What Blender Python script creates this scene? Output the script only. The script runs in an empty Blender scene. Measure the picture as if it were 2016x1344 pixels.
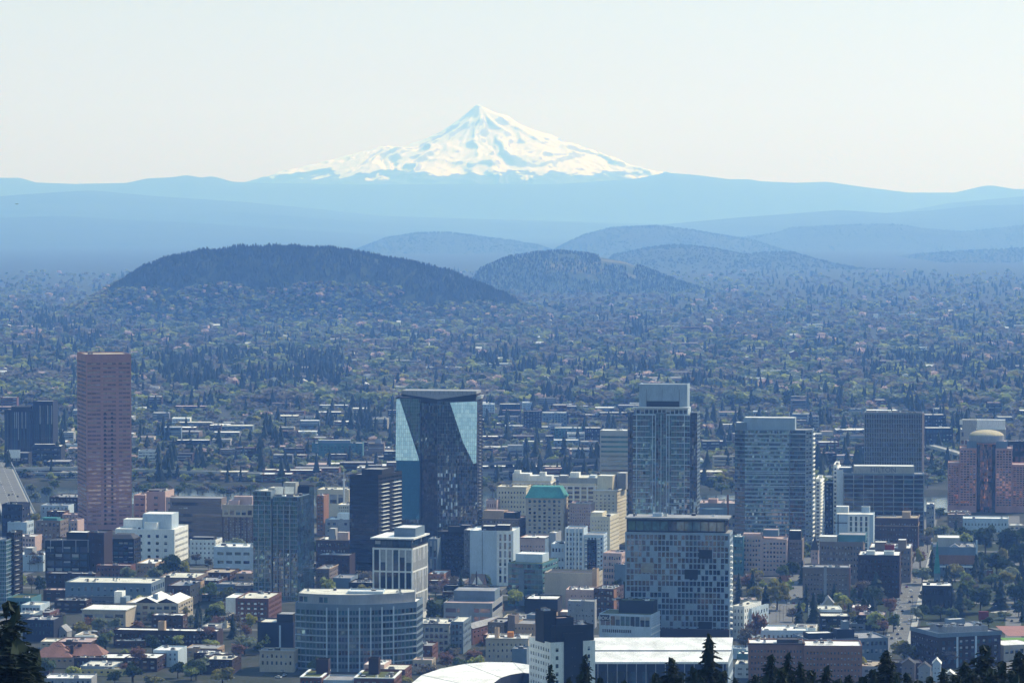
import bpy, math, random
import numpy as np
from mathutils import Vector
random.seed(7); rng = np.random.default_rng(11)
S = bpy.context.scene; COL = S.collection
rad = math.radians
# ---------------- camera, sky, sun, exposure
FPX, HOR, HC = 6785.0, 420.0, 290.0
PITCH = math.atan((672 - HOR) / FPX)
cd = bpy.data.cameras.new('camera'); cam = bpy.data.objects.new('camera', cd); COL.objects.link(cam)
cd.sensor_width = 36; cd.lens = FPX / 2016 * 36; cd.clip_start = 1; cd.clip_end = 200000
cam.location = (0, 0, HC); cam.rotation_euler = (math.pi / 2 - PITCH, 0, 0); S.camera = cam
SUN_AZ, SUN_EL = rad(52), rad(44)      # azimuth to the right of the view direction (+Y)
W = bpy.data.worlds.new('World'); S.world = W; W.use_nodes = True
nt = W.node_tree; bg = nt.nodes['Background']; sky = nt.nodes.new('ShaderNodeTexSky')
sky.sky_type = 'NISHITA'; sky.sun_disc = False; sky.sun_elevation = SUN_EL; sky.sun_rotation = SUN_AZ
sky.altitude = 200; sky.air_density = 1.0; sky.dust_density = 1.0; sky.ozone_density = 1.0
# a hazy spring sky: the Sky Texture evened out by a bright haze veil, white at the horizon and blue overhead
wtc = nt.nodes.new('ShaderNodeTexCoord'); wsx = nt.nodes.new('ShaderNodeSeparateXYZ'); nt.links.new(wtc.outputs['Generated'], wsx.inputs[0])
wr_ = nt.nodes.new('ShaderNodeMapRange'); wr_.inputs[1].default_value = 0.02; wr_.inputs[2].default_value = 0.4; nt.links.new(wsx.outputs[2], wr_.inputs[0])
veil = nt.nodes.new('ShaderNodeMix'); veil.data_type = 'RGBA'; veil.inputs[6].default_value = (5.8, 6.1, 4.5, 1); veil.inputs[7].default_value = (2.5, 4.8, 7.6, 1); nt.links.new(wr_.outputs[0], veil.inputs[0])
mixn = nt.nodes.new('ShaderNodeMix'); mixn.data_type = 'RGBA'; mixn.inputs[0].default_value = 0.55; nt.links.new(veil.outputs[2], mixn.inputs[7])
nt.links.new(sky.outputs[0], mixn.inputs[6]); nt.links.new(mixn.outputs[2], bg.inputs[0]); bg.inputs[1].default_value = 0.113
sd = bpy.data.lights.new('sun', 'SUN'); sd.energy = 4.5; sd.angle = rad(0.5); sd.color = (1, 0.945, 0.83)
sun = bpy.data.objects.new('sun', sd); COL.objects.link(sun)
SD = Vector((math.sin(SUN_AZ) * math.cos(SUN_EL), math.cos(SUN_AZ) * math.cos(SUN_EL), math.sin(SUN_EL)))
sun.rotation_euler = SD.to_track_quat('Z', 'Y').to_euler(); sun.location = (0, 0, 3000)
S.view_settings.view_transform = 'Standard'; S.view_settings.look = 'None'
S.view_settings.exposure = 0.3; S.view_settings.gamma = 1
try:
    S.cycles.max_bounces = 5; S.cycles.diffuse_bounces = 2; S.cycles.glossy_bounces = 3; S.cycles.transmission_bounces = 2
    S.cycles.volume_bounces = 1; S.cycles.caustics_reflective = False; S.cycles.caustics_refractive = False
    S.cycles.use_denoising = True; S.cycles.sample_clamp_indirect = 4
except Exception: pass
HAZE_COL, HAZE_DEN, HAZE_G = (0.165, 0.38, 1.0), 6.2e-5, 0.3
# ---------------- helpers: image point + real depth -> world point
cp, sp = math.cos(PITCH), math.sin(PITCH)
def ray(u, v):
    x, y = (u - 1008) / FPX, (672 - v) / FPX
    return (x, cp + y * sp, -sp + y * cp)
def at(u, v, Y):
    d = ray(u, v); k = Y / d[1]
    return Vector((d[0] * k, Y, HC + d[2] * k))
def ground(u, v, z=0.0):
    d = ray(u, v); k = (z - HC) / d[2]
    return Vector((d[0] * k, d[1] * k, z))
def proj(p):
    y = p[1] * cp - (p[2] - HC) * sp; up = p[1] * sp + (p[2] - HC) * cp
    return 1008 + p[0] / y * FPX, 672 - up / y * FPX
def depth_of(vb, z=0.0): return ground(1008, vb, z).y
# ---------------- materials
MATS = {}
def nodes(name):
    m = bpy.data.materials.new(name); m.use_nodes = True
    return m, m.node_tree, m.node_tree.nodes['Principled BSDF']
def wallmat(name, c, rough=0.85, var=0.22, scale=0.12, streak=True, metal=0.0):
    c = tuple(1.1 * q ** 1.4 for q in c)
    m, t, b = nodes(name); N = t.nodes; L = t.links
    tc = N.new('ShaderNodeTexCoord'); mp = N.new('ShaderNodeMapping'); mp.inputs['Scale'].default_value = (1, 1, 0.25 if streak else 1)
    n1 = N.new('ShaderNodeTexNoise'); n1.inputs['Scale'].default_value = scale; n1.inputs['Detail'].default_value = 6
    n2 = N.new('ShaderNodeTexNoise'); n2.inputs['Scale'].default_value = 1.3; n2.inputs['Detail'].default_value = 3
    L.new(tc.outputs['Object'], mp.inputs[0]); L.new(mp.outputs[0], n1.inputs[0]); L.new(mp.outputs[0], n2.inputs[0])
    ad = N.new('ShaderNodeMath'); ad.operation = 'ADD'; L.new(n1.outputs[0], ad.inputs[0]); L.new(n2.outputs[0], ad.inputs[1])
    r = N.new('ShaderNodeMapRange'); r.inputs[1].default_value = 0.65; r.inputs[2].default_value = 1.35
    r.inputs[3].default_value = 1 - var; r.inputs[4].default_value = 1 + var * 0.6; L.new(ad.outputs[0], r.inputs[0])
    x = N.new('ShaderNodeVectorMath'); x.operation = 'SCALE'; x.inputs[0].default_value = c; L.new(r.outputs[0], x.inputs['Scale'])
    L.new(x.outputs[0], b.inputs['Base Color']); b.inputs['Roughness'].default_value = rough; b.inputs['Metallic'].default_value = metal
    b.inputs['Specular IOR Level'].default_value = 0.3
    MATS[name] = m; return m
for nm, c in dict(white=(.74, .74, .72), cream=(.66, .61, .5), beige=(.5, .45, .38), tan=(.46, .36, .27), pinkstone=(.46, .29, .28),
    pinkpale=(.55, .43, .4), brick=(.21, .115, .1), orangebrick=(.33, .2, .14), brown=(.13, .085, .075), darkbrick=(.07, .04, .04),
    grey=(.36, .37, .39), midgrey=(.21, .22, .245), salmon=(.52, .33, .3), dark=(.035, .04, .05), black=(.01, .012, .017), concrete=(.42, .42, .4),
    teal=(.12, .25, .28), bluegrey=(.22, .28, .34), paleblue=(.5, .57, .63), copper=(.1, .28, .27), yellow=(.6, .5, .28), gold=(.52, .46, .34),
    navy=(.024, .04, .08), taupe=(.26, .22, .2), orange=(.5, .25, .08), redbox=(.25, .02, .03), frame=(.33, .4, .47), palebox=(.36, .43, .49)).items(): wallmat(nm, c)
for nm, c in dict(r_white=(.76, .75, .72), r_cream=(.66, .64, .57), r_grey=(.36, .36, .37), r_dark=(.09, .09, .1), r_pink=(.5, .4, .38), r_tan=(.48, .42, .34),
    r_green=(.13, .15, .035), r_red=(.32, .19, .16), r_teal=(.1, .32, .3), unit=(.55, .56, .57), unitdark=(.12, .12, .13)).items(): wallmat(nm, c, 0.8, 0.45, 0.11, False)
def glassmat(name, c, rough=0.06, ior=1.9, metal=0.0, var=0.5, scale=0.35):
    m, t, b = nodes(name); N = t.nodes; L = t.links
    tc = N.new('ShaderNodeTexCoord'); n1 = N.new('ShaderNodeTexNoise'); n1.inputs['Scale'].default_value = scale; n1.inputs['Detail'].default_value = 2
    L.new(tc.outputs['Object'], n1.inputs[0]); r = N.new('ShaderNodeMapRange'); r.inputs[1].default_value = .3; r.inputs[2].default_value = .7
    r.inputs[3].default_value = 1 - var; r.inputs[4].default_value = 1 + var; L.new(n1.outputs[0], r.inputs[0])
    x = N.new('ShaderNodeVectorMath'); x.operation = 'SCALE'; x.inputs[0].default_value = c; L.new(r.outputs[0], x.inputs['Scale'])
    L.new(x.outputs[0], b.inputs['Base Color']); b.inputs['Roughness'].default_value = rough; b.inputs['IOR'].default_value = ior
    b.inputs['Metallic'].default_value = metal; MATS[name] = m; return m
glassmat('g_dark', (.007, .013, .024), ior=1.75); glassmat('g_blue', (.02, .055, .1), ior=1.8); glassmat('g_teal', (.035, .1, .12)); glassmat('g_grey', (.06, .075, .09))
glassmat('g_mirror', (.3, .38, .44), .03, 1.5, .9, .15); glassmat('g_sky', (.5, .66, .8), .03, 1.5, .9, .1); glassmat('g_tealmirror', (.2, .32, .34), .04, 1.5, .85, .3)
glassmat('g_pink', (.26, .17, .18), .12, 1.5, .6, .3); glassmat('g_pinkpale', (.5, .38, .37), .15, 1.5, .6, .4); glassmat('g_copper', (.62, .28, .17), .08, 1.5, .9, .35); glassmat('blind', (.3, .31, .32), .5, 1.5, 0, .2); glassmat('g_bright', (.62, .68, .72), .35, 1.5, .15, .3); glassmat('g_black', (.006, .008, .014), .1, 1.6)  # the pale rough pane glass has bright reflections put into its colour
GS = {'bluedark': ['g_dark', 'g_blue', 'g_black', 'g_black', 'g_dark'], 'dark': ['g_dark'] * 5 + ['g_blue', 'g_grey', 'blind'], 'blue': ['g_blue'] * 4 + ['g_dark', 'g_dark', 'g_teal', 'g_grey'], 'teal': ['g_teal'] * 4 + ['g_dark', 'g_blue', 'g_tealmirror'], 'tealtower': ['g_tealmirror', 'g_tealmirror', 'g_teal', 'g_teal', 'g_grey', 'g_dark', 'g_mirror', 'g_tealmirror'],
      'pink': ['g_pink', 'g_pink', 'g_pinkpale', 'g_pink', 'g_pinkpale'], 'copper': ['g_copper'] * 2 + ['g_pink'] * 3 + ['g_dark'], 'black': ['g_black'] * 5 + ['g_dark', 'g_blue'], 'mixed': ['g_dark'] * 3 + ['g_blue', 'g_teal', 'g_grey', 'g_mirror']}
def gridglass(name, c, c2):
    m, t, b = nodes(name); N = t.nodes; L = t.links; tc = N.new('ShaderNodeTexCoord'); mp = N.new('ShaderNodeMapping'); mp.inputs['Rotation'].default_value = (math.pi / 2, 0, 0)
    br = N.new('ShaderNodeTexBrick'); br.offset = 0; br.inputs['Scale'].default_value = 1; br.inputs['Brick Width'].default_value = 1.8; br.inputs['Row Height'].default_value = 3.6; br.inputs['Mortar Size'].default_value = .09
    br.inputs['Color1'].default_value = (*c, 1); br.inputs['Color2'].default_value = (*c2, 1); br.inputs['Mortar'].default_value = (.1, .14, .18, 1)
    L.new(tc.outputs['Object'], mp.inputs[0]); L.new(mp.outputs[0], br.inputs[0]); L.new(br.outputs[0], b.inputs['Base Color']); b.inputs['Metallic'].default_value = .9; b.inputs['Roughness'].default_value = .05
    n1 = N.new('ShaderNodeTexNoise'); n1.inputs['Scale'].default_value = .25; bu = N.new('ShaderNodeBump'); bu.inputs['Strength'].default_value = .15; bu.inputs['Distance'].default_value = .3; L.new(tc.outputs['Object'], n1.inputs[0]); L.new(n1.outputs[0], bu.inputs['Height']); L.new(bu.outputs[0], b.inputs['Normal']); MATS[name] = m
gridglass('facet_sky', (.46, .64, .78), (.3, .48, .64)); gridglass('facet_deep', (.05, .25, .5), (.1, .34, .58))  # deeper blue tint of the lower facet stands in for a darker reflection
def groundmat(name, cols, scale, rough=.95):
    m, t, b = nodes(name); N = t.nodes; L = t.links
    tc = N.new('ShaderNodeTexCoord'); n1 = N.new('ShaderNodeTexNoise'); n1.inputs['Scale'].default_value = scale; n1.inputs['Detail'].default_value = 8; n1.inputs['Roughness'].default_value = .65
    L.new(tc.outputs['Object'], n1.inputs[0]); cr = N.new('ShaderNodeValToRGB'); e = cr.color_ramp.elements
    while len(e) < len(cols): e.new(0.5)
    for i, c in enumerate(cols): e[i].position = .32 + .36 * i / max(1, len(cols) - 1); e[i].color = (*c, 1)
    L.new(n1.outputs[0], cr.inputs[0]); L.new(cr.outputs[0], b.inputs['Base Color']); b.inputs['Roughness'].default_value = rough; b.inputs['Specular IOR Level'].default_value = .1
    MATS[name] = m; return m
groundmat('city_ground', [(.03, .038, .026), (.05, .052, .048), (.03, .038, .025), (.075, .075, .072)], .02)
groundmat('forest_ground', [(.018, .028, .016), (.035, .05, .025), (.022, .034, .018)], .012)
groundmat('plain_ground', [(.024, .034, .022), (.045, .052, .04), (.026, .034, .024), (.06, .06, .05)], .006)
groundmat('far_forest', [(.02, .032, .025), (.045, .055, .04), (.025, .038, .025)], .0016)
groundmat('butte_ground', [(.02, .034, .02), (.03, .045, .025), (.03, .045, .025), (.2, .17, .1)], .0045)
groundmat('park_ground', [(.015, .022, .01), (.03, .045, .018), (.018, .025, .012), (.05, .055, .03)], .03)
groundmat('asphalt', [(.1, .1, .098), (.15, .15, .145), (.12, .12, .12)], .08)
groundmat('paving', [(.3, .29, .27), (.38, .37, .34)], .2); groundmat('lawn', [(.1, .2, .04), (.14, .26, .06)], .1); groundmat('track', [(.26, .13, .12), (.32, .17, .15)], .1)
m, t, b = nodes('water'); b.inputs['Base Color'].default_value = (.02, .04, .05, 1); b.inputs['Roughness'].default_value = .12; MATS['water'] = m
nz = t.nodes.new('ShaderNodeTexNoise'); nz.inputs['Scale'].default_value = .15; bu = t.nodes.new('ShaderNodeBump'); bu.inputs['Strength'].default_value = .3; bu.inputs['Distance'].default_value = 1
tc = t.nodes.new('ShaderNodeTexCoord'); t.links.new(tc.outputs['Object'], nz.inputs[0]); t.links.new(nz.outputs[0], bu.inputs['Height']); t.links.new(bu.outputs[0], b.inputs['Normal'])
LEAF = {}
for nm, c in dict(conifer=(.018, .034, .022), conifer_b=(.026, .042, .026), green=(.045, .075, .028), green_b=(.065, .09, .04), yellow=(.2, .19, .035), olive=(.14, .13, .04), bare=(.095, .085, .075), bare_b=(.13, .12, .1),
    reddish=(.13, .075, .06), blossom=(.36, .27, .25), lime=(.2, .22, .07), sage=(.13, .15, .1), bark=(.06, .045, .035)).items():
    m, t, b = nodes('leaf_' + nm); c = tuple(q * (.75 if nm.startswith('con') or nm in ('green', 'bark') else 1.5) for q in c); N = t.nodes; gi = N.new('ShaderNodeNewGeometry'); r = N.new('ShaderNodeMapRange'); r.inputs[3].default_value = .78; r.inputs[4].default_value = 1.25
    t.links.new(gi.outputs['Random Per Island'], r.inputs[0]); x = N.new('ShaderNodeVectorMath'); x.operation = 'SCALE'; x.inputs[0].default_value = c; t.links.new(r.outputs[0], x.inputs['Scale'])
    t.links.new(x.outputs[0], b.inputs['Base Color']); b.inputs['Roughness'].default_value = .8; b.inputs['Specular IOR Level'].default_value = .15; LEAF[nm] = m
    if nm != 'bark' and not nm.startswith('con'):   # leaves let some light through
        tl = N.new('ShaderNodeBsdfTranslucent'); ms = N.new('ShaderNodeMixShader'); ms.inputs[0].default_value = .4; t.links.new(x.outputs[0], tl.inputs[0]); t.links.new(b.outputs[0], ms.inputs[1]); t.links.new(tl.outputs[0], ms.inputs[2]); t.links.new(ms.outputs[0], N['Material Output'].inputs[0])
# ---------------- mesh helpers
def link(o, parent=None):
    COL.objects.link(o)
    if parent is not None: o.parent = parent
    return o
class MB:
    def __init__(s): s.v = []; s.f = []; s.m = []; s.names = []
    def mi(s, n):
        if n not in s.names: s.names.append(n)
        return s.names.index(n)
    def poly(s, pts, mat):
        k = len(s.v); s.v.extend(tuple(p) for p in pts); s.f.append(tuple(range(k, k + len(pts)))); s.m.append(s.mi(mat))
    def box(s, x0, y0, z0, x1, y1, z1, mat, bottom=False):
        p = [(x0, y0, z0), (x1, y0, z0), (x1, y1, z0), (x0, y1, z0), (x0, y0, z1), (x1, y0, z1), (x1, y1, z1), (x0, y1, z1)]
        for q in ((0, 1, 5, 4), (1, 2, 6, 5), (2, 3, 7, 6), (3, 0, 4, 7), (4, 5, 6, 7)) + (((3, 2, 1, 0),) if bottom else ()): s.poly([p[i] for i in q], mat)
    def bar(s, p0, p1, r, mat, n=6, r1=None):
        a = Vector(p0); c = Vector(p1); d = (c - a).normalized(); q = Vector((1, 0, 0)) if abs(d.x) < .8 else Vector((0, 1, 0)); e = d.cross(q).normalized(); g = d.cross(e); r1 = r if r1 is None else r1
        A = [a + (e * math.cos(i * 2 * math.pi / n) + g * math.sin(i * 2 * math.pi / n)) * r for i in range(n)]; B = [c + (e * math.cos(i * 2 * math.pi / n) + g * math.sin(i * 2 * math.pi / n)) * r1 for i in range(n)]
        for i in range(n): j = (i + 1) % n; s.poly([A[i], A[j], B[j], B[i]], mat)
        s.poly(A[::-1], mat); s.poly(B, mat)
    def mesh(s, name):
        me = bpy.data.meshes.new(name); me.from_pydata(s.v, [], s.f)
        for n in s.names: me.materials.append(MATS.get(n) or LEAF[n])
        me.polygons.foreach_set('material_index', s.m); return me
    def build(s, name, parent=None, loc=(0, 0, 0), rz=0):
        o = bpy.data.objects.new(name, s.mesh(name)); o.location = loc; o.rotation_euler = (0, 0, rz); return link(o, parent)
def np_mesh(name, V, F, mats, mi=None, smooth=False):
    me = bpy.data.meshes.new(name); k = F.shape[1]; me.vertices.add(len(V)); me.vertices.foreach_set('co', V.astype(np.float32).ravel())
    me.loops.add(F.size); me.loops.foreach_set('vertex_index', F.astype(np.int32).ravel()); me.polygons.add(len(F))
    me.polygons.foreach_set('loop_start', np.arange(0, F.size, k, dtype=np.int32))
    for q in mats: me.materials.append(q)
    if mi is not None: me.polygons.foreach_set('material_index', mi.astype(np.int32))
    if smooth: me.polygons.foreach_set('use_smooth', np.ones(len(F), bool))
    me.update(calc_edges=True); return me
def tag(o, label=None, cat=None, group=None, kind=None):
    if label: o['label'] = label
    if cat: o['category'] = cat
    if group: o['group'] = group
    if kind: o['kind'] = kind
    return o
def empty(name, loc, rz=0, label=None, cat=None, group=None):
    o = bpy.data.objects.new(name, None); o.location = loc; o.rotation_euler = (0, 0, rz); o.empty_display_size = 1; link(o); return tag(o, label, cat, group)
def struct(name, me, loc=(0, 0, 0)):
    o = bpy.data.objects.new(name, me); o.location = loc; link(o); o['kind'] = 'structure'; return o
# value noise on numpy arrays
_P = rng.random((256, 256))
def vnoise(x, y):
    xi = np.floor(x).astype(int); yi = np.floor(y).astype(int); fx = x - xi; fy = y - yi; fx = fx * fx * (3 - 2 * fx); fy = fy * fy * (3 - 2 * fy)
    a = _P[xi % 256, yi % 256]; b_ = _P[(xi + 1) % 256, yi % 256]; c = _P[xi % 256, (yi + 1) % 256]; d = _P[(xi + 1) % 256, (yi + 1) % 256]
    return (a * (1 - fx) + b_ * fx) * (1 - fy) + (c * (1 - fx) + d * fx) * fy
def fbm(x, y, o=5):
    s = 0; a = .5
    for i in range(o): s = s + a * vnoise(x * 2 ** i + 17 * i, y * 2 ** i + 31 * i); a *= .5
    return s
def grid_faces(nx, ny):
    i = np.arange(nx - 1)[None, :] + np.arange(ny - 1)[:, None] * nx
    return np.stack([i, i + 1, i + 1 + nx, i + nx], -1).reshape(-1, 4)
# ---------------- terrain
HP = np.array([(-6000, 380), (-1500, 430), (-300, 310), (-40, 286), (30, 281), (120, 255), (400, 200), (700, 162), (1000, 116), (1500, 46), (1850, 10), (2050, 0), (60000, 0)], float)
RIV0, RIV1, RIVS = 3400.0, 3660.0, -0.12     # the river's near and far bank at x = 0, and its slant
def river_y(x): return RIVS * x
def gz(x, y):
    z = np.interp(y, HP[:, 0], HP[:, 1]); r = np.asarray(y) - river_y(np.asarray(x))
    ch = np.clip(np.minimum(r - RIV0, RIV1 - r) / 15, 0, 1)
    return z - 9 * ch
ys = np.unique(np.concatenate([np.linspace(-6000, 0, 13), np.linspace(0, 2100, 43), np.linspace(2100, 3300, 9), np.linspace(3250, 3900, 66), np.linspace(4000, 8000, 30), np.linspace(9000, 76000, 34)]))
xs = np.concatenate([np.linspace(-16000, -1500, 12), np.linspace(-1400, 1400, 57), np.linspace(1500, 16000, 12)])
X, Y = np.meshgrid(xs, ys); Z = gz(X, Y)
Z = Z + np.where(Y < 1800, (fbm(X / 150 + 9, Y / 150) - .5) * 14 * np.clip((1800 - Y) / 600, 0, 1) * np.clip(Y / 200, 0, 1), 0)
F = grid_faces(len(xs), len(ys)); ymid = Y.ravel()[F].mean(1)
struct('ground', np_mesh('ground', np.stack([X, Y, Z], -1).reshape(-1, 3), F, [MATS['city_ground'], MATS['forest_ground'], MATS['plain_ground']], np.where(ymid < 2000, 1, np.where(ymid > 5600, 2, 0)), True))
V = np.array([(-1500, RIV0 + river_y(-1500) + 2, -5), (1500, RIV0 + river_y(1500) + 2, -5), (1500, RIV1 + river_y(1500) - 2, -5), (-1500, RIV1 + river_y(-1500) - 2, -5)])
struct('river', np_mesh('river', V, np.array([[0, 1, 2, 3]]), [MATS['water']]))
# hills: ridge line given as image points at a real distance, with real front and back slopes
HILLS = []
def hill(name, pts, D, front, back, mat, rough=.12, nu=160, nw=40, spread=1.0, nscale=900., ext=True):
    pts = np.array(pts, float); u = np.linspace(pts[0, 0], pts[-1, 0], nu); v = np.interp(u, pts[:, 0], pts[:, 1])
    x = (u - 1008) / FPX * D; zr = np.array([at(a, b_, D).z for a, b_ in zip(u, v)])
    w = np.linspace(-1, 1, nw); Yd = np.where(w < 0, w * front, w * back); prof = np.where(w < 0, np.sin((1 + w) * math.pi / 2) ** 1.15, np.cos(w * math.pi / 2))
    XX = np.repeat(x[None, :], nw, 0); YY = D + Yd[:, None] + 0 * XX; n = fbm(XX / nscale + D, YY / nscale, 6) - .5
    ZZ = zr[None, :] * prof[:, None] + n * rough * zr.max() * (1 - np.abs(prof[:, None]) ** 6) * np.clip(prof[:, None] * 3, 0, 1) - 3
    o = struct(name, np_mesh(name, np.stack([XX, YY, ZZ], -1).reshape(-1, 3), grid_faces(nu, nw), [MATS[mat]], None, True)); HILLS.append((o, XX, YY, ZZ, D, w)); return o
hill('wooded_hill', [(120, 622), (165, 598), (210, 572), (245, 550), (280, 527), (330, 508), (400, 495), (430, 494), (470, 488), (550, 486), (600, 489), (640, 488), (680, 495), (720, 500), (760, 510), (800, 514), (850, 528), (880, 534), (950, 562), (1010, 588), (1040, 610), (1055, 628)], 9500, 360, 700, 'forest_ground', .1, nscale=300)
hill('butte', [(925, 560), (945, 530), (1000, 507), (1060, 498), (1100, 495), (1160, 501), (1230, 514), (1290, 536), (1340, 556), (1400, 575)], 13500, 900, 900, 'butte_ground', .1, nscale=300)
hill('hills', [(1190, 525), (1210, 502), (1280, 487), (1330, 482), (1400, 487), (1470, 501), (1520, 496), (1560, 496), (1620, 514), (1680, 530), (1740, 545)], 19500, 1800, 1800, 'far_forest')
hill('hills', [(1740, 545), (1770, 524), (1820, 500), (1900, 494), (2016, 489), (2200, 500), (2400, 530)], 22000, 1800, 1800, 'far_forest')
hill('hills', [(660, 520), (700, 492), (760, 467), (820, 459), (880, 457), (940, 464), (1010, 474), (1060, 482), (1100, 495), (1130, 510)], 27000, 2200, 2200, 'far_forest')
hill('hills', [(1050, 510), (1090, 492), (1150, 462), (1210, 447), (1290, 443), (1360, 452), (1430, 464), (1480, 472), (1560, 500)], 26000, 2200, 2200, 'far_forest')
hill('hills', [(1400, 500), (1440, 470), (1530, 458), (1560, 447), (1650, 443), (1750, 440), (1830, 450), (1900, 455), (1960, 450), (2016, 442), (2150, 430), (2400, 450)], 29500, 2400, 2400, 'far_forest')
hill('mountain_range', [(-300, 436), (0, 428), (120, 424), (260, 432), (420, 440), (600, 452), (760, 462), (1000, 478)], 36000, 7000, 2500, 'far_forest', .2, 200, 40, nscale=2000)
hill('mountain_range', [(1150, 470), (1300, 442), (1450, 428), (1560, 420), (1650, 413), (1740, 419), (1830, 414), (1920, 404), (2016, 402), (2300, 392)], 39000, 7000, 2500, 'far_forest', .2, 200, 40, nscale=2000)
hill('mountain_range', [(-300, 395), (0, 390), (90, 382), (190, 375), (300, 385), (480, 397), (640, 412), (750, 424), (1000, 432), (1300, 440), (1600, 438), (1740, 425), (1800, 412), (1880, 398), (2016, 386), (2300, 380)], 46000, 11000, 4000, 'far_forest', .3, 260, 50, nscale=2200)
hill('mountain_range', [(-300, 352), (0, 350), (40, 350), (70, 359), (150, 362), (260, 360), (300, 351), (345, 349), (372, 345), (400, 350), (420, 347), (460, 358), (520, 360), (700, 363), (900, 362), (1100, 362), (1250, 352), (1310, 340), (1370, 345), (1430, 353), (1470, 353), (1490, 357), (1560, 360), (1620, 358), (1690, 368), (1780, 379), (1880, 379), (1940, 365), (1980, 372), (2016, 372), (2300, 365)], 58000, 9500, 4000, 'far_forest', .2, 400, 50, nscale=2200)
# ---------------- snow mountain: a height field with radial ridges, snow and rock by procedural material
m, t, b = nodes('snow_rock'); N = t.nodes; L = t.links; tc = N.new('ShaderNodeTexCoord')
sx = N.new('ShaderNodeSeparateXYZ'); L.new(tc.outputs['Object'], sx.inputs[0])
n1 = N.new('ShaderNodeTexNoise'); n1.inputs['Scale'].default_value = .0032; n1.inputs['Detail'].default_value = 9; n1.inputs['Roughness'].default_value = .68; L.new(tc.outputs['Object'], n1.inputs[0])
n2 = N.new('ShaderNodeTexNoise'); n2.inputs['Scale'].default_value = .0018; n2.inputs['Detail'].default_value = 8; L.new(tc.outputs['Object'], n2.inputs[0])
ge = N.new('ShaderNodeNewGeometry'); sn = N.new('ShaderNodeSeparateXYZ'); L.new(ge.outputs['Normal'], sn.inputs[0])
def mth(op, a, b_):
    q = N.new('ShaderNodeMath'); q.operation = op
    for i, z in enumerate((a, b_)):
        if isinstance(z, (int, float)): q.inputs[i].default_value = z
        else: L.new(z, q.inputs[i])
    return q.outputs[0]
rock = mth('SUBTRACT', mth('ADD', n1.outputs[0], mth('MULTIPLY', mth('SUBTRACT', .93, sn.outputs[2]), 1.5)), .66)
hline = mth('ADD', mth('ADD', mth('MULTIPLY', sx.outputs[2], -1 / 250), 2.55), mth('MULTIPLY', n2.outputs[0], 3.4))
def sstep(z, a, c):
    q = N.new('ShaderNodeMapRange'); q.inputs[1].default_value = a; q.inputs[2].default_value = c; L.new(z, q.inputs[0]); return q.outputs[0]
mx = N.new('ShaderNodeMix'); mx.data_type = 'RGBA'; mx.inputs[6].default_value = (.86, .87, .88, 1); mx.inputs[7].default_value = (.3, .31, .33, 1); L.new(sstep(rock, 0, .06), mx.inputs[0])
mf = N.new('ShaderNodeMix'); mf.data_type = 'RGBA'; mf.inputs[7].default_value = (.03, .045, .04, 1); L.new(mx.outputs[2], mf.inputs[6]); L.new(sstep(hline, 0, .12), mf.inputs[0])
L.new(mf.outputs[2], b.inputs['Base Color']); b.inputs['Roughness'].default_value = .8; MATS['snow_rock'] = m
MD = 68000.; KM = MD / 38000
mp_ = np.array([(380, 372), (480, 362), (540, 350), (590, 340), (650, 325), (700, 307), (740, 294), (765, 292), (790, 293), (830, 277), (870, 258), (900, 238), (920, 222), (940, 205), (955, 212), (975, 222), (1000, 228), (1020, 243), (1060, 262), (1110, 280), (1160, 298), (1210, 315), (1260, 330), (1310, 343), (1360, 352), (1480, 372)], float)
nx, ny = 420, 260; u = np.linspace(380, 1480, nx); xr = (u - 1008) / FPX * MD; zr = np.array([at(a, b_, MD).z for a, b_ in zip(u, np.interp(u, mp_[:, 0], mp_[:, 1]))])
cx = (940 - 1008) / FPX * MD; yy = np.linspace(-3300, 2600, ny) * KM; XX, YY = np.meshgrid(xr, yy); dx = XX - cx
R = np.sqrt(dx ** 2 + (YY * 1.02) ** 2); th = np.arctan2(YY, dx)
zl = np.interp(-R, xr - cx, zr); zrr = np.interp(R, xr - cx, zr); wr = (1 + np.cos(th)) / 2; base = zl * (1 - wr) + zrr * wr
w1 = fbm(XX / 900 / KM + 3, YY / 900 / KM + 8, 4) - .5; w2 = fbm(XX / 900 / KM + 60, YY / 900 / KM + 33, 4) - .5; thw = th + w1 * 1.5; Rw = R + w2 * 700 * KM
def ridged(x, y, o=4):
    t_ = 0; a_ = .5
    for i in range(o): t_ = t_ + a_ * (1 - np.abs(2 * vnoise(x * 2 ** i + 9 * i, y * 2 ** i + 5 * i) - 1)) ** 1.6; a_ *= .52
    return t_
rib = ridged((thw + 4) * 3.2, Rw / 2600 / KM + 4, 4); rgh = ridged(XX / 520 / KM + 7, YY / 520 / KM + 2, 5)
amp = np.sin(np.clip(R / (2700 * KM), 0, 1) * math.pi) ** .6
ZZ = base + ((rib - .55) * 160 + (rgh - .55) * 100) * KM * amp * np.clip(np.abs(YY) / (300 * KM), .06, 1)
ZZ = np.minimum(ZZ, base + 60 * KM) * np.clip((1.15 - np.abs(YY) / (3400 * KM)), 0, 1) ** .35
mo = struct('snow_mountain', np_mesh('snow_mountain', np.stack([XX, YY + MD, ZZ], -1).reshape(-1, 3), grid_faces(nx, ny), [MATS['snow_rock']], None, False))
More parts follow.
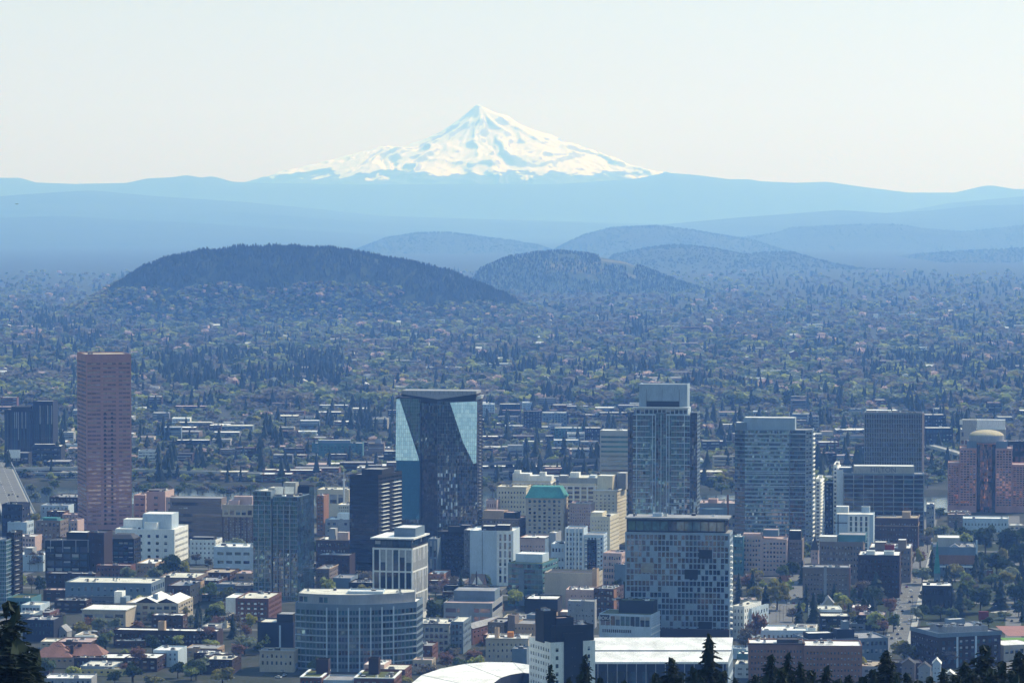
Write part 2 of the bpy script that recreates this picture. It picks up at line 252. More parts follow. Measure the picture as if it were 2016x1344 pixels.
# ---------------- buildings
G = 8.3                                   # street grid of downtown, degrees clockwise from the view direction
PANES = {}
def pane(w, h, gset, name='window'):
    w = max(.2, round(w * 5) / 5); h = max(.2, round(h * 5) / 5); lo = random.choice(GS[gset]); fr = random.choice((0, 0, 0, .35, .6)) if gset in ('dark', 'blue', 'mixed') else 0
    k = (w, h, lo, fr)
    if k not in PANES:
        mb = MB(); zs = h * (1 - fr)
        mb.poly([(-w / 2, 0, 0), (w / 2, 0, 0), (w / 2, 0, zs), (-w / 2, 0, zs)], lo)
        if fr: mb.poly([(-w / 2, 0, zs), (w / 2, 0, zs), (w / 2, 0, h), (-w / 2, 0, h)], 'blind')
        PANES[k] = mb.mesh(name)
    return PANES[k]
ALLB = []
def P(nr, nc, wf=.55, hf=.55, mx=.6, mb=3.5, mt=1.2, r=.3, g='dark', skip=0, **k): return dict(s='P', nr=nr, nc=nc, wf=wf, hf=hf, mx=mx, mb=mb, mt=mt, r=r, g=g, skip=skip, **k)
def C(nr, nc, g='teal', mull='midgrey', jit=.012, tilt=0., mb=0, mt=.8, sp=None, spf=.25, mw=.12, fn=None, **k): return dict(s='G', nr=nr, nc=nc, g=g, mull=mull, jit=jit, tilt=tilt, mb=mb, mt=mt, sp=sp, spf=spf, mw=mw, fn=fn, **k)
class Bld:
    def __init__(s, name, label, u0, u1, vt, D=None, vb=None, yaw=G, cat='building', group=None, z0=0., wall='beige', roof='r_grey'):
        if D is None: D = depth_of(vb, z0)
        ps = rad(yaw); s.t = Vector((math.cos(ps), -math.sin(ps))); s.d = Vector((math.sin(ps), math.cos(ps))); s.yaw = yaw
        uc = (u0 + u1) / 2; c = at(uc, vt, D); s.c0 = Vector((c.x, c.y)); s.o = s.c0.copy(); s.z0 = z0
        a0, a1 = s.x(u0), s.x(u1); s.o = s.c0 + s.t * a0; s.W = a1 - a0; s.vt = vt; s.H = s.z(vt) ; s.D = D; s.u0 = u0; s.u1 = u1
        s.root = empty(name, (s.o.x, s.o.y, z0), -ps, label, cat, group); s.wins = []; s.wall = wall; s.roofm = roof; s.parts = []; ALLB.append(s); s.fp = []
    def x(s, u, yl=0.):      # local x where the sight line at column u meets the plane y = yl
        k = (u - 1008) / FPX / (cp + (672 - s.__dict__.get('vt', 900)) / FPX * sp); c = s.o + s.d * yl
        return (k * c.y - c.x) / (s.t.x - k * s.t.y)
    def z(s, v, yl=0., xl=None):
        c = s.o + s.d * yl + s.t * (s.W / 2 if xl is None and 'W' in s.__dict__ else (xl or 0)); return at(1008, v, c.y).z - s.z0
    def add(s, mb, name, kind=None):
        o = mb.build(name, s.root)
        if kind: o['kind'] = kind
        return o
    def face(s, wb, p0, p1, z0, z1, sp_, wall):
        p0 = Vector(p0); p1 = Vector(p1); Wd = (p1 - p0).length; a = (p1 - p0) / Wd; n = Vector((a.y, -a.x)); Hh = z1 - z0
        def q(x, z, r=0): return (p0.x + a.x * x - n.x * r, p0.y + a.y * x - n.y * r, z0 + z)
        def quad(xa, za, xb, zb, m, ra=0, rb=0): wb.poly([q(xa, za, ra), q(xb, za, ra), q(xb, zb, rb), q(xa, zb, rb)], m)
        if not sp_: quad(0, 0, Wd, Hh, wall); return
        if sp_['s'] == 'P':
            nr, nc, r = sp_['nr'], sp_['nc'], sp_['r']; mx, mb_, mt = sp_['mx'], sp_['mb'], sp_['mt']
            if mb_ + mt > Hh * .8: mb_ = Hh * .2; mt = Hh * .1
            pw = (Wd - 2 * mx) / nc; ph = (Hh - mb_ - mt) / nr; ww = pw * sp_['wf']; wh = ph * sp_['hf']; gap = sp_.get('gap')
            z = 0; bc = sp_.get('band')
            for i in range(nr):
                za = mb_ + i * ph + (ph - wh) / 2; zb = za + wh
                if za > z: quad(0, z, Wd, za, wall)
                x = 0
                for j in range(nc):
                    if sp_['skip'] and random.random() < sp_['skip']: continue
                    if gap and (j % gap == gap - 1): continue
                    off = random.uniform(-.25, .25) * (pw - ww) if sp_['skip'] else 0
                    xa = mx + j * pw + (pw - ww) / 2 + off; xb = xa + ww
                    quad(x, za, xa, zb, bc or wall)
                    wb.poly([q(xa, za), q(xa, za, r), q(xa, zb, r), q(xa, zb)], wall); wb.poly([q(xb, za, r), q(xb, za), q(xb, zb), q(xb, zb, r)], wall)
                    wb.poly([q(xa, za), q(xb, za), q(xb, za, r), q(xa, za, r)], wall); wb.poly([q(xa, zb, r), q(xb, zb, r), q(xb, zb), q(xa, zb)], wall)
                    c = q((xa + xb) / 2, za, r - .01); s.wins.append((c, math.atan2(a.y, a.x), ww, wh, sp_['g'])); x = xb
                quad(x, za, Wd, zb, bc or wall); z = zb
            quad(0, z, Wd, Hh, wall)
        else:
            nr, nc, mb_, mt = sp_['nr'], sp_['nc'], sp_['mb'], sp_['mt']; pw = Wd / nc; ph = (Hh - mb_ - mt) / nr; gb = MB(); fb = MB(); mw = sp_['mw']; sd0 = random.random() * 90; gl = GS[sp_['g']]
            if mb_: quad(0, 0, Wd, mb_, wall)
            quad(0, Hh - mt, Wd, Hh, wall); quad(0, mb_, Wd, Hh - mt, 'dark', .35, .35)
            for i in range(nr):
                za = mb_ + i * ph; zb = za + ph; zs = za + ph * sp_['spf'] if sp_['sp'] else za
                if sp_['sp']: fb.poly([q(0, za), q(Wd, za), q(Wd, zs), q(0, zs)], sp_['sp'])
                for j in range(nc):
                    xa = j * pw; xb = xa + pw; e = [random.gauss(0, sp_['jit']) * 2 for _ in range(4)]; tl = sp_['tilt']; m = gl[min(len(gl) - 1, int(max(0, (float(vnoise(np.float64(j / 3.5 + sd0), np.float64(i / 5. + sd0))) * .75 + random.random() * .45 - .1)) * len(gl)))]  # glass tints picked in clusters to imitate patches of reflection
                    if sp_['fn']:
                        k = sp_['fn']((j + .5) / nc, (i + .5) / nr)
                        if k: m, tl = k; e = [q_ * (.1 if m == 'g_sky' else 1) for q_ in e]
                    dt = tl * ph
                    gb.poly([q(xa, zs, .08 + e[0]), q(xb, zs, .08 + e[1]), q(xb, zb, .08 + e[2] + dt), q(xa, zb, .08 + e[3] + dt)], m)
            if mw:
                for i in range(nr + 1):
                    z = mb_ + i * ph; fb.poly([q(0, z - mw / 2, -.06), q(Wd, z - mw / 2, -.06), q(Wd, z + mw / 2, -.06), q(0, z + mw / 2, -.06)], sp_['mull'])
                for j in range(nc + 1):
                    x = min(max(j * pw, mw / 2), Wd - mw / 2); fb.poly([q(x - mw / 2, mb_, -.05), q(x + mw / 2, mb_, -.05), q(x + mw / 2, Hh - mt, -.05), q(x - mw / 2, Hh - mt, -.05)], sp_['mull'])
            s.add(gb, 'glass_wall')
            if fb.f: s.add(fb, 'mullion_frame')
    def prism(s, pts, z0, z1, specs=(), wall=None, roof=None, parapet=.9, name='wall', flat=True):
        wall = wall or s.wall; roof = roof or s.roofm; wb = MB(); n = len(pts); specs = dict(enumerate(specs)) if not isinstance(specs, dict) else specs
        for i in range(n): s.face(wb, pts[i], pts[(i + 1) % n], z0, z1, specs.get(i), wall)
        if flat:
            c = Vector((sum(p[0] for p in pts) / n, sum(p[1] for p in pts) / n)); th = .4
            inn = [Vector(p) + (c - Vector(p)).normalized() * th * 1.4 for p in pts]
            for i in range(n):
                j = (i + 1) % n; wb.poly([(*pts[i][:2], z1), (*pts[j][:2], z1), (*inn[j], z1), (*inn[i], z1)], wall)
                wb.poly([(*inn[i], z1), (*inn[j], z1), (*inn[j], z1 - parapet), (*inn[i], z1 - parapet)], wall)
            rb = MB(); rb.poly([(*p, z1 - parapet) for p in inn], roof)
        wo = s.add(wb, name)
        if flat:
            ro = s.add(rb, 'roof')
            if name in ('penthouse', 'stair_tower', 'rooftop_block', 'rooftop_box'): ro.parent = wo
            else: s.lastroof = ro
        if 0: s.add(wb, name); s.fp.append((pts, z1)); return s
    def vol(s, x0=0, x1=None, y0=0, y1=30, z0=0, z1=None, F=None, R=None, L=None, B=None, **k):
        x1 = s.W if x1 is None else x1; z1 = s.H if z1 is None else z1
        if F is None and z1 - z0 > 4: pass
        return s.prism([(x0, y0), (x1, y0), (x1, y1), (x0, y1)], z0, z1, [F, R, B, L], **k)
    def units(s, n, x0=None, x1=None, y0=3, y1=25, z=None, big=3.5, mats=('unit', 'unit', 'unitdark', 'r_white', 'r_grey')):
        z = s.H - .9 if z is None else z; x0 = 1.5 if x0 is None else x0; x1 = s.W - 1.5 if x1 is None else x1
        for _ in range(n):
            w, d, h = random.uniform(1.2, big), random.uniform(1.2, big), random.uniform(.8, 2.2); x = random.uniform(x0, max(x0 + .1, x1 - w)); y = random.uniform(y0, max(y0 + .1, y1 - d)); m = random.choice(mats)
            mb = MB(); mb.box(x, y, z, x + w, y + d, z + h * .8, m); mb.box(x + w * .15, y + d * .15, z + h * .8, x + w * .85, y + d * .85, z + h, 'unitdark' if m != 'unitdark' else 'unit'); o_ = s.add(mb, 'rooftop_unit'); o_.parent = s.__dict__.get('lastroof') or s.root
        return s
    def box(s, name, x0, y0, z0, x1, y1, z1, mat): mb = MB(); mb.box(x0, y0, z0, x1, y1, z1, mat, True); s.add(mb, name); return s
    def pent(s, u0, u1, vt, y0=6, y1=18, wall=None, roof=None, z0=None, F=None, vs=None, name='penthouse'):
        x0, x1 = s.x(u0, y0), s.x(u1, y0); return s.prism([(x0, y0), (x1, y0), (x1, y1), (x0, y1)], s.H - .9 if z0 is None else z0, s.z(vt, y0), [F], wall=wall, roof=roof, parapet=.3, name=name)
    def gable(s, x0, x1, y0, y1, z0, h, along='y', wall=None, roof=None, over=.5):
        wall = wall or s.wall; roof = roof or s.roofm; wb = MB(); rb = MB()
        if along == 'y':
            xm = (x0 + x1) / 2; wb.poly([(x0, y0, z0), (x1, y0, z0), (xm, y0, z0 + h)], wall); wb.poly([(x1, y1, z0), (x0, y1, z0), (xm, y1, z0 + h)], wall)
            for xa, sg in ((x0 - over, 1), (x1 + over, -1)):
                p = [(xa, y0 - over, z0 - .1), (xm, y0 - over, z0 + h + .15), (xm, y1 + over, z0 + h + .15), (xa, y1 + over, z0 - .1)]; rb.poly(p if sg < 0 else p[::-1], roof)
        else:
            ym = (y0 + y1) / 2; wb.poly([(x1, y0, z0), (x1, y1, z0), (x1, ym, z0 + h)], wall); wb.poly([(x0, y1, z0), (x0, y0, z0), (x0, ym, z0 + h)], wall)
            for ya, sg in ((y0 - over, 1), (y1 + over, -1)):
                p = [(x0 - over, ya, z0 - .1), (x1 + over, ya, z0 - .1), (x1 + over, ym, z0 + h + .15), (x0 - over, ym, z0 + h + .15)]; rb.poly(p if sg > 0 else p[::-1], roof)
        s.add(wb, 'gable_wall'); s.add(rb, 'roof'); return s
    def hip(s, x0, x1, y0, y1, z0, h, inset, roof=None, over=.6, insy=None):
        rb = MB(); roof = roof or s.roofm; x0 -= over; x1 += over; y0 -= over; y1 += over; iy = (y1 - y0) / 2 - .05 if insy is None else insy
        a = [(x0, y0, z0), (x1, y0, z0), (x1, y1, z0), (x0, y1, z0)]; c = [(x0 + inset, y0 + iy, z0 + h), (x1 - inset, y0 + iy, z0 + h), (x1 - inset, y1 - iy, z0 + h), (x0 + inset, y1 - iy, z0 + h)]
        for i in range(4): j = (i + 1) % 4; rb.poly([a[i], a[j], c[j], c[i]], roof)
        rb.poly(c, roof); s.add(rb, 'roof'); return s
    def cornice(s, z, hgt=.8, out=.5, mat='cream', x0=0, x1=None, y0=0, y1=30):
        x1 = s.W if x1 is None else x1; mb = MB(); mb.box(x0 - out, y0 - out, z, x1 + out, y0 - .02, z + hgt, mat, True); mb.box(x1 + .02, y0 - out + .01, z, x1 + out, y1, z + hgt - .01, mat, True); s.add(mb, 'cornice'); return s
    def text(s, txt, x, y, z, h, mat, name='sign_lettering'):
        c = bpy.data.curves.new(name, 'FONT'); c.body = txt; c.size = h * 1.4; c.align_x = 'CENTER'; c.extrude = .1; c.materials.append(MATS[mat]); o = bpy.data.objects.new(name, c)
        me = bpy.data.meshes.new_from_object(o); me.materials.clear(); me.materials.append(MATS[mat]); bpy.data.objects.remove(o); o = bpy.data.objects.new(name, me); o.location = (x, y, z); o.rotation_euler = (math.pi / 2, 0, 0); link(o, s.root); return s
def finish_windows():
    for b in ALLB:
        for (c, an, w, h, g) in b.wins[:100]:
            o = bpy.data.objects.new('window', pane(w, h, g)); o.location = c; o.rotation_euler = (0, 0, an); link(o, b.root)
        rest = b.wins[100:]
        if rest:
            mb = MB()
            for (c, an, w, h, g) in rest:
                ca, sa = math.cos(an), math.sin(an); m = random.choice(GS[g])
                fr = random.choice((1, 1, 1, .65, .4)) if g in ('dark', 'blue', 'mixed') else 1
                mb.poly([(c[0] - ca * w / 2, c[1] - sa * w / 2, c[2]), (c[0] + ca * w / 2, c[1] + sa * w / 2, c[2]), (c[0] + ca * w / 2, c[1] + sa * w / 2, c[2] + h * fr), (c[0] - ca * w / 2, c[1] - sa * w / 2, c[2] + h * fr)], m)
                if fr < 1: mb.poly([(c[0] - ca * w / 2, c[1] - sa * w / 2, c[2] + h * fr), (c[0] + ca * w / 2, c[1] + sa * w / 2, c[2] + h * fr), (c[0] + ca * w / 2, c[1] + sa * w / 2, c[2] + h), (c[0] - ca * w / 2, c[1] - sa * w / 2, c[2] + h)], 'blind')
            o = mb.build('window', b.root); o['kind'] = 'stuff'
def simple(name, label, u0, u1, vt, vb=None, D=None, dep=28, wall='beige', roof='r_grey', F=None, R=None, L=None, nu=3, yaw=G, group=None, pents=(), cor=None, wr=None, par=.9, cat='building'):
    b = Bld(name, label, u0, u1, vt, D=D, vb=vb, yaw=yaw, group=group, wall=wall, roof=roof, cat=cat); b.vol(y1=dep, F=F, R=R, L=L, parapet=par)
    for p in pents: b.pent(*p[:3], **(p[3] if len(p) > 3 else {}))
    if cor: b.cornice(b.H - .5, .7, .5, cor, y1=dep)
    if nu: b.units(nu, y1=dep - 3)
    return b
# ======== left part of downtown
b = Bld('granite_tower', 'tall slim pink granite tower with copper-tinted window bands', 170, 259, 697, vb=1043, yaw=-12.5, wall='pinkstone', roof='r_tan')
W_ = b.W; nf = 39; hh = b.H
for k, (f0, f1) in enumerate(((.0, .35), (.35, .69), (.69, 1.))):
    b.prism([(W_ * f0, 0), (W_ * f1, 0), (W_ * f1, 1.2), (W_ * f0, 1.2)], 0, hh - .9, [P(nf, 3, .93, .46, 1.1, 4, 6, .25, 'pink')], flat=False, name='facade_bay')
b.prism([(0, 1.2), (W_, 1.2), (W_ - 2, 55), (-3, 55)], 0, hh, [None, P(20, 4, .9, .5, g='dark'), None, P(nf, 6, .9, .5, 1, 4, 6, .3, 'black')], name='wall')
for i in range(27):
    for fx in (.415, .57):
        z = 5 + i * (hh - 10) / 39; b.box('louvre', W_ * fx - .9, -.12, z, W_ * fx + .9, .02, z + 2.2, 'black')
b.units(4, y1=45)
b = Bld('ribbed_tower', 'blue-grey ribbed tower of two joined blocks far beyond the dark cube block', 9, 64, 806, D=4000, yaw=4, wall='bluegrey')
b.vol(y1=26, F=P(1, 15, .55, .97, .3, 4, 2, .5, 'blue'), wall='navy'); b.prism([(b.W + .1, 4), (b.W + b.x(103) - b.x(64), 4), (b.W + b.x(103) - b.x(64), 34), (b.W + .1, 34)], 0, b.z(789, 4), [P(1, 10, .55, .97, .3, 4, 4, .5, 'blue')], wall='navy'); b.pent(22, 60, 800, 6, 16, 'dark')
b = simple('billboard_block', 'low dark block with a pale billboard in front of the blue-grey ribbed tower', 8, 56, 891, D=3900, wall='dark', roof='r_grey', F=P(1, 6, .8, .4, g='dark'), yaw=0); b.box('billboard', b.x(14), -1, b.H - 6, b.x(40), -.6, b.H + 3.5, 'white')
simple('low_office', 'dark low office under a bright white roof near the ribbed tower', 64, 120, 878, D=3950, dep=35, wall='dark', roof='r_white', F=P(3, 8, .85, .35, g='dark'), yaw=0, pents=((66, 108, 874, dict(wall='dark', roof='r_white')),))
simple('low_office', 'pale teal long office across the river behind the granite tower', 118, 162, 875, D=4150, dep=30, wall='paleblue', roof='r_grey', F=P(2, 8, .9, .5, g='teal'), yaw=0)
simple('dark_cube', 'dark plain cube block beside the bridge ramp', 3, 43, 992, vb=1060, dep=25, wall='navy', roof='r_dark', F=P(4, 5, .5, .4, g='black'), R=P(4, 3, .5, .4), L=None)
simple('pale_hall', 'pale blue-grey hall with narrow dark openings under the dark cube', 14, 52, 1027, vb=1062, dep=22, wall='paleblue', roof='r_white', F=P(1, 9, .45, .5, mb=1, mt=5), R=P(2, 4, .5, .5))
simple('stone_block', 'square grey-tan block with three rows of windows beside the granite tower', 70, 118, 1024, vb=1078, dep=26, wall='taupe', roof='r_teal', F=P(4, 6, .5, .6), R=P(4, 5, .5, .5), pents=((80, 112, 1019, dict(wall='teal')),))
simple('brick_warehouse', 'dark red brick warehouse with a blue-grey roof by the bridge', 97, 158, 978, vb=1008, dep=45, wall='darkbrick', roof='r_grey', F=P(3, 9, .5, .45), nu=6)
simple('row_house', 'pale green row building in front of the red brick warehouse', 80, 134, 994, vb=1018, dep=20, wall='paleblue', roof='r_grey', F=P(2, 7, .4, .5), nu=2)
simple('row_house', 'brown row building with a cream roof beside the granite tower base', 92, 126, 1006, vb=1024, dep=18, wall='brown', roof='r_cream', F=P(2, 5, .5, .5), nu=1)
simple('row_house', 'pale pink low shop beside the granite tower base', 122, 160, 1012, vb=1030, dep=18, wall='pinkpale', roof='r_pink', F=P(2, 6, .5, .5), nu=3)
simple('row_house', 'narrow pink brick house behind the square grey-tan block', 138, 152, 1024, vb=1062, dep=22, wall='pinkpale', roof='r_pink', F=P(3, 2, .5, .5), nu=1)
simple('small_shop', 'small white-roofed shop under the square grey-tan block', 30, 68, 1055, vb=1085, dep=22, wall='pinkpale', roof='r_white', F=P(2, 6, .5, .5))
simple('concrete_hall', 'blank blue-grey hall split by a dark slot beside the black office', 29, 84, 1092, vb=1124, dep=30, wall='paleblue', roof='r_white', F=P(1, 3, .06, .95, mb=.5, mt=.6), R=None, pents=((48, 64, 1078, dict(wall='grey')),), nu=4)
b = simple('black_office', 'black steel-framed office with big bluish windows', 88, 174, 1064, vb=1142, dep=30, wall='black', roof='r_dark', F=P(4, 5, .82, .72, 1, 5, 4, .4, 'blue'), R=None, L=P(3, 3, .6, .5), pents=((131, 172, 1047, dict(wall='black', roof='r_white', y0=8, y1=22)),), nu=2)
for fx in (.12, .4, .7, .98): b.box('steel_post', b.W * fx, -.6, b.H - 9, b.W * fx + .5, -.1, b.H + .6, 'grey')
b.box('steel_beam', 0, -.7, b.H + .6, b.W, -.1, b.H + 1.1, 'grey')
simple('dark_brick_block', 'dark brick slab joined to the black office', 175, 204, 1048, vb=1142, dep=26, wall='darkbrick', roof='r_dark', F=P(6, 2, .2, .3, g='black'), nu=1)
b = simple('dark_glass_office', 'dark glass office with a chamfered roof corner in front of the white clinic', 211, 263, 1060, vb=1128, dep=22, wall='black', roof='r_dark', F=P(6, 5, .85, .6, .8, 3, 2, .3, 'blue'), R=P(6, 3, .8, .6, g='black'), L=None, nu=1)
b.hip(0, b.W, 0, 22, b.H - .5, 3.6, 4, 'r_dark', over=0, insy=5)
simple('low_brick_block', 'low dark red brick block at the foot of the dark glass office', 188, 256, 1112, vb=1146, dep=16, wall='brick', roof='r_pink', F=P(2, 9, .35, .4, g='black'))
simple('low_brick_block', 'low dark red brick wing at the foot of the black office', 90, 186, 1128, vb=1158, dep=16, wall='darkbrick', roof='r_grey', F=P(2, 9, .35, .4, g='black'))
b = Bld('white_clinic', 'white clinic with square windows and three rooftop penthouses', 226, 343, 1041, vb=1108, wall='white', roof='r_white')
b.vol(y1=48, F=P(4, 6, .36, .44, 4, 2.5, 3, .4), R=P(5, 12, .62, .4, 2, 1.5, 2.5, .3)); b.pent(243, 280, 1022, 20, 34, 'white', 'r_white'); b.pent(281, 338, 1011, 12, 36, 'paleblue', 'r_white'); b.pent(284, 309, 1028, 4, 11.9, 'white', 'r_white'); b.units(5, y1=40)
b = simple('tan_block', 'tan block with slotted side windows beyond the white clinic', 263, 286, 974, D=3230, dep=30, wall='pinkpale', roof='r_pink', F=P(4, 2, .7, .3), R=P(4, 4, .6, .3), nu=1)
b = simple('tan_block', 'tan plain block with a recessed slot beside the banded garage', 288, 325, 967, D=3190, dep=34, wall='pinkpale', roof='r_grey', F=P(3, 1, .22, .4, mb=12, mt=3), nu=2); b.pent(288, 320, 964, 8, 20, 'dark')
simple('tan_block', 'small tan stair block against the banded garage', 326, 339, 978, D=3170, dep=20, wall='pinkpale', roof='r_grey', F=P(3, 1, .5, .3), nu=0)
b = simple('banded_garage', 'long brown office with dark horizontal bands behind the white clinic', 331, 437, 1001, D=3010, dep=36, wall='taupe', roof='r_grey', F=P(4, 1, .985, .42, .8, 3, 2.5, .8, 'black'), R=P(4, 1, .95, .42, .5, 3, 2.5, .8, 'black'), nu=4, pents=((335, 436, 980, dict(wall='taupe', y0=10, y1=30, F=P(1, 1, .96, .45, .6, 1, 2, .5, 'black'))),))
b = Bld('arched_office', 'brown masonry office with a row of arches under the cornice', 437, 499, 994, D=2960, wall='taupe', roof='r_grey')
b.vol(y1=34, z1=b.z(1017), F=P(10, 10, .5, .62, .8, 6, .6, .4), R=None, flat=False); b.vol(y1=34, z0=b.z(1017) + .01, F=P(1, 5, .72, .75, .8, .6, 1.6, .5), wall='beige'); b.cornice(b.H - .6, 1, .9, 'beige', y1=34)
for j in range(5):
    mb = MB(); xc = .8 + (j + .5) * (b.W - 1.6) / 5; zc = b.H - 4.2; pts = [(xc + 2.3 * math.cos(a), -.12, zc + 2.3 * math.sin(a)) for a in np.linspace(0, math.pi, 9)]; mb.poly(pts[::-1], 'beige'); b.add(mb, 'arch')
for j in range(6): x = .2 + j * (b.W - 1.4) / 5; b.box('pilaster', x, -.35, 0, x + 1., -.02, b.z(1017), 'brown')
b.pent(450, 470, 985, 8, 20, 'pinkpale'); b.pent(460, 497, 977, 14, 26, 'pinkpale', 'r_pink'); b.units(3)
simple('white_modern_block', 'white modern block with one glazed corner in front of the arched office', 420, 498, 1076, vb=1136, dep=34, wall='paleblue', roof='r_white', F=P(3, 4, .7, .35, 2, 2, 2, .4, 'teal'), R=None, nu=5)
simple('white_row_house', 'white low building with small windows beside the white clinic', 373, 424, 1062, vb=1110, dep=24, wall='white', roof='r_grey', F=P(4, 6, .4, .42), R=P(4, 4, .4, .4), pents=((376, 420, 1057, dict(wall='dark')),))
simple('tan_shop', 'tan low shop with a sunlit side at the foot of the white clinic', 268, 305, 1108, vb=1138, dep=40, wall='tan', roof='r_white', F=P(2, 6, .4, .45), R=P(2, 9, .4, .4), nu=3)
simple('grey_shop', 'grey low block with a pale roof and black rooftop boxes', 312, 384, 1136, vb=1168, dep=42, wall='taupe', roof='r_cream', F=P(1, 4, .2, .3), R=P(2, 6, .5, .4), nu=9)
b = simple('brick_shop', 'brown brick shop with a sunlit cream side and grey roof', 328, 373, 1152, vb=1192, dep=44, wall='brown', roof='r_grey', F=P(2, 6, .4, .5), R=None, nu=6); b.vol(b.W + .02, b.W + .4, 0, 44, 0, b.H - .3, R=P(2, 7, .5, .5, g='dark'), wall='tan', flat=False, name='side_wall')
simple('tan_shop', 'tan low block with a sunlit side before the white modern block', 398, 452, 1126, vb=1156, dep=32, wall='brown', roof='r_tan', F=P(2, 7, .4, .4), R=P(2, 5, .5, .5), nu=3)
simple('tan_shop', 'low brown shop with a grey roof beside the teal glass tower base', 383, 430, 1142, vb=1168, dep=30, wall='brown', roof='r_grey', F=P(2, 6, .4, .4), R=P(2, 5, .4, .4), nu=4)
simple('blue_shop', 'long low blue-green shop at the foot of the teal glass tower', 418, 486, 1149, vb=1172, dep=22, wall='bluegrey', roof='r_grey', F=P(1, 5, .9, .4, g='blue'), nu=3)
simple('glass_shop', 'flat grey hall with skylights beside the red brick hall', 392, 460, 1170, vb=1182, dep=24, wall='bluegrey', roof='r_grey', F=P(1, 6, .8, .5, g='blue'), nu=6)
b = simple('green_grey_office', 'broad grey-green office with a long pale roof and terraces', 127, 297, 1146, vb=1196, dep=40, wall='bluegrey', roof='r_cream', F=P(2, 12, .35, .5, 3, 5, 2, .4, 'blue'), R=P(2, 6, .6, .5, g='blue'), L=P(3, 8, .7, .4, g='teal'), nu=10)
b.box('sunshade', 2, -1.4, b.H * .45, b.W * .62, -.1, b.H * .45 + .35, 'grey'); b.vol(b.x(136), b.x(232), -9, -.1, 0, b.z(1174), F=P(2, 12, .8, .4, 1, 3, 1.5, .4, 'blue'), wall='midgrey', roof='r_grey')
b = Bld('gabled_school', 'grey-white school with two low roof gables and deep windows', 247, 350, 1186, vb=1226, wall='beige', roof='r_white')
b.vol(y1=44, F=P(3, 7, .72, .62, .8, 1, 1.4, .6, 'dark'), R=P(3, 6, .6, .5)); b.gable(b.W * .16, b.W * .62, 0, 42, b.H - .3, 4, wall='darkbrick', roof='r_white'); b.gable(b.W * .54, b.W * .98, 2, 42, b.H - .4, 3.4, wall='darkbrick', roof='r_white'); b.pent(225, 240, 1165, 2, 12, 'white'); b.box('stair_tower', b.x(236), 1, 0, -.1, 12, b.z(1176), 'bluegrey'); b.box('chimney', b.W * .46, 8, b.H - 1, b.W * .54, 12, b.H + 5.2, 'bluegrey')
b = simple('white_wing', 'low white-roofed wing with two rows of dark window bays in front of the gabled school', 160, 246, 1199, vb=1236, dep=30, wall='beige', roof='r_white', F=P(2, 4, .84, .52, 1, 1, 2, .7, 'dark'), L=P(2, 5, .8, .5, g='dark'), nu=0, par=.2); b.cornice(b.H - .5, .6, .7, 'white', y1=28)
simple('edge_glass_tower', 'pale blue glass tower cut by the picture edge', -30, 11, 1062, vb=1200, dep=26, wall='bluegrey', roof='r_grey', F=C(17, 12, 'teal', 'paleblue', sp='bluegrey'), R=C(17, 7, 'teal', 'paleblue', sp='bluegrey'))
b = simple('edge_balcony_tower', 'dark balcony tower beside the pale blue glass tower', 12, 27, 1048, vb=1196, dep=22, wall='black', roof='r_dark', F=P(14, 3, .8, .6, .3, 3, 2, .3, 'black'), R=P(14, 4, .8, .6, g='black'), nu=1)
for i in range(13): b.box('balcony', b.W, 1, 6 + i * 3.6, b.W + 1.4, 9, 6.35 + i * 3.6, 'grey')
simple('terraced_house', 'green-grey terraced house below the dark balcony tower', 13, 60, 1176, vb=1214, dep=26, wall='teal', roof='r_green', F=P(2, 6, .8, .4, g='teal'))
simple('teal_office', 'pale teal glazed low office beside the dark foreground conifer', 40, 78, 1190, vb=1222, dep=24, wall='paleblue', roof='r_cream', F=P(2, 5, .86, .5, g='teal'), nu=2)
simple('teal_office', 'dark teal low block with a pale roof beside the dark foreground conifer', 43, 104, 1219, vb=1262, dep=24, wall='navy', roof='r_grey', F=P(2, 8, .3, .4, g='teal'), nu=6)
b = simple('small_house', 'small grey gabled house near the dark teal block', 108, 130, 1243, vb=1258, dep=12, wall='grey', roof='r_grey', F=P(1, 3, .4, .4, mb=1, mt=.6), nu=0, par=.2); b.gable(0, b.W, 0, 12, b.H, 4)
b = simple('long_apartments', 'long dark brick apartment range with a pale flat roof and one chimney block', 222, 426, 1240, vb=1272, dep=16, wall='darkbrick', roof='r_white', F=P(2, 26, .45, .5, 1, 2, 2.2, .3, 'dark'), nu=3)
b.vol(b.x(308), b.x(321), 4, 9, b.H - .9, b.z(1224), wall='tan', roof='r_tan', name='chimney')
b = Bld('tiled_house', 'large house with red tiled hip roofs beside the dark foreground conifer', 62, 200, 1293, vb=1314, yaw=2, wall='tan', roof='r_red')
b.vol(y1=16, F=P(1, 12, .45, .5), flat=False); b.hip(0, b.W * .55, 0, 16, b.H, 5.5, 7); b.hip(b.W * .45, b.W, 5, 24, b.H + .4, 6.5, 7); b.hip(b.W * .1, b.W * .45, 12, 30, b.H + .5, 6.5, 6); b.box('chimney', b.W * .52, 6, b.H, b.W * .56, 9, b.H + 7, 'darkbrick'); b.box('chimney', b.W * .6, 12, b.H + 2, b.W * .66, 13, b.H + 7, 'darkbrick')
simple('flat_shops', 'pale grey flat-roofed shops behind the red tiled house', 78, 180, 1262, vb=1280, dep=20, wall='beige', roof='r_cream', F=P(1, 10, .6, .5), nu=8, yaw=2)
simple('brick_row', 'low dark brick row with white flat roofs next to the red tiled house', 144, 256, 1294, vb=1316, dep=26, wall='darkbrick', roof='r_white', F=P(1, 11, .4, .55, 1, 1, 1.2, .3, 'mixed'), nu=12, yaw=2)
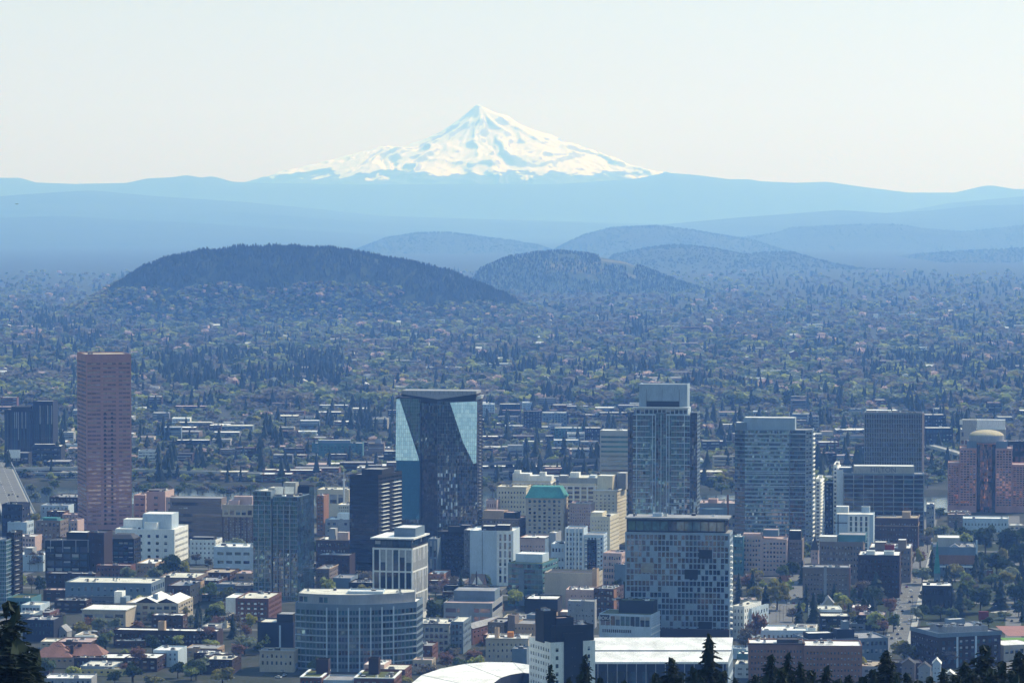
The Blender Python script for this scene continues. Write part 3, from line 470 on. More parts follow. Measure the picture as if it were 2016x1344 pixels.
simple('yellow_annex', 'low pale yellow annex in front of the dark brick row', 153, 256, 1316, vb=1330, dep=10, wall='yellow', roof='r_cream', F=P(1, 8, .4, .4), nu=3, yaw=2)
simple('white_shed', 'long white-roofed shed at the foot of the yellow annex', 84, 178, 1334, vb=1352, dep=22, wall='grey', roof='r_white', F=P(1, 9, .4, .5), nu=4, yaw=2)
simple('white_shed', 'short white-roofed shed beside the red tiled house', 58, 94, 1320, vb=1340, dep=18, wall='darkbrick', roof='r_white', F=P(1, 4, .4, .5), nu=2, yaw=2)
simple('pale_blue_house', 'pale blue house with a white flat roof and dark parapet', 300, 349, 1279, vb=1312, dep=24, wall='paleblue', roof='r_white', F=P(2, 5, .35, .45, g='blue'), L=P(2, 5, .35, .45), nu=3)
simple('brown_house', 'brown house with a pale flat roof near the golden round tree', 400, 456, 1297, vb=1326, dep=26, wall='darkbrick', roof='r_cream', F=P(2, 7, .4, .45), R=P(2, 5, .4, .4), nu=5)
simple('brown_house', 'low brown white-roofed house behind the brown house near the golden round tree', 380, 424, 1284, vb=1302, dep=18, wall='darkbrick', roof='r_white', F=P(1, 5, .4, .45), nu=3)
simple('grey_garage', 'low grey garage at the end of the long brick apartments', 396, 424, 1232, vb=1252, dep=20, wall='grey', roof='r_cream', F=P(2, 3, .7, .3), nu=2)
# ======== centre left
b = Bld('teal_glass_tower', 'teal glass tower with white rooftop skylights', 499, 585, 976, vb=1182, yaw=14, wall='bluegrey', roof='r_cream')
xk = b.x(537)
b.vol(0, xk - 1.2, -1.2, 30, z1=b.z(966), F=C(24, 9, 'tealtower', 'grey', .012, sp='bluegrey', spf=.2)); b.vol(xk, b.W, 0, 30, F=C(24, 12, 'tealtower', 'grey', .012, sp='bluegrey', spf=.2), R=C(24, 14, 'blue', 'navy', .012)); b.prism([(b.W - 12, 30.02), (b.W + .02, 30.02), (b.W + .02, 42), (b.W - 12, 42)], 0, b.z(956, 30), [None, C(24, 12, 'blue', 'navy', .01)], wall='navy')
for i in range(6): x = 4 + i * (b.W - 5) / 6; b.box('fin', x, -1.5, 4, x + .5, -.3, b.H - 6, 'grey')
for (ua, ub, v, y) in ((540, 557, 962, 8), (560, 578, 961, 8)):
    mb = MB(); xa, xb = b.x(ua, y), b.x(ub, y); zt = b.z(v, y); mb.poly([(xa, y, zt - 4), (xb, y, zt - 4), (xb - 1.5, y + 6, zt + 1), (xa - 1.5, y + 6, zt + 1)], 'r_cream'); mb.poly([(xb, y, zt - 4), (xa, y, zt - 4), (xa, y, zt - 7), (xb, y, zt - 7)][::-1], 'midgrey'); b.add(mb, 'skylight')
b.pent(558, 582, 949, 24, 32, 'concrete', 'r_white'); b.pent(528, 560, 960, 16, 30, 'concrete', 'r_cream'); b.units(6)
b = Bld('black_balcony_tower', 'black glass tower with white balcony edges on its sunlit side', 688, 745, 934, vb=1140, yaw=20, wall='black', roof='r_grey')
b.vol(y1=50, F=C(24, 13, 'black', 'navy', .01, sp='navy', spf=.2), R=P(24, 6, .9, .6, .5, 6, 2, .3, 'black'), L=P(24, 5, .7, .6, g='dark')); b.pent(712, 752, 923, 10, 30, 'dark'); b.pent(728, 762, 921, 30, 46, 'black', 'r_dark'); b.units(9, y1=45)
for i in range(23): z = 8 + i * (b.H - 10) / 24; b.box('balcony', b.W - .1, 6, z, b.W + 1.5, 20, z + .35, 'white'); b.box('balcony', b.W - .1, 30, z, b.W + 1.5, 46, z + .35, 'white')
b = Bld('cream_bank', 'cream building with a big dark-windowed upper storey behind the black balcony tower', 625, 687, 963, D=3250, wall='cream', roof='r_cream')
b.vol(y1=30, F=P(1, 3, .82, .85, 3, b.H - 14, 4, .8, 'dark'), R=P(3, 4, .4, .5)); b.units(5)
b = Bld('radio_mast', 'slim white radio mast behind the black balcony tower', 676, 678, 962, D=3240, cat='mast'); mb = MB(); mb.bar((.4, .4, 0), (.4, .4, b.z(945)), .9, 'white'); mb.bar((.4, .4, b.z(945)), (.4, .4, b.z(921)), .3, 'white', r1=.12); b.add(mb, 'pole'); mb = MB(); mb.box(-1, -.4, b.z(946), 1.8, 1.2, b.z(943), 'white', True); b.add(mb, 'platform')
simple('cream_annex', 'small cream annex with paired windows in front of the cream bank', 664, 688, 993, D=3100, dep=24, wall='cream', roof='r_white', F=P(3, 5, .4, .5, mb=18), nu=2)
simple('grey_block', 'grey block with white rooftop boxes between the two dark glass towers', 640, 687, 1022, D=3020, dep=30, wall='grey', roof='r_white', F=P(3, 4, .5, .4), nu=6, pents=((664, 687, 1010, dict(wall='white')),))
simple('pink_brick_block', 'narrow pink brick block beside the teal glass tower', 623, 637, 975, D=3100, dep=24, wall='orangebrick', roof='r_pink', F=P(9, 2, .6, .45), nu=1)
b = simple('brick_office', 'brown brick office with a cream cornice between the two dark glass towers', 622, 688, 1062, vb=1108, dep=34, wall='brown', roof='r_white', F=P(3, 11, .5, .5, 1, 2, 2), nu=8); b.cornice(b.H - .5, .8, .6, 'tan', y1=34); b.pent(648, 660, 1040, 6, 16, 'grey', 'r_white'); b.pent(664, 686, 1047, 4, 12, 'pinkpale', 'r_white')
simple('dark_brick_warehouse', 'nearly black brick warehouse at the foot of the brown brick office', 622, 688, 1092, vb=1150, dep=24, wall='darkbrick', roof='r_grey', F=P(4, 8, .3, .4, g='black'), nu=2)
b = Bld('white_steeple', 'small white church belfry with a pointed cap between the two dark glass towers', 646, 664, 1104, vb=1146, cat='church', wall='paleblue', roof='r_grey')
b.vol(y1=8, flat=False, F=P(2, 2, .35, .6)); b.hip(0, b.W, 0, 8, b.H, 2.5, 2.2, 'r_grey', over=.3, insy=2.2); b.prism([(b.W * .3, 2.4), (b.W * .7, 2.4), (b.W * .7, 5.4), (b.W * .3, 5.4)], b.H + 2, b.z(1092), [P(1, 1, .5, .6, g='dark')], name='belfry', wall='white', flat=False); b.hip(b.W * .3, b.W * .7, 2.4, 5.4, b.z(1092), b.z(1084) - b.z(1092), 1.7, 'r_grey', over=.2, insy=1.65)
simple('tan_hotel', 'small tan brick hotel with a sunlit side next to the teal glass tower', 622, 648, 1119, vb=1170, dep=34, wall='taupe', roof='r_grey', F=P(5, 4, .4, .45), R=P(5, 6, .5, .5), cor='tan', nu=3)
simple('blue_grey_hall', 'blank blue-grey hall beside the small tan brick hotel', 655, 690, 1137, vb=1172, dep=30, wall='bluegrey', roof='r_grey', nu=2)
simple('dark_shop', 'low dark shop with a pale cluttered roof before the black balcony tower', 686, 733, 1146, vb=1176, dep=26, wall='black', roof='r_grey', F=P(1, 6, .5, .4), nu=9)
b = Bld('white_framed_tower', 'glass tower in a white grid frame under a flat white roof slab', 733, 812, 1078, vb=1230, yaw=14, wall='white', roof='r_white')
b.vol(y1=40, F=P(3, 6, .8, .93, .6, 6, .8, .7, 'dark'), R=P(3, 20, .72, .93, .6, 6, .8, .15, 'dark'), flat=False); b.vol(1, b.W - 1, 1, 39, b.H, b.z(1061), F=P(1, 6, .9, .85, .4, .4, .8, .2, 'blue'), R=P(1, 8, .9, .85, .4, .4, .8, .2, 'blue'), wall='dark', flat=False)
b.box('roof_slab', -1.2, -1.2, b.z(1061), b.W + 1.2, 41, b.z(1061) + 1, 'r_white'); b.pent(776, 818, 1038, 10, 34, 'bluegrey', 'r_white', z0=b.z(1061) + 1)
GS['bluemix'] = ['g_blue', 'g_blue', 'g_teal', 'g_deepglass', 'g_dark', 'g_blue']; glassmat('g_deepglass', (.02, .08, .14), ior=1.9)
# curved office: a bowed front of many facets
b = Bld('curved_office', 'broad teal office with a bowed glass front and white ledges', 577, 815, 1190, vb=1322, yaw=3, wall='bluegrey', roof='r_white')
n = 11; pts = [(b.W * i / n, 1.5 + 20 * (abs(i / n - .42) / .58) ** 2.2 * (1 if i / n > .42 else .9)) for i in range(n + 1)]; pts += [(b.W + 2, 46), (0, 46)]
sp_ = {i: P(9, 3 if i not in (0,) else 2, .84, .66, .25, 1.2, 3.2, .45, 'teal' if i in (0, 1, 9, 10) else 'bluemix') for i in range(n)}; sp_[n] = P(9, 9, .8, .6, .4, 1, 3, .4, 'teal'); b.prism(pts, 0, b.H, sp_)
for i in range(n):
    for k in range(9):
        z = 1.1 + k * (b.H - 4.4) / 9; mb = MB(); p, q_ = Vector(pts[i]), Vector(pts[i + 1]); a_ = (q_ - p).normalized(); nn = Vector((a_.y, -a_.x)) * .5
        if i > 7 or i < 3: mb.poly([(*(p + nn), z), (*(q_ + nn), z), (*q_, z), (*p, z)][::-1], 'white'); mb.poly([(*(p + nn), z + .3), (*(q_ + nn), z + .3), (*q_, z + .3), (*p, z + .3)], 'white'); mb.poly([(*(p + nn), z), (*(q_ + nn), z), (*(q_ + nn), z + .3), (*(p + nn), z + .3)], 'paleblue'); b.add(mb, 'ledge')
for i in range(3, 10):
    p = Vector(pts[i]); b.box('pier', p.x - .45, p.y - .7, 0, p.x + .45, p.y - .02, b.H - 2, 'paleblue')
ins = [(x * .96 + .02 * b.W, y + 4) for x, y in pts[:n + 1]] + [(b.W * .97, 42), (b.W * .03, 42)]; b.prism(ins, b.H - .9, b.z(1170, 6), wall='grey', roof='r_cream', parapet=.4, name='penthouse', specs={0: P(1, 2, .8, .6, .3, .3, .8, .1, 'teal'), 2: P(1, 2, .8, .6, .3, .3, .8, .1, 'teal')}); b.vol(b.x(680), b.x(750), 14, 30, b.z(1170, 6) - .4, b.z(1163, 14), wall='paleblue', name='penthouse'); b.units(7, z=b.z(1170, 6) - .4, y0=10, y1=38)
b = simple('red_brick_hall', 'red brick apartment hall with white window bays and one white end wall', 463, 528, 1177, vb=1224, dep=44, wall='brick', roof='r_cream', F=P(4, 9, .45, .5, 1, 1.2, 1.8, .25, 'mixed'), R=P(4, 12, .4, .55, 1, 1, 1.5, .25, 'mixed'), nu=6); b.vol(b.x(443), -.05, 2, 30, 0, b.H, wall='white', name='end_wall', roof='r_white')
for fx in (.2, .4, .6, .8):
    for k in range(4): b.box('window_bay', b.W * fx - .9, -.6, 2 + k * (b.H - 3) / 4, b.W * fx + .9, -.02, 3.1 + k * (b.H - 3) / 4, 'white')
b = simple('dark_blue_block', 'blank navy block with one pale blue stripe beside the bowed office', 506, 577, 1224, vb=1282, dep=24, wall='navy', roof='r_cream', nu=0); b.box('light_stripe', b.W * .6, -.2, 3, b.W * .65, -.02, b.H - 2, 'paleblue'); b.pent(545, 577, 1208, 6, 22, 'black', 'r_grey')  # stripe is plain pale blue wall colour
b = simple('cream_house', 'weathered cream stucco house below the navy block', 510, 577, 1280, vb=1322, dep=16, wall='beige', roof='r_grey', F=P(2, 7, .4, .5), nu=2, cor='beige')
b = Bld('green_roof_flats', 'U-shaped brick flats with planted green roofs and white copings', 590, 775, 1334, vb=1372, yaw=6, wall='brick', roof='r_green')
for xa, xb in ((0, b.x(633)), (b.x(697), b.W)):
    b.vol(xa, xb, 0, 34, F=P(2, 5, .55, .5, g='mixed'), R=P(2, 8, .5, .5), wall='brick', roof='r_green', parapet=.3)
    for x0, x1, y0, y1 in ((xa - .3, xb + .3, -.3, 1.2), (xa - .3, xa + 1.2, 1.21, 34), (xb - 1.2, xb + .3, 1.21, 34)): b.box('coping', x0, y0, b.H + .02, x1, y1, b.H + .5, 'white')
b.vol(b.x(633) + .05, b.x(697) - .05, 6, 30, 0, b.H - 2, F=P(2, 6, .5, .5, g='mixed'), wall='paleblue', roof='r_grey'); b.vol(b.x(612), b.x(636), 20, 28, b.H - 1, b.z(1298, 20), wall='darkbrick', name='stair_tower'); b.vol(b.x(716), b.x(736), 20, 28, b.H - 1, b.z(1294, 20), wall='darkbrick', name='stair_tower'); b.units(5, x0=b.x(700), z=b.H - .3)
# ======== centre
glassmat('g_deepblue', (.03, .2, .42), .04, 1.5, .85, .3); GS['deepblue'] = ['g_deepblue'] * 4 + ['g_blue']; GS['citymirror'] = ['g_mirror'] * 2 + ['g_dark'] * 3 + ['g_grey', 'g_blue', 'g_black']; GS['facetcity'] = ['g_mirror', 'g_grey', 'g_tealmirror', 'g_mirror']; GS['bright'] = ['g_bright', 'g_bright', 'g_mirror', 'g_dark', 'g_black', 'blind']
def extr(b, pts, y0, y1, mat, name):
    pts = [(b.x(u, y0), b.z(v, y0)) for u, v in pts]; mb = MB(); n = len(pts)
    mb.poly([(x, y0, z) for x, z in pts][::-1], mat); mb.poly([(x, y1, z) for x, z in pts], mat)
    for i in range(n): (xa, za), (xb, zb) = pts[i], pts[(i + 1) % n]; mb.poly([(xa, y0, za), (xb, y0, zb), (xb, y1, zb), (xa, y1, za)], mat)
    return b.add(mb, name)
b = Bld('folded_glass_tower', 'tall folded glass tower with blue sky-reflecting facets and a slanted louvred crown', 780, 940, 789, D=3080, wall='navy', roof='r_dark')
xa, xb_, xc = b.x(827), b.x(862), b.W
def fm(x, z): return (random.choice(('g_black', 'g_black', 'g_dark')), 0) if z < .58 else None
def fr(x, z): return (random.choice(GS['bright']), 0) if .02 < x < .5 and z < .5 and random.random() < .4 else None  # pale panes stand in for bright broken reflections on the lower front
b.vol(0, xa, 0, 30, z1=b.z(783), F=C(38, 14, 'facetcity', 'bluegrey', .012, mw=.1), L=C(38, 8, 'facetcity', 'bluegrey', .02, mw=.1))
b.vol(xa + .02, xb_, 3, 30, z1=b.z(790), F=C(38, 11, 'citymirror', 'navy', .02, fn=fm, mw=.1)); b.vol(xb_ + .02, xc, -1.5, 30, z1=b.z(788), F=C(38, 24, 'citymirror', 'bluegrey', .014, fn=fr, mw=.1), R=P(36, 4, .9, .55, .4, 6, 2, .3, 'black'))
def facet(pts, mat, name, y0, lean):
    pp = [(b.x(u, y0), b.z(v, y0)) for u, v in pts]; zt = max(z for _, z in pp); mb = MB(); f = [(x, y0 - (zt - z) * lean, z) for x, z in pp]; k = [(x, y0 + 2.5, z) for x, z in pp]; mb.poly(f[::-1], mat)
    for i in range(len(pp)): q = (i + 1) % len(pp); mb.poly([f[i], f[q], k[q], k[i]], 'navy')
    b.add(mb, name)
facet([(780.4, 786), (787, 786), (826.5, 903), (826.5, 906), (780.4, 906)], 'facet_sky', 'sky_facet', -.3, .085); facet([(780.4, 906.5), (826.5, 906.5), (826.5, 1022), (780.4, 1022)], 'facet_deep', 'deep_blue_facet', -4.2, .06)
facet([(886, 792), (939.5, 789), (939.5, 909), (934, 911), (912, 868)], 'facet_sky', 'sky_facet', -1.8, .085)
extr(b, [(790, 776), (862, 786), (938, 775), (935, 788), (866, 794), (830, 793), (828, 786), (790, 779)], -1, 24, 'black', 'crown_soffit'); extr(b, [(790, 769), (938, 769), (938, 774.6), (862, 785.6), (790, 775.6)], -1.6, 25, 'grey', 'louvre_crown'); extr(b, [(934, 780), (949, 777), (946, 784), (934, 788)], 4, 18, 'white', 'crown_fin')
for i in range(32): u = 793 + i * 4.5; b.box('louvre', b.x(u, -1.6), -1.9, b.z(776), b.x(u, -1.6) + .3, -1.62, b.z(770), 'midgrey') if i % 2 == 0 else None
for i in range(34): z = 6 + i * (b.H - 10) / 36; b.box('balcony', b.W - .1, 8, z, b.W + 1.3, 14, z + .4, 'grey')
b = simple('dark_office_slab', 'nearly black office slab at the foot of the folded glass tower', 862, 922, 1046, vb=1136, dep=24, wall='black', roof='r_dark', F=P(9, 9, .5, .45, g='black'), nu=5); b.pent(906, 926, 1033, 2, 12, 'dark', 'r_grey'); b.pent(882, 906, 1036, 4, 14, 'dark')
simple('blue_column_block', 'narrow dark blue block with pale columns beside the white framed tower', 843, 861, 1060, vb=1140, dep=22, wall='bluegrey', roof='r_grey', F=P(2, 2, .6, .9, .4, 3, 1, .5, 'blue'), nu=1)
b = simple('white_slab_tower', 'white slab tower, half blank and half dark window strips', 925, 1011, 1044, vb=1152, dep=34, wall='paleblue', roof='r_white', F=None, R=None, nu=3)
b.box('joint', b.x(949), -.15, 2, b.x(950), -.02, b.H - 1, 'midgrey'); b.vol(b.x(978), b.W, -.5, -.02, 0, b.H, F=P(6, 3, .48, .8, 1, 2, 2, .35, 'dark'), wall='white', name='window_bay_wall', flat=False); b.pent(948, 974, 1035, 8, 20, 'dark', 'r_white'); b.pent(976, 1004, 1033, 8, 20, 'dark', 'r_white'); b.vol(b.x(912), -.03, 3, 30, 0, b.H, F=P(9, 3, .4, .4, g='dark'), wall='midgrey', name='side_wing')
b = Bld('gabled_church', 'small church with a bright white steep gable and dark pointed spire', 925, 950, 1150, vb=1172, cat='church', wall='darkbrick', roof='r_white')
b.vol(y1=20, flat=False); b.gable(0, b.W, 0, 20, b.H, 7, 'x', roof='r_dark'); mb = MB(); z0, z1 = b.H, b.z(1131, -1); mb.poly([(b.W * .2, -1, z0), (b.W + 1, -1, z0), (b.W * .55, -.4, z1)], 'r_white'); b.add(mb, 'white_gable'); b.prism([(b.W * .5, -2), (b.W * .6, -2), (b.W * .6, -1.2), (b.W * .5, -1.2)], 0, b.z(1134, -2), wall='darkbrick', name='spire', flat=False); b.hip(b.W * .5, b.W * .6, -2, -1.2, b.z(1134, -2), 4, .5, 'r_dark', over=.2, insy=.3)
simple('church_hall', 'low dark hall with a long pale roof edge beside the small gabled church', 874, 960, 1152, vb=1176, dep=10, wall='dark', roof='r_white', nu=3)
b = simple('pink_window_office', 'grey low-rise with a metal roof screen and pinkish windows', 873, 969, 1186, vb=1232, dep=50, wall='grey', roof='r_pink', F=P(2, 4, .9, .5, 1, 2.5, 2.5, .3, 'pink'), R=P(2, 1, .96, .5, .6, 2, 2.5, .3, 'dark'), nu=3); b.pent(893, 974, 1162, 20, 44, 'bluegrey', 'r_grey'); b.vol(b.x(905), b.x(933), -.3, -.02, 0, b.H, wall='grey', name='blank_wall', flat=False)  # windows of pink-tinted glass
b = simple('orange_brick_house', 'orange brick house with a white roof beside the white framed tower', 843, 874, 1129, vb=1160, dep=32, wall='orangebrick', roof='r_white', F=P(3, 4, .3, .4), R=P(3, 5, .4, .4), nu=4)
simple('white_roof_shop', 'small white-roofed shop in front of the orange brick house', 843, 862, 1142, vb=1164, dep=16, wall='brown', roof='r_white', F=P(2, 3, .4, .4), nu=0)
b = simple('column_flats', 'dark grey flats with pale pilasters and a cluttered roof beside the bowed office', 815, 884, 1227, vb=1288, dep=34, wall='concrete', roof='r_cream', F=P(4, 7, .72, .66, .6, 2, 2, .5, 'dark'), R=P(4, 5, .6, .55, g='dark'), nu=10); b.cornice(b.H - .6, .8, .6, 'midgrey', y1=34); b.vol(b.W + .03, b.x(912, 6), 6, 40, 0, b.z(1222, 6), F=P(4, 3, .6, .6), R=P(4, 6, .5, .5), wall='bluegrey')
simple('brick_corner_shop', 'dark red brick corner shop in front of the column-fronted flats', 813, 851, 1270, vb=1302, dep=22, wall='brick', roof='r_grey', F=P(1, 3, .5, .4, g='mixed'), R=P(2, 4, .4, .5), nu=3)
simple('beige_garage', 'low beige garage in front of the dark red brick corner shop', 812, 850, 1298, vb=1326, dep=14, wall='beige', roof='r_pink', F=P(1, 4, .6, .4), R=P(1, 3, .4, .4), nu=1)
b = simple('red_brick_house', 'bright red brick house with a grey roof beyond the column-fronted flats', 912, 930, 1236, vb=1268, dep=50, wall='brick', roof='r_grey', F=P(2, 2, .3, .4), R=P(2, 8, .35, .4), nu=0, yaw=24, par=.2); b.gable(0, b.W, 0, 50, b.H, 3, roof='r_grey')
b = simple('tan_flats', 'tan flats with sunlit side walls and stepped grey roofs', 960, 992, 1224, vb=1286, dep=26, wall='taupe', roof='r_grey', F=P(4, 5, .35, .4), R=P(4, 4, .35, .4), nu=2, yaw=14); b.vol(b.x(998), b.x(1012), 2, 14, 0, b.z(1210), wall='taupe', name='stair_tower'); b.vol(b.x(1009), b.x(1052), 2, 30, 0, b.z(1226), F=P(4, 6, .35, .4), R=P(4, 4, .35, .4, g='dark'), wall='tan')
b.vol(b.x(1052), b.x(1075), 12, 34, 0, b.z(1212), wall='tan', R=P(4, 3, .4, .4), F=P(4, 3, .4, .4)); b.vol(b.x(1015), b.x(1060), 30.1, 46, 0, b.z(1208, 30), wall='bluegrey', name='vaulted_hall')
b = simple('beige_flats', 'broad beige flats with paired dark windows behind the white and black tower', 956, 1040, 1256, vb=1312, dep=26, wall='beige', roof='r_white', F=P(4, 9, .34, .42, 1, 1, 2, .3, 'dark'), L=P(4, 5, .35, .42), nu=7, cor='beige', yaw=4); b.vol(b.x(972), b.x(980), 8, 14, b.H - 1, b.z(1236, 8), wall='tan', name='chimney'); b.box('roof_hut', b.x(996), 12, b.H - 1, b.x(1008), 18, b.H + 2.5, 'orange')
simple('teal_shed', 'small blank teal block wedged beside the white and black tower', 1008, 1037, 1276, vb=1322, dep=14, wall='bluegrey', roof='r_grey', nu=4)
simple('black_hall', 'windowless black hall behind the white and black tower', 1033, 1098, 1178, vb=1222, dep=26, wall='black', roof='r_white', nu=2)
# stadium bowl roof and long white roof
b = Bld('stadium_bowl', 'big curved white stadium roof with a dark open middle', 812, 1035, 1340, D=2120, yaw=0, cat='stadium', wall='white', roof='r_white')
def gp(u, v, z): p = ground(u, v, z); d_ = Vector((p.x, p.y)) - b.o; return (d_.dot(b.t), d_.dot(b.d))
zr_ = 26.; outer = [gp(u, v, zr_) for u, v in ((800, 1352), (830, 1328), (868, 1315), (915, 1306), (960, 1302), (1010, 1303), (1060, 1310), (1110, 1322))]; inner = [gp(u, v, zr_) for u, v in ((960, 1400), (966, 1352), (972, 1338), (986, 1328), (1005, 1322), (1030, 1318), (1060, 1322), (1100, 1332))]
mb = MB()
for i in range(7):
    mb.poly([(*inner[i], zr_ - 1.5), (*inner[i + 1], zr_ - 1.5), (*outer[i + 1], zr_), (*outer[i], zr_)][::-1], 'r_white'); mb.poly([(*outer[i], zr_), (*outer[i + 1], zr_), (*outer[i + 1], 0), (*outer[i], 0)], 'concrete'); mb.poly([(*inner[i], zr_ - 1.5), (*inner[i + 1], zr_ - 1.5), (*inner[i + 1], 0), (*inner[i], 0)], 'navy')
b.add(mb, 'roof')
for i in range(1, 7, 2): mb = MB(); p, q_ = Vector((*inner[i], zr_ - 1.4)), Vector((*outer[i], zr_ + .1)); mb.bar(p, q_, .1, 'grey', 4); b.add(mb, 'roof_seam')
b = Bld('stadium_stand', 'long white double-pitched stadium roof above a dark open stand', 1168, 1434, 1302, D=2040, yaw=0, cat='stadium', wall='navy', roof='r_white')
ym = 20; zf, zm, zb_ = b.z(1302), b.z(1281, ym), b.z(1254, 44); mb = MB(); xl = b.x(1170, 44); xr_ = b.x(1443, 44)
mb.poly([(0, 0, zf), (b.W, 0, zf), (b.x(1440, ym), ym, zm), (b.x(1169, ym), ym, zm)], 'r_white'); mb.poly([(b.x(1169, ym), ym, zm + .7), (b.x(1440, ym), ym, zm + .7), (xr_, 44, zb_), (xl, 44, zb_)], 'r_white'); mb.poly([(b.x(1169, ym), ym, zm), (b.x(1440, ym), ym, zm), (b.x(1440, ym), ym, zm + .7), (b.x(1169, ym), ym, zm + .7)], 'grey'); mb.poly([(0, 0, zf - 1.2), (b.W, 0, zf - 1.2), (b.W, 0, zf), (0, 0, zf)], 'white'); b.add(mb, 'roof')
b.vol(.5, b.W - 1, 1.5, 3, 0, zf - 1.3, F=P(1, 22, .9, .8, .5, 2, 3, .6, 'black'), wall='navy', flat=False); b.prism([(b.W, 2), (b.W + .5, 2), (xr_, 44), (xr_ - 1, 44)], 0, zf - 1.3, [None, P(2, 9, .7, .7, g='teal'), None, None], wall='paleblue', flat=False, name='end_wall'); mb = MB(); mb.poly([(b.W + .3, 2, zf - 1.3), (xr_ - .2, 44, zf - 1.3), (xr_ - .2, 44, zb_ - .2), (b.x(1440, ym) + .3, ym, zm), (b.W + .3, 1, zf)], 'paleblue'); b.add(mb, 'gable_end')
for i in range(14): x = b.W * (i + .5) / 14; mb = MB(); mb.bar((x, -.3, 0), (x, -.3, zf - 1.2), .25, 'grey', 5); b.add(mb, 'column')
b = Bld('white_black_tower', 'white tower with a black central shaft and black rooftop', 1084, 1172, 1258, D=1905, z0=4, wall='white', roof='r_dark', yaw=-23)
b.vol(0, b.x(1110), 0, 30, z1=b.z(1262), F=P(10, 1, .36, .5, 1.5, 2, 2, .35), L=P(11, 8, .48, .5, 1, 2, 2.5, .3, 'dark', band=None), wall='white', roof='r_pink'); b.vol(b.x(1110) + .02, b.x(1147), -.6, 24, z1=b.z(1245), F=P(9, 2, .14, .2, 4, 2, 6, .2, 'grey' if 'grey' in GS else 'mixed'), wall='black', roof='r_dark'); b.vol(b.x(1147) + .02, b.W, 0, 24, z1=b.z(1262), F=P(10, 1, .34, .5, 1.5, 2, 2, .35), R=P(9, 6, .5, .5, g='dark'), wall='white')
b.vol(b.x(1096), b.W - .5, 1, 22, b.z(1262) - .8, b.z(1230), wall='black', roof='r_grey', name='rooftop_block'); b.vol(b.x(1104), b.x(1138), 6, 16, b.z(1230) - .9, b.z(1217), wall='black', roof='r_pink', name='penthouse'); b.vol(b.x(1082), b.x(1107), 8, 20, b.z(1262) - 1, b.z(1203), wall='black', roof='r_grey', name='rooftop_block'); b.units(4, x0=b.x(1140), z=b.z(1230) - .5, y1=14); b.units(4, x0=b.x(1084), x1=b.x(1104), z=b.z(1203) - .5, y0=9, y1=19)
for u in (1144, 1158): mb = MB(); mb.bar((b.x(u), 6, b.z(1230)), (b.x(u), 6, b.z(1213)), .12, 'unitdark', 5); b.add(mb, 'antenna')
# cream group
b = Bld('cream_stepped_block', 'cream wedding-cake block with stepped white rooftop', 1009, 1084, 946, D=3130, wall='cream', roof='r_cream')
b.vol(y1=34, F=P(10, 8, .4, .5, 1, 4, 2), R=P(10, 6, .4, .5)); b.pent(1009, 1043, 932, 4, 20, 'white', 'r_white'); b.pent(1043, 1086, 936, 6, 22, 'white', 'r_white'); b.pent(1012, 1024, 926, 8, 16, 'white'); b.pent(1062, 1074, 929, 8, 16, 'white'); b.cornice(b.z(952), .8, .6, 'white', y1=34)
simple('cream_side_block', 'cream plain block with tiny paired windows in front of the cream wedding-cake block', 978, 1036, 958, D=3085, dep=28, wall='cream', roof='r_cream', F=P(9, 9, .42, .45, 1, 4, 3), R=P(9, 5, .4, .4), cor='cream')
simple('tan_annex', 'small tan block between the folded glass tower and the cream plain block', 957, 978, 984, D=3070, dep=22, wall='pinkpale', roof='r_pink', F=P(4, 4, .5, .4, g='pink'), nu=1)
b = Bld('green_roofed_hotel', 'brown hotel with a steep copper-green hip roof and tall arched window strips', 1035, 1109, 980, D=2955, wall='beige', roof='r_teal')
b.vol(y1=32, F=P(13, 7, .5, .62, 1.4, 2, 1.5, .45, 'dark'), R=P(13, 4, .4, .5, 1, 2, 2), flat=False); b.hip(0, b.W, 0, 32, b.H, b.z(959, 8) - b.z(980, 8), 4.5, over=.8, insy=8); b.cornice(b.H - .8, .7, .5, 'beige', y1=32)
for j in range(7):
    xc = 1.4 + (j + .5) * (b.W - 2.8) / 7; mb = MB(); mb.poly([(xc + 1.3 * math.cos(a), -.06, b.H - 2.9 + 1.3 * math.sin(a)) for a in np.linspace(math.pi, 0, 9)], 'g_teal'); b.add(mb, 'arched_window')
b = Bld('department_store', 'long cream department store with arcaded upper storey and white roof drum', 1100, 1172, 951, D=3140, wall='cream', roof='r_white')
b.vol(y1=50, F=P(9, 5, .7, .6, 1, 4, 2, .4, 'grey' if 'grey' in GS else 'dark'), R=None); b.pent(1116, 1180, 940, 4, 40, 'concrete', 'r_cream'); b.pent(1122, 1140, 930, 8, 20, 'white', 'r_white'); b.pent(1100, 1116, 936, 6, 20, 'grey', 'r_white'); b.pent(1160, 1172, 935, 10, 24, 'paleblue'); b.cornice(b.z(958), .7, .5, 'white', y1=50)
for j in range(6): b.box('pilaster', j * (b.W - 1.4) / 5, -.4, b.z(1000), j * (b.W - 1.4) / 5 + 1.4, -.02, b.z(959), 'white')
b = Bld('cream_tower', 'cream masonry tower with a sunlit windowed side next to the stepped glass tower', 1168, 1214, 964, D=3010, wall='cream', roof='r_cream', yaw=15)
b.vol(y1=38, F=P(14, 5, .4, .42, 1.2, 3, 3.5, .3, 'dark'), R=P(14, 12, .4, .4, 1, 3, 3.5, .25, 'dark')); b.cornice(b.H - .8, .9, .8, 'white', y1=38); b.cornice(b.z(988), .6, .4, 'cream', y1=38); b.pent(1176, 1206, 936, 8, 24, 'cream', 'r_white'); b.pent(1214, 1232, 930, 20, 34, 'grey', 'r_white'); b.units(4)
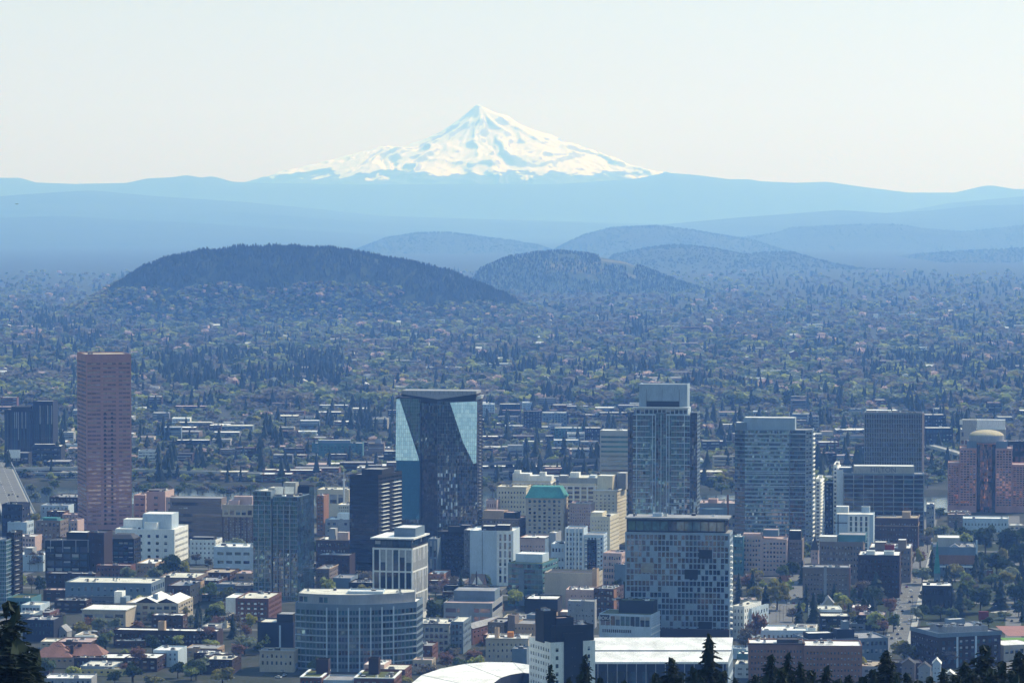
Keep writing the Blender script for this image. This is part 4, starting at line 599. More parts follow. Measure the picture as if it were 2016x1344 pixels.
simple('grey_tan_flats', 'tall tan flats with narrow dark window pairs behind the white art-deco tower', 1121, 1164, 991, D=2960, dep=26, wall='pinkpale', roof='r_pink', F=P(13, 9, .45, .5, .8, 2, 2.5), nu=3, cor='beige')
simple('cream_setback_block', 'cream block with a bright terrace below the cream masonry tower', 1162, 1201, 1016, D=2890, dep=40, wall='cream', roof='r_cream', F=P(9, 6, .3, .4, 1, 3, 2.5), R=P(9, 9, .4, .42, 1, 3, 2.5), nu=2, yaw=13, pents=((1163, 1186, 1008, dict(wall='cream', roof='r_white', y0=4, y1=22)),))
b = simple('pinkish_block', 'brown-pink block with a sunlit windowed side beside the green-roofed hotel', 950, 1021, 1020, D=2960, dep=34, wall='taupe', roof='r_pink', F=P(6, 11, .4, .4), R=P(7, 8, .42, .5, 1, 2, 2), nu=3, cor='tan', yaw=16); b.pent(952, 992, 1005, 6, 20, 'tan', 'r_pink'); b.pent(992, 1016, 1008, 6, 20, 'dark')
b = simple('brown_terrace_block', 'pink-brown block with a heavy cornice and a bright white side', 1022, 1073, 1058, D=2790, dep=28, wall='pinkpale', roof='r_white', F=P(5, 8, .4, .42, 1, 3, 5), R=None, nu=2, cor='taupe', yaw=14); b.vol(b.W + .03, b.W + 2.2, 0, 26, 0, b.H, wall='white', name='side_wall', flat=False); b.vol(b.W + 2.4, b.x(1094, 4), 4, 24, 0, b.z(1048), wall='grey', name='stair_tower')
simple('white_step_roofs', 'low white stepped roofs between the pink-brown block and the white art-deco tower', 1085, 1112, 1070, D=2740, dep=26, wall='paleblue', roof='r_white', F=P(3, 4, .6, .4), nu=5)
b = Bld('art_deco_tower', 'pale lavender art-deco tower with vertical ribs and a dark balcony column', 1112, 1149, 1040, vb=1138, wall='paleblue', roof='r_grey')
b.vol(y1=26, F=P(9, 5, .5, .6, .8, 2, 2.5, .35, 'dark'), z1=b.H); b.vol(b.W + .03, b.x(1188), 1.5, 26, 0, b.z(1052), F=P(9, 6, .5, .55, .5, 2, 1.5, .5, 'dark'), R=P(9, 6, .5, .5, g='dark')); b.vol(b.x(1156), b.x(1174), .2, 1.45, 0, b.z(1062), wall='navy', F=P(9, 2, .7, .6, .5, 1, 1, .3, 'black'), name='balcony_column', flat=False)
for u in (1113, 1119, 1131, 1138, 1147): b.box('rib', b.x(u), -.5, 0, b.x(u) + .9, -.02, b.H + 1.2, 'white')
for k in range(9):
    for u in (1151, 1176): b.box('balcony', b.x(u), -.2, 4 + k * (b.H - 9) / 9, b.x(u) + 2, 1.4, 5 + k * (b.H - 9) / 9, 'white')
simple('beige_grid_block', 'small beige block of dark grid windows beside the chequered apartment tower', 1187, 1224, 1088, vb=1158, dep=24, wall='pinkpale', roof='r_pink', F=P(5, 7, .62, .55, .8, 2, 1.5), R=P(5, 5, .5, .5), nu=2, yaw=16)
simple('blue_box_block', 'plain blue-grey box against the chequered apartment tower', 1210, 1231, 1110, vb=1160, dep=12, wall='bluegrey', roof='r_white', nu=1)
b = simple('green_terrace_office', 'teal glass office with a grass roof and a pale penthouse', 1000, 1068, 1108, vb=1192, dep=44, wall='teal', roof='r_green', F=C(8, 9, 'teal', 'bluegrey', .015, sp='teal', spf=.3), R=P(7, 6, .8, .5, g='dark'), nu=0, par=.3, yaw=16); b.box('concrete_shaft', b.x(1022), -.6, 0, b.x(1032), -.02, b.H - 4, 'bluegrey'); b.pent(1015, 1068, 1090, 10, 28, 'paleblue', 'r_white')
simple('taupe_gabled_block', 'taupe brick block in front of the grass-roofed office', 1043, 1072, 1128, vb=1190, dep=18, wall='taupe', roof='r_dark', F=P(4, 4, .4, .4), nu=0)
b = simple('blank_beige_block', 'big blank beige wall block below the white art-deco tower', 1072, 1174, 1127, vb=1200, dep=26, wall='beige', roof='r_dark', F=None, R=P(5, 4, .3, .4), nu=0, yaw=12); b.vol(b.x(1166), b.W + .5, -.4, 8, 0, b.z(1118), wall='tan', name='stair_tower')
b = simple('pinkish_white_block', 'pinkish white block with few square windows and rooftop machines', 1114, 1169, 1160, vb=1210, dep=22, wall='pinkpale', roof='r_white', F=P(2, 8, .36, .32, 1, 9, 3, skip=.3), nu=9)
simple('grey_mesh_block', 'grey block in front of the pinkish white block', 1118, 1171, 1182, vb=1236, dep=12, wall='grey', roof='r_white', F=P(4, 8, .3, .4, skip=.3), nu=1)
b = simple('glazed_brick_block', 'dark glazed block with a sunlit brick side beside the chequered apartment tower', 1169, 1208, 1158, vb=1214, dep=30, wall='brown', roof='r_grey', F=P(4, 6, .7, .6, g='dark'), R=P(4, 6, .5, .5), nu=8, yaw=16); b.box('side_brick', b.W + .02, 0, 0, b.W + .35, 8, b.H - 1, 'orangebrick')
b = Bld('planted_roof_office', 'glass office with a planted roof and white lettering on its top corner', 1180, 1282, 1208, vb=1275, wall='paleblue', roof='r_green', yaw=16)
b.vol(y1=26, F=P(1, 10, .9, .9, .8, b.z(1233), 1.2, .4, 'blue'), R=P(10, 16, .5, .35, 1, 4, 2, .1, 'mixed'), parapet=.4); b.vol(1, b.x(1246), -.3, -.04, 0, b.z(1231), wall='paleblue', F=P(2, 14, .7, .35, 1, 2, .6, .2, 'black'), name='banner_wall', flat=False); b.pent(1218, 1286, 1181, 10, 22, 'dark', 'r_green'); b.units(6, y0=12, y1=20, z=b.z(1181, 10) - .5); b.box('sign_panel', b.x(1181.5), -.3, b.H - 5, b.x(1200), -.05, b.H - 1, 'navy'); b.text('HOKA', b.x(1190.7), -.45, b.H - 4.2, 2.3, 'white')
for z in (b.z(1236), b.z(1248)): b.box('white_band', b.W - .05, -.2, z, b.W + .25, 26, z + .8, 'white')
b = Bld('chequered_tower', 'broad apartment tower with a chequered pattern of dark windows and a glazed top storey', 1231, 1437, 1048, vb=1262, wall='frame', roof='r_grey')
b.vol(y1=26, F=P(17, 26, .8, .8, .8, 6, 1.2, .4, 'bluedark', skip=.22), R=P(17, 5, .6, .55, g='dark'), flat=False, wall='frame')
for (ua, ub, va, vb_) in ((1348, 1374, 1120, 1139), (1376, 1402, 1222, 1240), (1262, 1288, 1108, 1128), (1376, 1402, 1081, 1098)): b.box('loggia', b.x(ua), -.15, b.z(vb_), b.x(ub), -.02, b.z(va), 'black' if ua != 1262 else 'g_teal')
b.vol(1, b.W - 3, 2, 25, b.H + .02, b.z(1022), F=P(1, 12, .9, .82, .5, .4, 1, .4, 'teal'), R=P(1, 4, .8, .8), wall='dark', roof='r_grey', name='glazed_storey'); b.box('roof_slab', 0, .5, b.z(1022), b.W - 1, 26, b.z(1019), 'r_grey'); b.box('roof_floor', .3, .3, b.H - .3, b.W - .3, 25.7, b.H - .02, 'r_grey'); b.units(6, z=b.z(1019), y0=6, y1=22); b.pent(1285, 1303, 1010, 8, 14, 'paleblue', z0=b.z(1019))
for i in range(16): z = 8 + i * (b.H - 10) / 17; b.box('balcony', b.W - .05, 3, z, b.W + 1.5, 9, z + 1, 'white')
b.box('podium', b.x(1300), -4, 0, b.W, -.6, 9, 'darkbrick')
# ======== right part
b = Bld('stepped_glass_tower', 'tall stepped glass tower with white sun-shade ledges and a pale rooftop box', 1246, 1358, 802, D=2985, wall='bluegrey', roof='r_grey')
def fs(x, z): return (random.choice(GS['bright']), 0) if x > .58 and z < .36 and random.random() < .75 else None  # pale panes low down imitate reflections of lit buildings by colour
b.vol(0, b.x(1291), 0, 34, z1=b.z(816), F=C(38, 9, 'tealtower', 'frame', .02, fn=None, mw=.1)); b.vol(b.x(1291) + .02, b.x(1311), 2.5, 34, z1=b.z(812), F=C(38, 4, 'tealtower', 'frame', .02, mw=.15)); b.vol(b.x(1311) + .02, b.W, 0, 34, z1=b.z(816), F=C(38, 9, 'tealtower', 'frame', .02, fn=lambda x, z: fs(1, z), mw=.1))
b.vol(b.x(1235), -.02, 4, 30, 0, b.z(811), F=C(38, 3, 'dark', 'midgrey', .03, mw=.1)); b.vol(b.W + .02, b.x(1372), 4, 30, 0, b.z(811), F=C(38, 4, 'dark', 'midgrey', .03, mw=.1, fn=lambda x, z: fs(1, z)), R=P(34, 5, .8, .6, g='dark')); b.vol(2, b.W - 2, 3, 31, b.z(816) - .8, b.z(803), F=P(1, 12, .8, .7, .4, .6, 1, .4, 'dark'), wall='paleblue', name='setback_storey')
b.vol(b.x(1257), b.x(1352), 5, 28, b.z(803) - .8, b.z(756, 5), F=None, wall='palebox', roof='r_white', name='rooftop_box'); b.box('louvre_recess', b.x(1272), 4.6, b.z(803), b.x(1336), 4.98, b.z(790), 'dark')
for u in (1271, 1302, 1336): b.box('mullion', b.x(u), 4.7, b.z(803), b.x(u) + .3, 4.99, b.z(767), 'midgrey')
b.box('ledge', 0, -.8, b.z(803), b.W, 2.9, b.z(801), 'white')
for i in range(20):
    z = b.z(816 + i * 10.9); full = i % 4 == 0
    b.box('ledge', 0, -1, z - .5, b.x(1290 if full else 1279), -.1, z, 'paleblue'); b.box('ledge', b.x(1311 if full else 1322), -1, z - .5, b.W, -.1, z, 'paleblue')
for u in (1253, 1284, 1290, 1301, 1312, 1317, 1347): b.box('vertical_fin', b.x(u), -.9, 0, b.x(u) + .5, -.1, b.z(817), 'paleblue')
simple('pale_banded_tower', 'pale green-grey banded office tower behind the stepped glass tower', 1181, 1240, 847, D=3250, dep=30, wall='concrete', roof='r_white', F=P(17, 1, .96, .42, .6, 4, 4, .3, 'teal'), nu=4)
b = Bld('banded_glass_tower', 'wide blue-grey glass tower with silvery horizontal bands', 1455, 1590, 846, D=2930, wall='bluegrey', roof='r_grey')
ch = 5; pts = [(ch, 0), (b.W * .73, 0), (b.W * .73 + .8, 2), (b.W - 2, 2), (b.x(1600, 12), 9), (b.x(1600, 12), 36), (-4, 36), (-4, 6)]
def fb_(x, z): return ('g_grey', 0) if int(z * 32) % 3 == 0 else None
GS['band'] = ['g_grey', 'g_mirror', 'g_tealmirror', 'g_blue', 'g_teal', 'g_dark']
b.prism(pts, 0, b.H, {0: C(30, 24, 'band', 'bluegrey', .015, sp='frame', spf=.38, mw=.08), 1: None, 2: C(30, 8, 'blue', 'bluegrey', .03, sp='bluegrey', spf=.3, mw=.08), 3: P(30, 2, .7, .5, g='dark'), 4: P(30, 6, .7, .5, g='dark'), 7: C(30, 4, 'blue', 'navy', .02, sp='bluegrey', spf=.3)})
b.pent(1465, 1565, 822, 6, 24, 'palebox', 'r_white'); b.pent(1448, 1470, 832, 4, 20, 'bluegrey', 'r_white')
for i in range(7): z = b.H - 3.5 - i * b.H / 9.5; b.box('white_band', ch, -.4, z, b.W * .73, -.05, z + .5, 'paleblue'); b.box('white_band', b.W * .74, 1.5, z, b.W - 2, 1.95, z + .5, 'paleblue')
for i in range(26): z = 6 + i * b.H / 28; b.box('balcony', b.x(1600, 12), 12, z, b.x(1600, 12) + 1.2, 32, z + 1, 'white')
for nm, lb, ua, ub, v, D_ in (('striped_tower', 'slim white tower of slanted balcony stripes beside the banded glass tower', 1606, 1615, 942, 2960), ('striped_tower', 'second slim white balcony-striped tower, next to the dark gap before the lettered hotel', 1641, 1648, 914, 3010)):
    b = Bld(nm, lb, ua, ub, v, D=D_, wall='white', roof='r_white'); b.vol(y1=46, F=P(18, 1, .7, .5, .3, 3, 2, .3), R=P(20, 8, .7, .55, .6, 3, 2, .4, 'dark')); b.units(2)
    for i in range(20): z = 4 + i * (b.H - 5) / 20; b.box('balcony', b.W - .05, 1, z, b.W + 1.3, 44, z + 1.1, 'white')
simple('dark_gap_block', 'narrow dark blue block between the two white balcony-striped towers', 1624, 1641, 950, D=3020, dep=24, wall='navy', roof='r_grey', F=P(14, 2, .5, .5), nu=0)
b = Bld('lettered_hotel', 'dark-windowed grid hotel slab with big letters along its pale rooftop band', 1660, 1820, 932, D=3000, wall='bluegrey', roof='r_grey', yaw=5, cat='hotel')
b.vol(y1=26, F=P(15, 8, .93, .74, .6, 3, 1, .8, 'black'), L=None, R=P(15, 3, .7, .6)); b.vol(b.x(1648), -.03, 1, 24, 0, b.z(926), wall='paleblue', name='stair_tower'); b.pent(1681, 1800, 917, 2, 20, 'concrete', 'r_white'); b.text('HILTON', b.x(1739, 2), 1.8, b.z(929, 2), 4.4, 'midgrey'); b.units(3)
for i in range(9): x = .3 + i * (b.W - .9) / 8; b.box('mullion', x, -.35, 3, x + .4, -.02, b.H - 1, 'concrete')
simple('white_roofed_wing', 'small wing with a bright white pitched roof beside the lettered hotel', 1648, 1678, 920, D=3020, dep=26, wall='bluegrey', roof='r_white', F=None, nu=0, yaw=4)
b = Bld('ribbed_dark_tower', 'dark blue tower of fine vertical ribs behind the lettered hotel', 1701, 1816, 812, D=3230, wall='bluegrey', roof='r_dark')
b.vol(y1=34, F=P(22, 34, .62, .82, .6, 4, 1.5, .6, 'black'), R=P(1, 8, .3, .9)); b.box('corner_rib', b.W - .6, -.4, 0, b.W + 1.4, 2, b.H, 'pinkpale'); b.units(7)
for i in range(34): x = .6 + i * (b.W - 1.2) / 34; b.box('rib', x - .2, -.5, 4, x + .2, -.02, b.H, 'grey') if i % 1 == 0 else None
b = Bld('white_column_block', 'white block with dark window strips in front of the lettered hotel', 1645, 1720, 1008, vb=1092, wall='paleblue', roof='r_white')
b.vol(y1=26, F=None, z1=b.z(1012)); b.vol(b.x(1669), b.x(1712), -.6, -.03, 0, b.z(1013), F=P(7, 4, .46, .86, .6, 2, 1, .35, 'teal'), wall='white', name='window_bay_wall', flat=False); b.pent(1646, 1670, 997, 2, 14, 'white', 'r_white'); b.pent(1696, 1712, 997, 4, 14, 'paleblue', 'r_grey'); b.box('dark_cross', b.x(1649), -.15, 3, b.x(1651), -.02, b.z(1012), 'dark'); b.box('dark_cross', b.x(1644.5), -.16, b.z(1030), b.x(1668), -.02, b.z(1028), 'dark')
b = simple('brown_brick_hotel', 'long dark brown brick hotel with a pale cornice line and rooftop hut', 1724, 1808, 1019, vb=1085, dep=36, wall='brown', roof='r_tan', F=P(5, 15, .3, .4, 1, 3, 3.5, .25, 'dark'), R=P(5, 8, .4, .4), cor='tan', nu=4); b.pent(1776, 1792, 1007, 6, 18, 'tan', 'r_tan'); b.cornice(b.z(1035), .5, .35, 'tan', y1=36)
b = simple('beige_grid_office', 'beige office block of dark square windows in two joined halves', 1462, 1500, 1054, vb=1132, dep=30, wall='pinkpale', roof='r_pink', F=P(7, 6, .58, .5, .8, 3, 2), nu=3, pents=((1463, 1499, 1050, dict(wall='pinkpale')),)); b.vol(b.W + .03, b.x(1549), 1, 30, 0, b.z(1060), F=P(7, 7, .58, .5, .8, 3, 2), R=P(7, 5, .4, .5), wall='pinkpale', roof='r_pink'); b.pent(1502, 1532, 1042, 6, 20, 'bluegrey'); 
b = simple('taupe_lift_block', 'taupe block topped by a dark flared machine room', 1553, 1580, 1062, vb=1130, dep=26, wall='taupe', roof='r_grey', F=P(6, 4, .4, .4), nu=2, pents=((1553, 1577, 1044, dict(wall='dark', roof='r_white')),))
b = simple('grey_square_window_block', 'grey masonry block with rows of square windows and a white roof', 1614, 1700, 1066, vb=1148, dep=34, wall='taupe', roof='r_white', F=P(6, 14, .42, .5, 1, 3, 2.5), nu=6); b.pent(1650, 1704, 1052, 8, 30, 'teal', 'r_grey'); b.pent(1612, 1648, 1056, 6, 22, 'concrete', 'r_white')
b = Bld('dark_spire_church', 'small stone church tower with a steep dark spire', 1597, 1612, 1082, vb=1110, cat='church', wall='pinkpale', roof='r_dark'); b.vol(y1=6.4, F=P(2, 2, .4, .6), flat=False); b.hip(0, b.W, 0, 6.4, b.H, b.z(1056) - b.H, b.W / 2 - .05, over=.3, insy=3.15)
b = simple('brown_flats', 'wide taupe-brown flats with a pale stepped parapet and an orange brick end wall', 1581, 1672, 1116, vb=1184, dep=24, wall='taupe', roof='r_grey', F=P(5, 14, .4, .4, 1, 4, 4), nu=6, cor='grey', yaw=7); b.box('sunlit_pier', b.W - .02, -.3, 4, b.W + 1, 6, b.H, 'orangebrick'); b.box('bay_column', b.W * .46, -.5, 4, b.W * .52, -.02, b.H + 1, 'grey')  # end pier is plain orange brick against the taupe wall
b = Bld('dark_brick_flats', 'nearly black brick flats with a white rooftop terrace by the car street', 1690, 1772, 1092, vb=1176, wall='darkbrick', roof='r_white'); b.vol(y1=38, F=P(7, 11, .36, .42, 1, 3, 3, .3, 'black'), R=P(7, 8, .4, .45, g='dark')); b.pent(1706, 1722, 1084, 2, 10, 'white', 'r_white'); b.pent(1740, 1760, 1084, 2, 10, 'white', 'r_white'); b.pent(1742, 1760, 1072, 10.1, 18, 'redbox', 'r_dark'); b.units(8)
simple('white_roof_row', 'row of low buildings with bright white roofs behind the dark brick flats', 1712, 1794, 1078, vb=1146, dep=44, wall='taupe', roof='r_white', F=P(5, 12, .4, .45), R=P(5, 9, .5, .5, g='mixed'), nu=10, pents=((1722, 1745, 1067, {}), (1768, 1784, 1062, {})))
# domed granite tower
b = Bld('domed_tower', 'pink stepped tower with copper glass and a pale gold dome', 1889, 1993, 882, D=3340, wall='salmon', roof='r_pink')
xa, xb_ = b.x(1923), b.x(1960)
b.vol(0, xa, 0, 34, F=P(22, 5, .76, .6, .8, 6, 2, .35, 'copper')); b.vol(xb_, b.W, 0, 34, F=P(22, 5, .76, .6, .8, 6, 2, .35, 'copper')); b.vol(b.x(1866), -.03, 3, 36, 0, b.z(912), F=P(18, 4, .76, .6, .8, 6, 2, .35, 'copper')); b.vol(b.W + .03, b.x(2040), 3, 36, 0, b.z(914), F=P(18, 7, .76, .6, .8, 6, 2, .35, 'copper'))
xm, rr = (xa + xb_) / 2, (xb_ - xa) / 2; arc = [(xm + rr * math.cos(a), 1 - rr * .45 * math.sin(a)) for a in np.linspace(math.pi, 0, 8)]
GS['coppertower'] = ['g_copper', 'g_copper', 'g_pink', 'g_black', 'g_dark']; GS['drk'] = ['g_black', 'g_black', 'g_dark']
b.prism(arc + [(xb_ - .1, 20), (xa + .1, 20)], 0, b.z(872), {i: C(24, 3, 'coppertower' if 1 < i < 5 else 'drk', 'darkbrick', .03, mw=.15) for i in range(7)})
b.vol(b.x(1903), b.x(1983), 4, 34, b.H - .9, b.z(868, 4), wall='bluegrey', name='shoulder'); cx_, cy_, r0 = b.x(1942, 18), 18, b.x(1977, 18) - b.x(1942, 18); ring = [(cx_ + r0 * math.cos(a), cy_ + r0 * math.sin(a)) for a in np.linspace(-math.pi, math.pi, 25)[:-1]]; b.prism(ring, b.z(870, 4), b.z(858, 0), wall='grey', flat=False, name='drum')
mb = MB(); zd = b.z(859, 0); hd = b.z(845.5, 18) - zd; n = 24; RR = [(r0 * 1.0, 0), (r0 * .93, hd * .3), (r0 * .78, hd * .6), (r0 * .55, hd * .83), (r0 * .28, hd * .96), (.05, hd)]
for (ra, za), (rb, zb2) in zip(RR, RR[1:]):
    for i in range(n): a, c = i * 2 * math.pi / n, (i + 1) * 2 * math.pi / n; mb.poly([(cx_ + ra * math.cos(a), cy_ + ra * math.sin(a), zd + za), (cx_ + ra * math.cos(c), cy_ + ra * math.sin(c), zd + za), (cx_ + rb * math.cos(c), cy_ + rb * math.sin(c), zd + zb2), (cx_ + rb * math.cos(a), cy_ + rb * math.sin(a), zd + zb2)], 'gold')
b.add(mb, 'dome')
b = Bld('white_top_tower', 'grey concrete tower with a bright white rooftop screen behind the domed tower', 1890, 1980, 845, D=3420, wall='concrete', roof='r_white'); b.vol(y1=30, F=P(9, 12, .6, .5)); b.pent(1894, 1922, 826, 2, 14, 'concrete'); b.pent(1923, 1979, 826, 2.2, 14, 'white', 'r_white'); b.box('white_panel', b.x(1889), .5, b.z(836), b.x(1895), 1.5, b.z(826), 'white')
simple('dark_screen_block', 'dark block with a pale side screen beyond the domed tower', 1984, 2030, 868, D=3450, dep=24, wall='dark', roof='r_grey', F=P(5, 4, .6, .5), nu=3)
b = simple('porthole_block', 'long pale blue low block with rows of small round-looking windows below the domed tower', 1896, 1986, 1020, D=3060, dep=24, wall='paleblue', roof='r_white', F=P(2, 13, .34, .34, 1, 4, 2), nu=2)
simple('white_roof_hall', 'wide low hall with a bright cream roof beside the dark park trees', 1900, 1990, 1047, vb=1062, dep=34, wall='beige', roof='r_cream', F=P(1, 12, .5, .4), nu=1, par=.2)
simple('grey_tier_block', 'grey tiered block at the foot of the ribbed dark tower', 1824, 1840, 992, D=3080, dep=30, wall='grey', roof='r_white', F=P(6, 3, .7, .5), R=P(6, 3, .5, .5), nu=1)
simple('granite_podium', 'taupe podium block in front of the domed tower', 1866, 1912, 1012, D=3180, dep=18, wall='taupe', roof='r_pink', F=P(2, 6, .5, .4), nu=3)
b = simple('brick_temple', 'red brick hall with a pale attic band and white roof edge', 1838, 1922, 1076, vb=1132, dep=40, wall='bluegrey', roof='r_grey', F=P(2, 7, .34, .6, 2, 3, 11, .4, 'dark'), nu=5, yaw=6); b.box('brick_panel', b.W * .1, -.3, b.z(1110), b.W * .98, -.02, b.z(1092), 'orangebrick'); b.pent(1846, 1890, 1058, 10, 34, 'concrete', 'r_white'); b.box('white_edge', -.5, -1.6, b.z(1116), b.W, -.1, b.z(1113), 'white'); b.gable(b.W * .4, b.W * .62, 0, 10, b.H - .4, 2.6, wall='paleblue', roof='r_grey'); b.box('corner_post', b.W, -1, 0, b.W + 1.4, .6, b.z(1062), 'paleblue')
b = Bld('copper_steeple', 'slender weathered green church spire in front of the red brick hall', 1840, 1852, 1128, vb=1182, cat='church', wall='bluegrey', roof='r_teal', yaw=6); b.vol(y1=4.5, F=P(2, 1, .4, .4), flat=False); b.hip(0, b.W, 0, 4.5, b.H, b.z(1066) - b.H, b.W / 2 - .04, 'r_teal', over=.2, insy=2.2)
simple('dark_church_hall', 'dark grey church hall with a white roof edge below the green spire', 1817, 1876, 1152, vb=1206, dep=26, wall='dark', roof='r_white', F=P(2, 6, .3, .5, g='black'), nu=4, yaw=6)
simple('red_brick_lodge', 'small red brick lodge with a white roof among the dark park trees', 1920, 1956, 1122, vb=1136, dep=14, wall='brick', roof='r_white', F=P(1, 4, .3, .4), nu=2)
b = Bld('brick_clinic', 'big dark brick block with a glass-railed grey roof full of machines', 1850, 1972, 1244, vb=1312, wall='darkbrick', roof='r_grey', yaw=-20)
b.vol(y1=40, F=P(4, 10, .5, .62, 1.5, 2, 4, .4, 'blue'), L=P(4, 11, .4, .5, 1.5, 2, 4, .3, 'mixed'), R=P(4, 5, .5, .5)); b.box('roof_fascia', -.6, -.6, b.H - 2.4, b.W + .6, -.02, b.H + .3, 'bluegrey'); b.box('roof_fascia', -.6, -.01, b.H - 2.4, -.02, 40, b.H + .3, 'bluegrey'); b.vol(b.W * .2, b.W * .85, 5, 30, b.H - .9, b.H + 3.4, wall='grey', roof='r_grey', name='screen_wall'); b.pent(1868, 1900, 1218, 22, 28, 'bluegrey', 'r_white', z0=b.H); b.units(14, y0=4, y1=34, z=b.H + 2.6, big=5)
for k in range(2): b.box('pale_pier', b.W * (.28 + .3 * k), -.5, 0, b.W * (.31 + .3 * k), -.03, b.H - 2.5, 'paleblue')
b = Bld('gabled_chapel', 'pale stone chapel front with a steep gable', 1618, 1648, 1194, vb=1214, cat='church', wall='concrete', roof='r_grey', yaw=3); b.vol(y1=20, F=P(1, 2, .3, .5, mb=1, mt=1), flat=False); b.gable(0, b.W, 0, 20, b.H, b.z(1176) - b.H, over=.4); b.box('door', b.W * .42, -.15, 0, b.W * .58, -.02, 3, 'dark')
simple('shop', 'dark shop with a cream flat roof in front of the gabled chapel', 1616, 1674, 1212, vb=1248, dep=24, wall='dark', roof='r_cream', F=P(2, 5, .6, .5), R=P(2, 4, .3, .4), nu=2, yaw=3)
simple('shop', 'dark shop with a pink-grey cluttered roof beside the car street', 1690, 1744, 1210, vb=1240, dep=26, wall='dark', roof='r_pink', F=P(2, 7, .5, .4), nu=9)
b = simple('flat_white_block', 'low pale block with a broad white flat roof before the wide street', 1500, 1592, 1240, vb=1272, dep=30, wall='paleblue', roof='r_white', F=P(1, 10, .4, .4), nu=6, yaw=3)
b = simple('grey_loft_block', 'long blue-grey loft block with a busy metal roof and dark end', 1592, 1750, 1256, vb=1300, dep=34, wall='bluegrey', roof='r_grey', F=P(2, 18, .55, .5, g='dark'), R=P(2, 8, .5, .5), nu=22, yaw=-12); b.pent(1648, 1682, 1238, 6, 18, 'navy'); b.pent(1660, 1672, 1222, 8, 14, 'bluegrey', 'r_white'); b.pent(1590, 1640, 1244, 6, 16, 'navy', 'r_white')
b = Bld('brown_flats_range', 'long reddish-brown flats with white flat roofs behind the dark foreground conifers', 1475, 1584, 1266, vb=1340, wall='brown', roof='r_white', yaw=3); wb = 'brick'
b.vol(y1=26, F=P(5, 16, .4, .42, 1, 2, 3, .3, 'mixed'), wall='orangebrick'); b.vol(b.W + .03, b.x(1697), -3, 26, 0, b.z(1268), F=P(5, 16, .4, .42, 1, 2, 3, .3, 'mixed'), R=P(5, 5, .4, .4), wall='orangebrick'); b.cornice(b.H - .6, .9, .7, 'brown', y1=20); b.units(8, x1=b.W); b.pent(1530, 1572, 1258, 4, 16, 'dark', 'r_dark'); b.units(6, x0=b.W + 2, x1=b.x(1690))
simple('teal_store', 'small teal blank store beside the long white stadium roof', 1452, 1476, 1286, vb=1318, dep=16, wall='teal', roof='r_white', nu=2)
simple('white_store', 'small white-roofed store at the end of the long white stadium roof', 1440, 1470, 1276, vb=1296, dep=18, wall='paleblue', roof='r_white', nu=4)
b = simple('white_terrace_row', 'stepped row of white terraced flats beside the chequered apartment tower', 1443, 1466, 1192, vb=1258, dep=34, wall='white', roof='r_cream', F=P(4, 3, .4, .5), R=P(4, 8, .4, .5, g='mixed'), nu=2, yaw=24); b.vol(b.W + .05, b.x(1482, 12), 10, 44, 0, b.z(1200), F=P(3, 2, .4, .5), R=P(3, 6, .4, .5), wall='paleblue', roof='r_cream')
b = Bld('round_pavilion', 'round pavilion with a flat cream disc roof behind the chequered apartment tower', 1378, 1434, 1002, D=2900, yaw=0, wall='bluegrey', roof='r_cream'); r0 = b.W / 2; ring = [(r0 + r0 * math.cos(a), r0 + r0 * .9 * math.sin(a)) for a in np.linspace(-math.pi, math.pi, 21)[:-1]]; b.prism(ring, 0, b.H); b.box('chimney', b.x(1433), 14, 0, b.x(1437), 17, b.z(976), 'orangebrick')
simple('grey_annex', 'grey block with pale roof pieces between the stepped glass tower and the banded glass tower', 1374, 1450, 990, D=3050, dep=40, wall='grey', roof='r_pink', F=P(4, 9, .5, .4), nu=7, pents=((1394, 1412, 982, dict(wall='pinkpale')),))
b = simple('back_terrace', 'blue-green terrace block with stepped white ledges behind the chequered apartment tower', 1444, 1464, 1056, vb=1134, dep=20, wall='teal', roof='r_white', F=P(5, 3, .7, .5, g='teal'), nu=1)
# scoreboard, sports field, stands
b = Bld('scoreboard', 'dark red scoreboard box above the running track', 1929, 1948, 1204, vb=1228, cat='scoreboard', wall='redbox', roof='r_dark', yaw=0); b.vol(y1=3, z0=3, flat=False, wall='redbox'); b.box('top_cap', 0, 0, b.H, b.W, 3, b.H + .3, 'redbox')
for f in (.1, .85): b.box('post', b.W * f, 1, 0, b.W * f + .5, 1.6, 3, 'dark')
simple('grandstand', 'low white grandstand at the corner of the green sports field', 1978, 2040, 1268, vb=1300, dep=24, wall='beige', roof='r_white', F=P(1, 6, .7, .5), nu=0, yaw=-20, par=.2)
for lb, u, v, w_, c1, c2 in (('small pale house with a dark gable among the dark foreground conifers', 1790, 1306, 26, 'taupe', 'r_dark'), ('grey house with a dark pitched roof behind the dark foreground conifers', 1822, 1314, 24, 'grey', 'r_dark'), ('tiny white-roofed porch house beside the dark brick block with railings', 1846, 1306, 16, 'paleblue', 'r_white'), ('white-roofed cottage at the bottom edge among conifers', 1872, 1330, 24, 'beige', 'r_white')):
    b = Bld('cottage', lb, u - w_ / 2, u + w_ / 2, v, vb=v + 34, cat='house', wall=c1, roof=c2); b.vol(y1=10, F=P(2, 2, .3, .35), flat=False); b.gable(0, b.W, 0, 10, b.H, 3)
simple('entrance_pavilion', 'low cream pavilion in front of the long dark stadium stand', 1247, 1288, 1328, D=1950, z0=None or 4, dep=10, wall='beige', roof='r_tan', F=P(1, 3, .6, .5), nu=3) if False else simple('entrance_pavilion', 'low cream pavilion in front of the long dark stadium stand', 1247, 1288, 1330, vb=1352, dep=14, wall='beige', roof='r_cream', F=P(1, 3, .6, .5), nu=3)
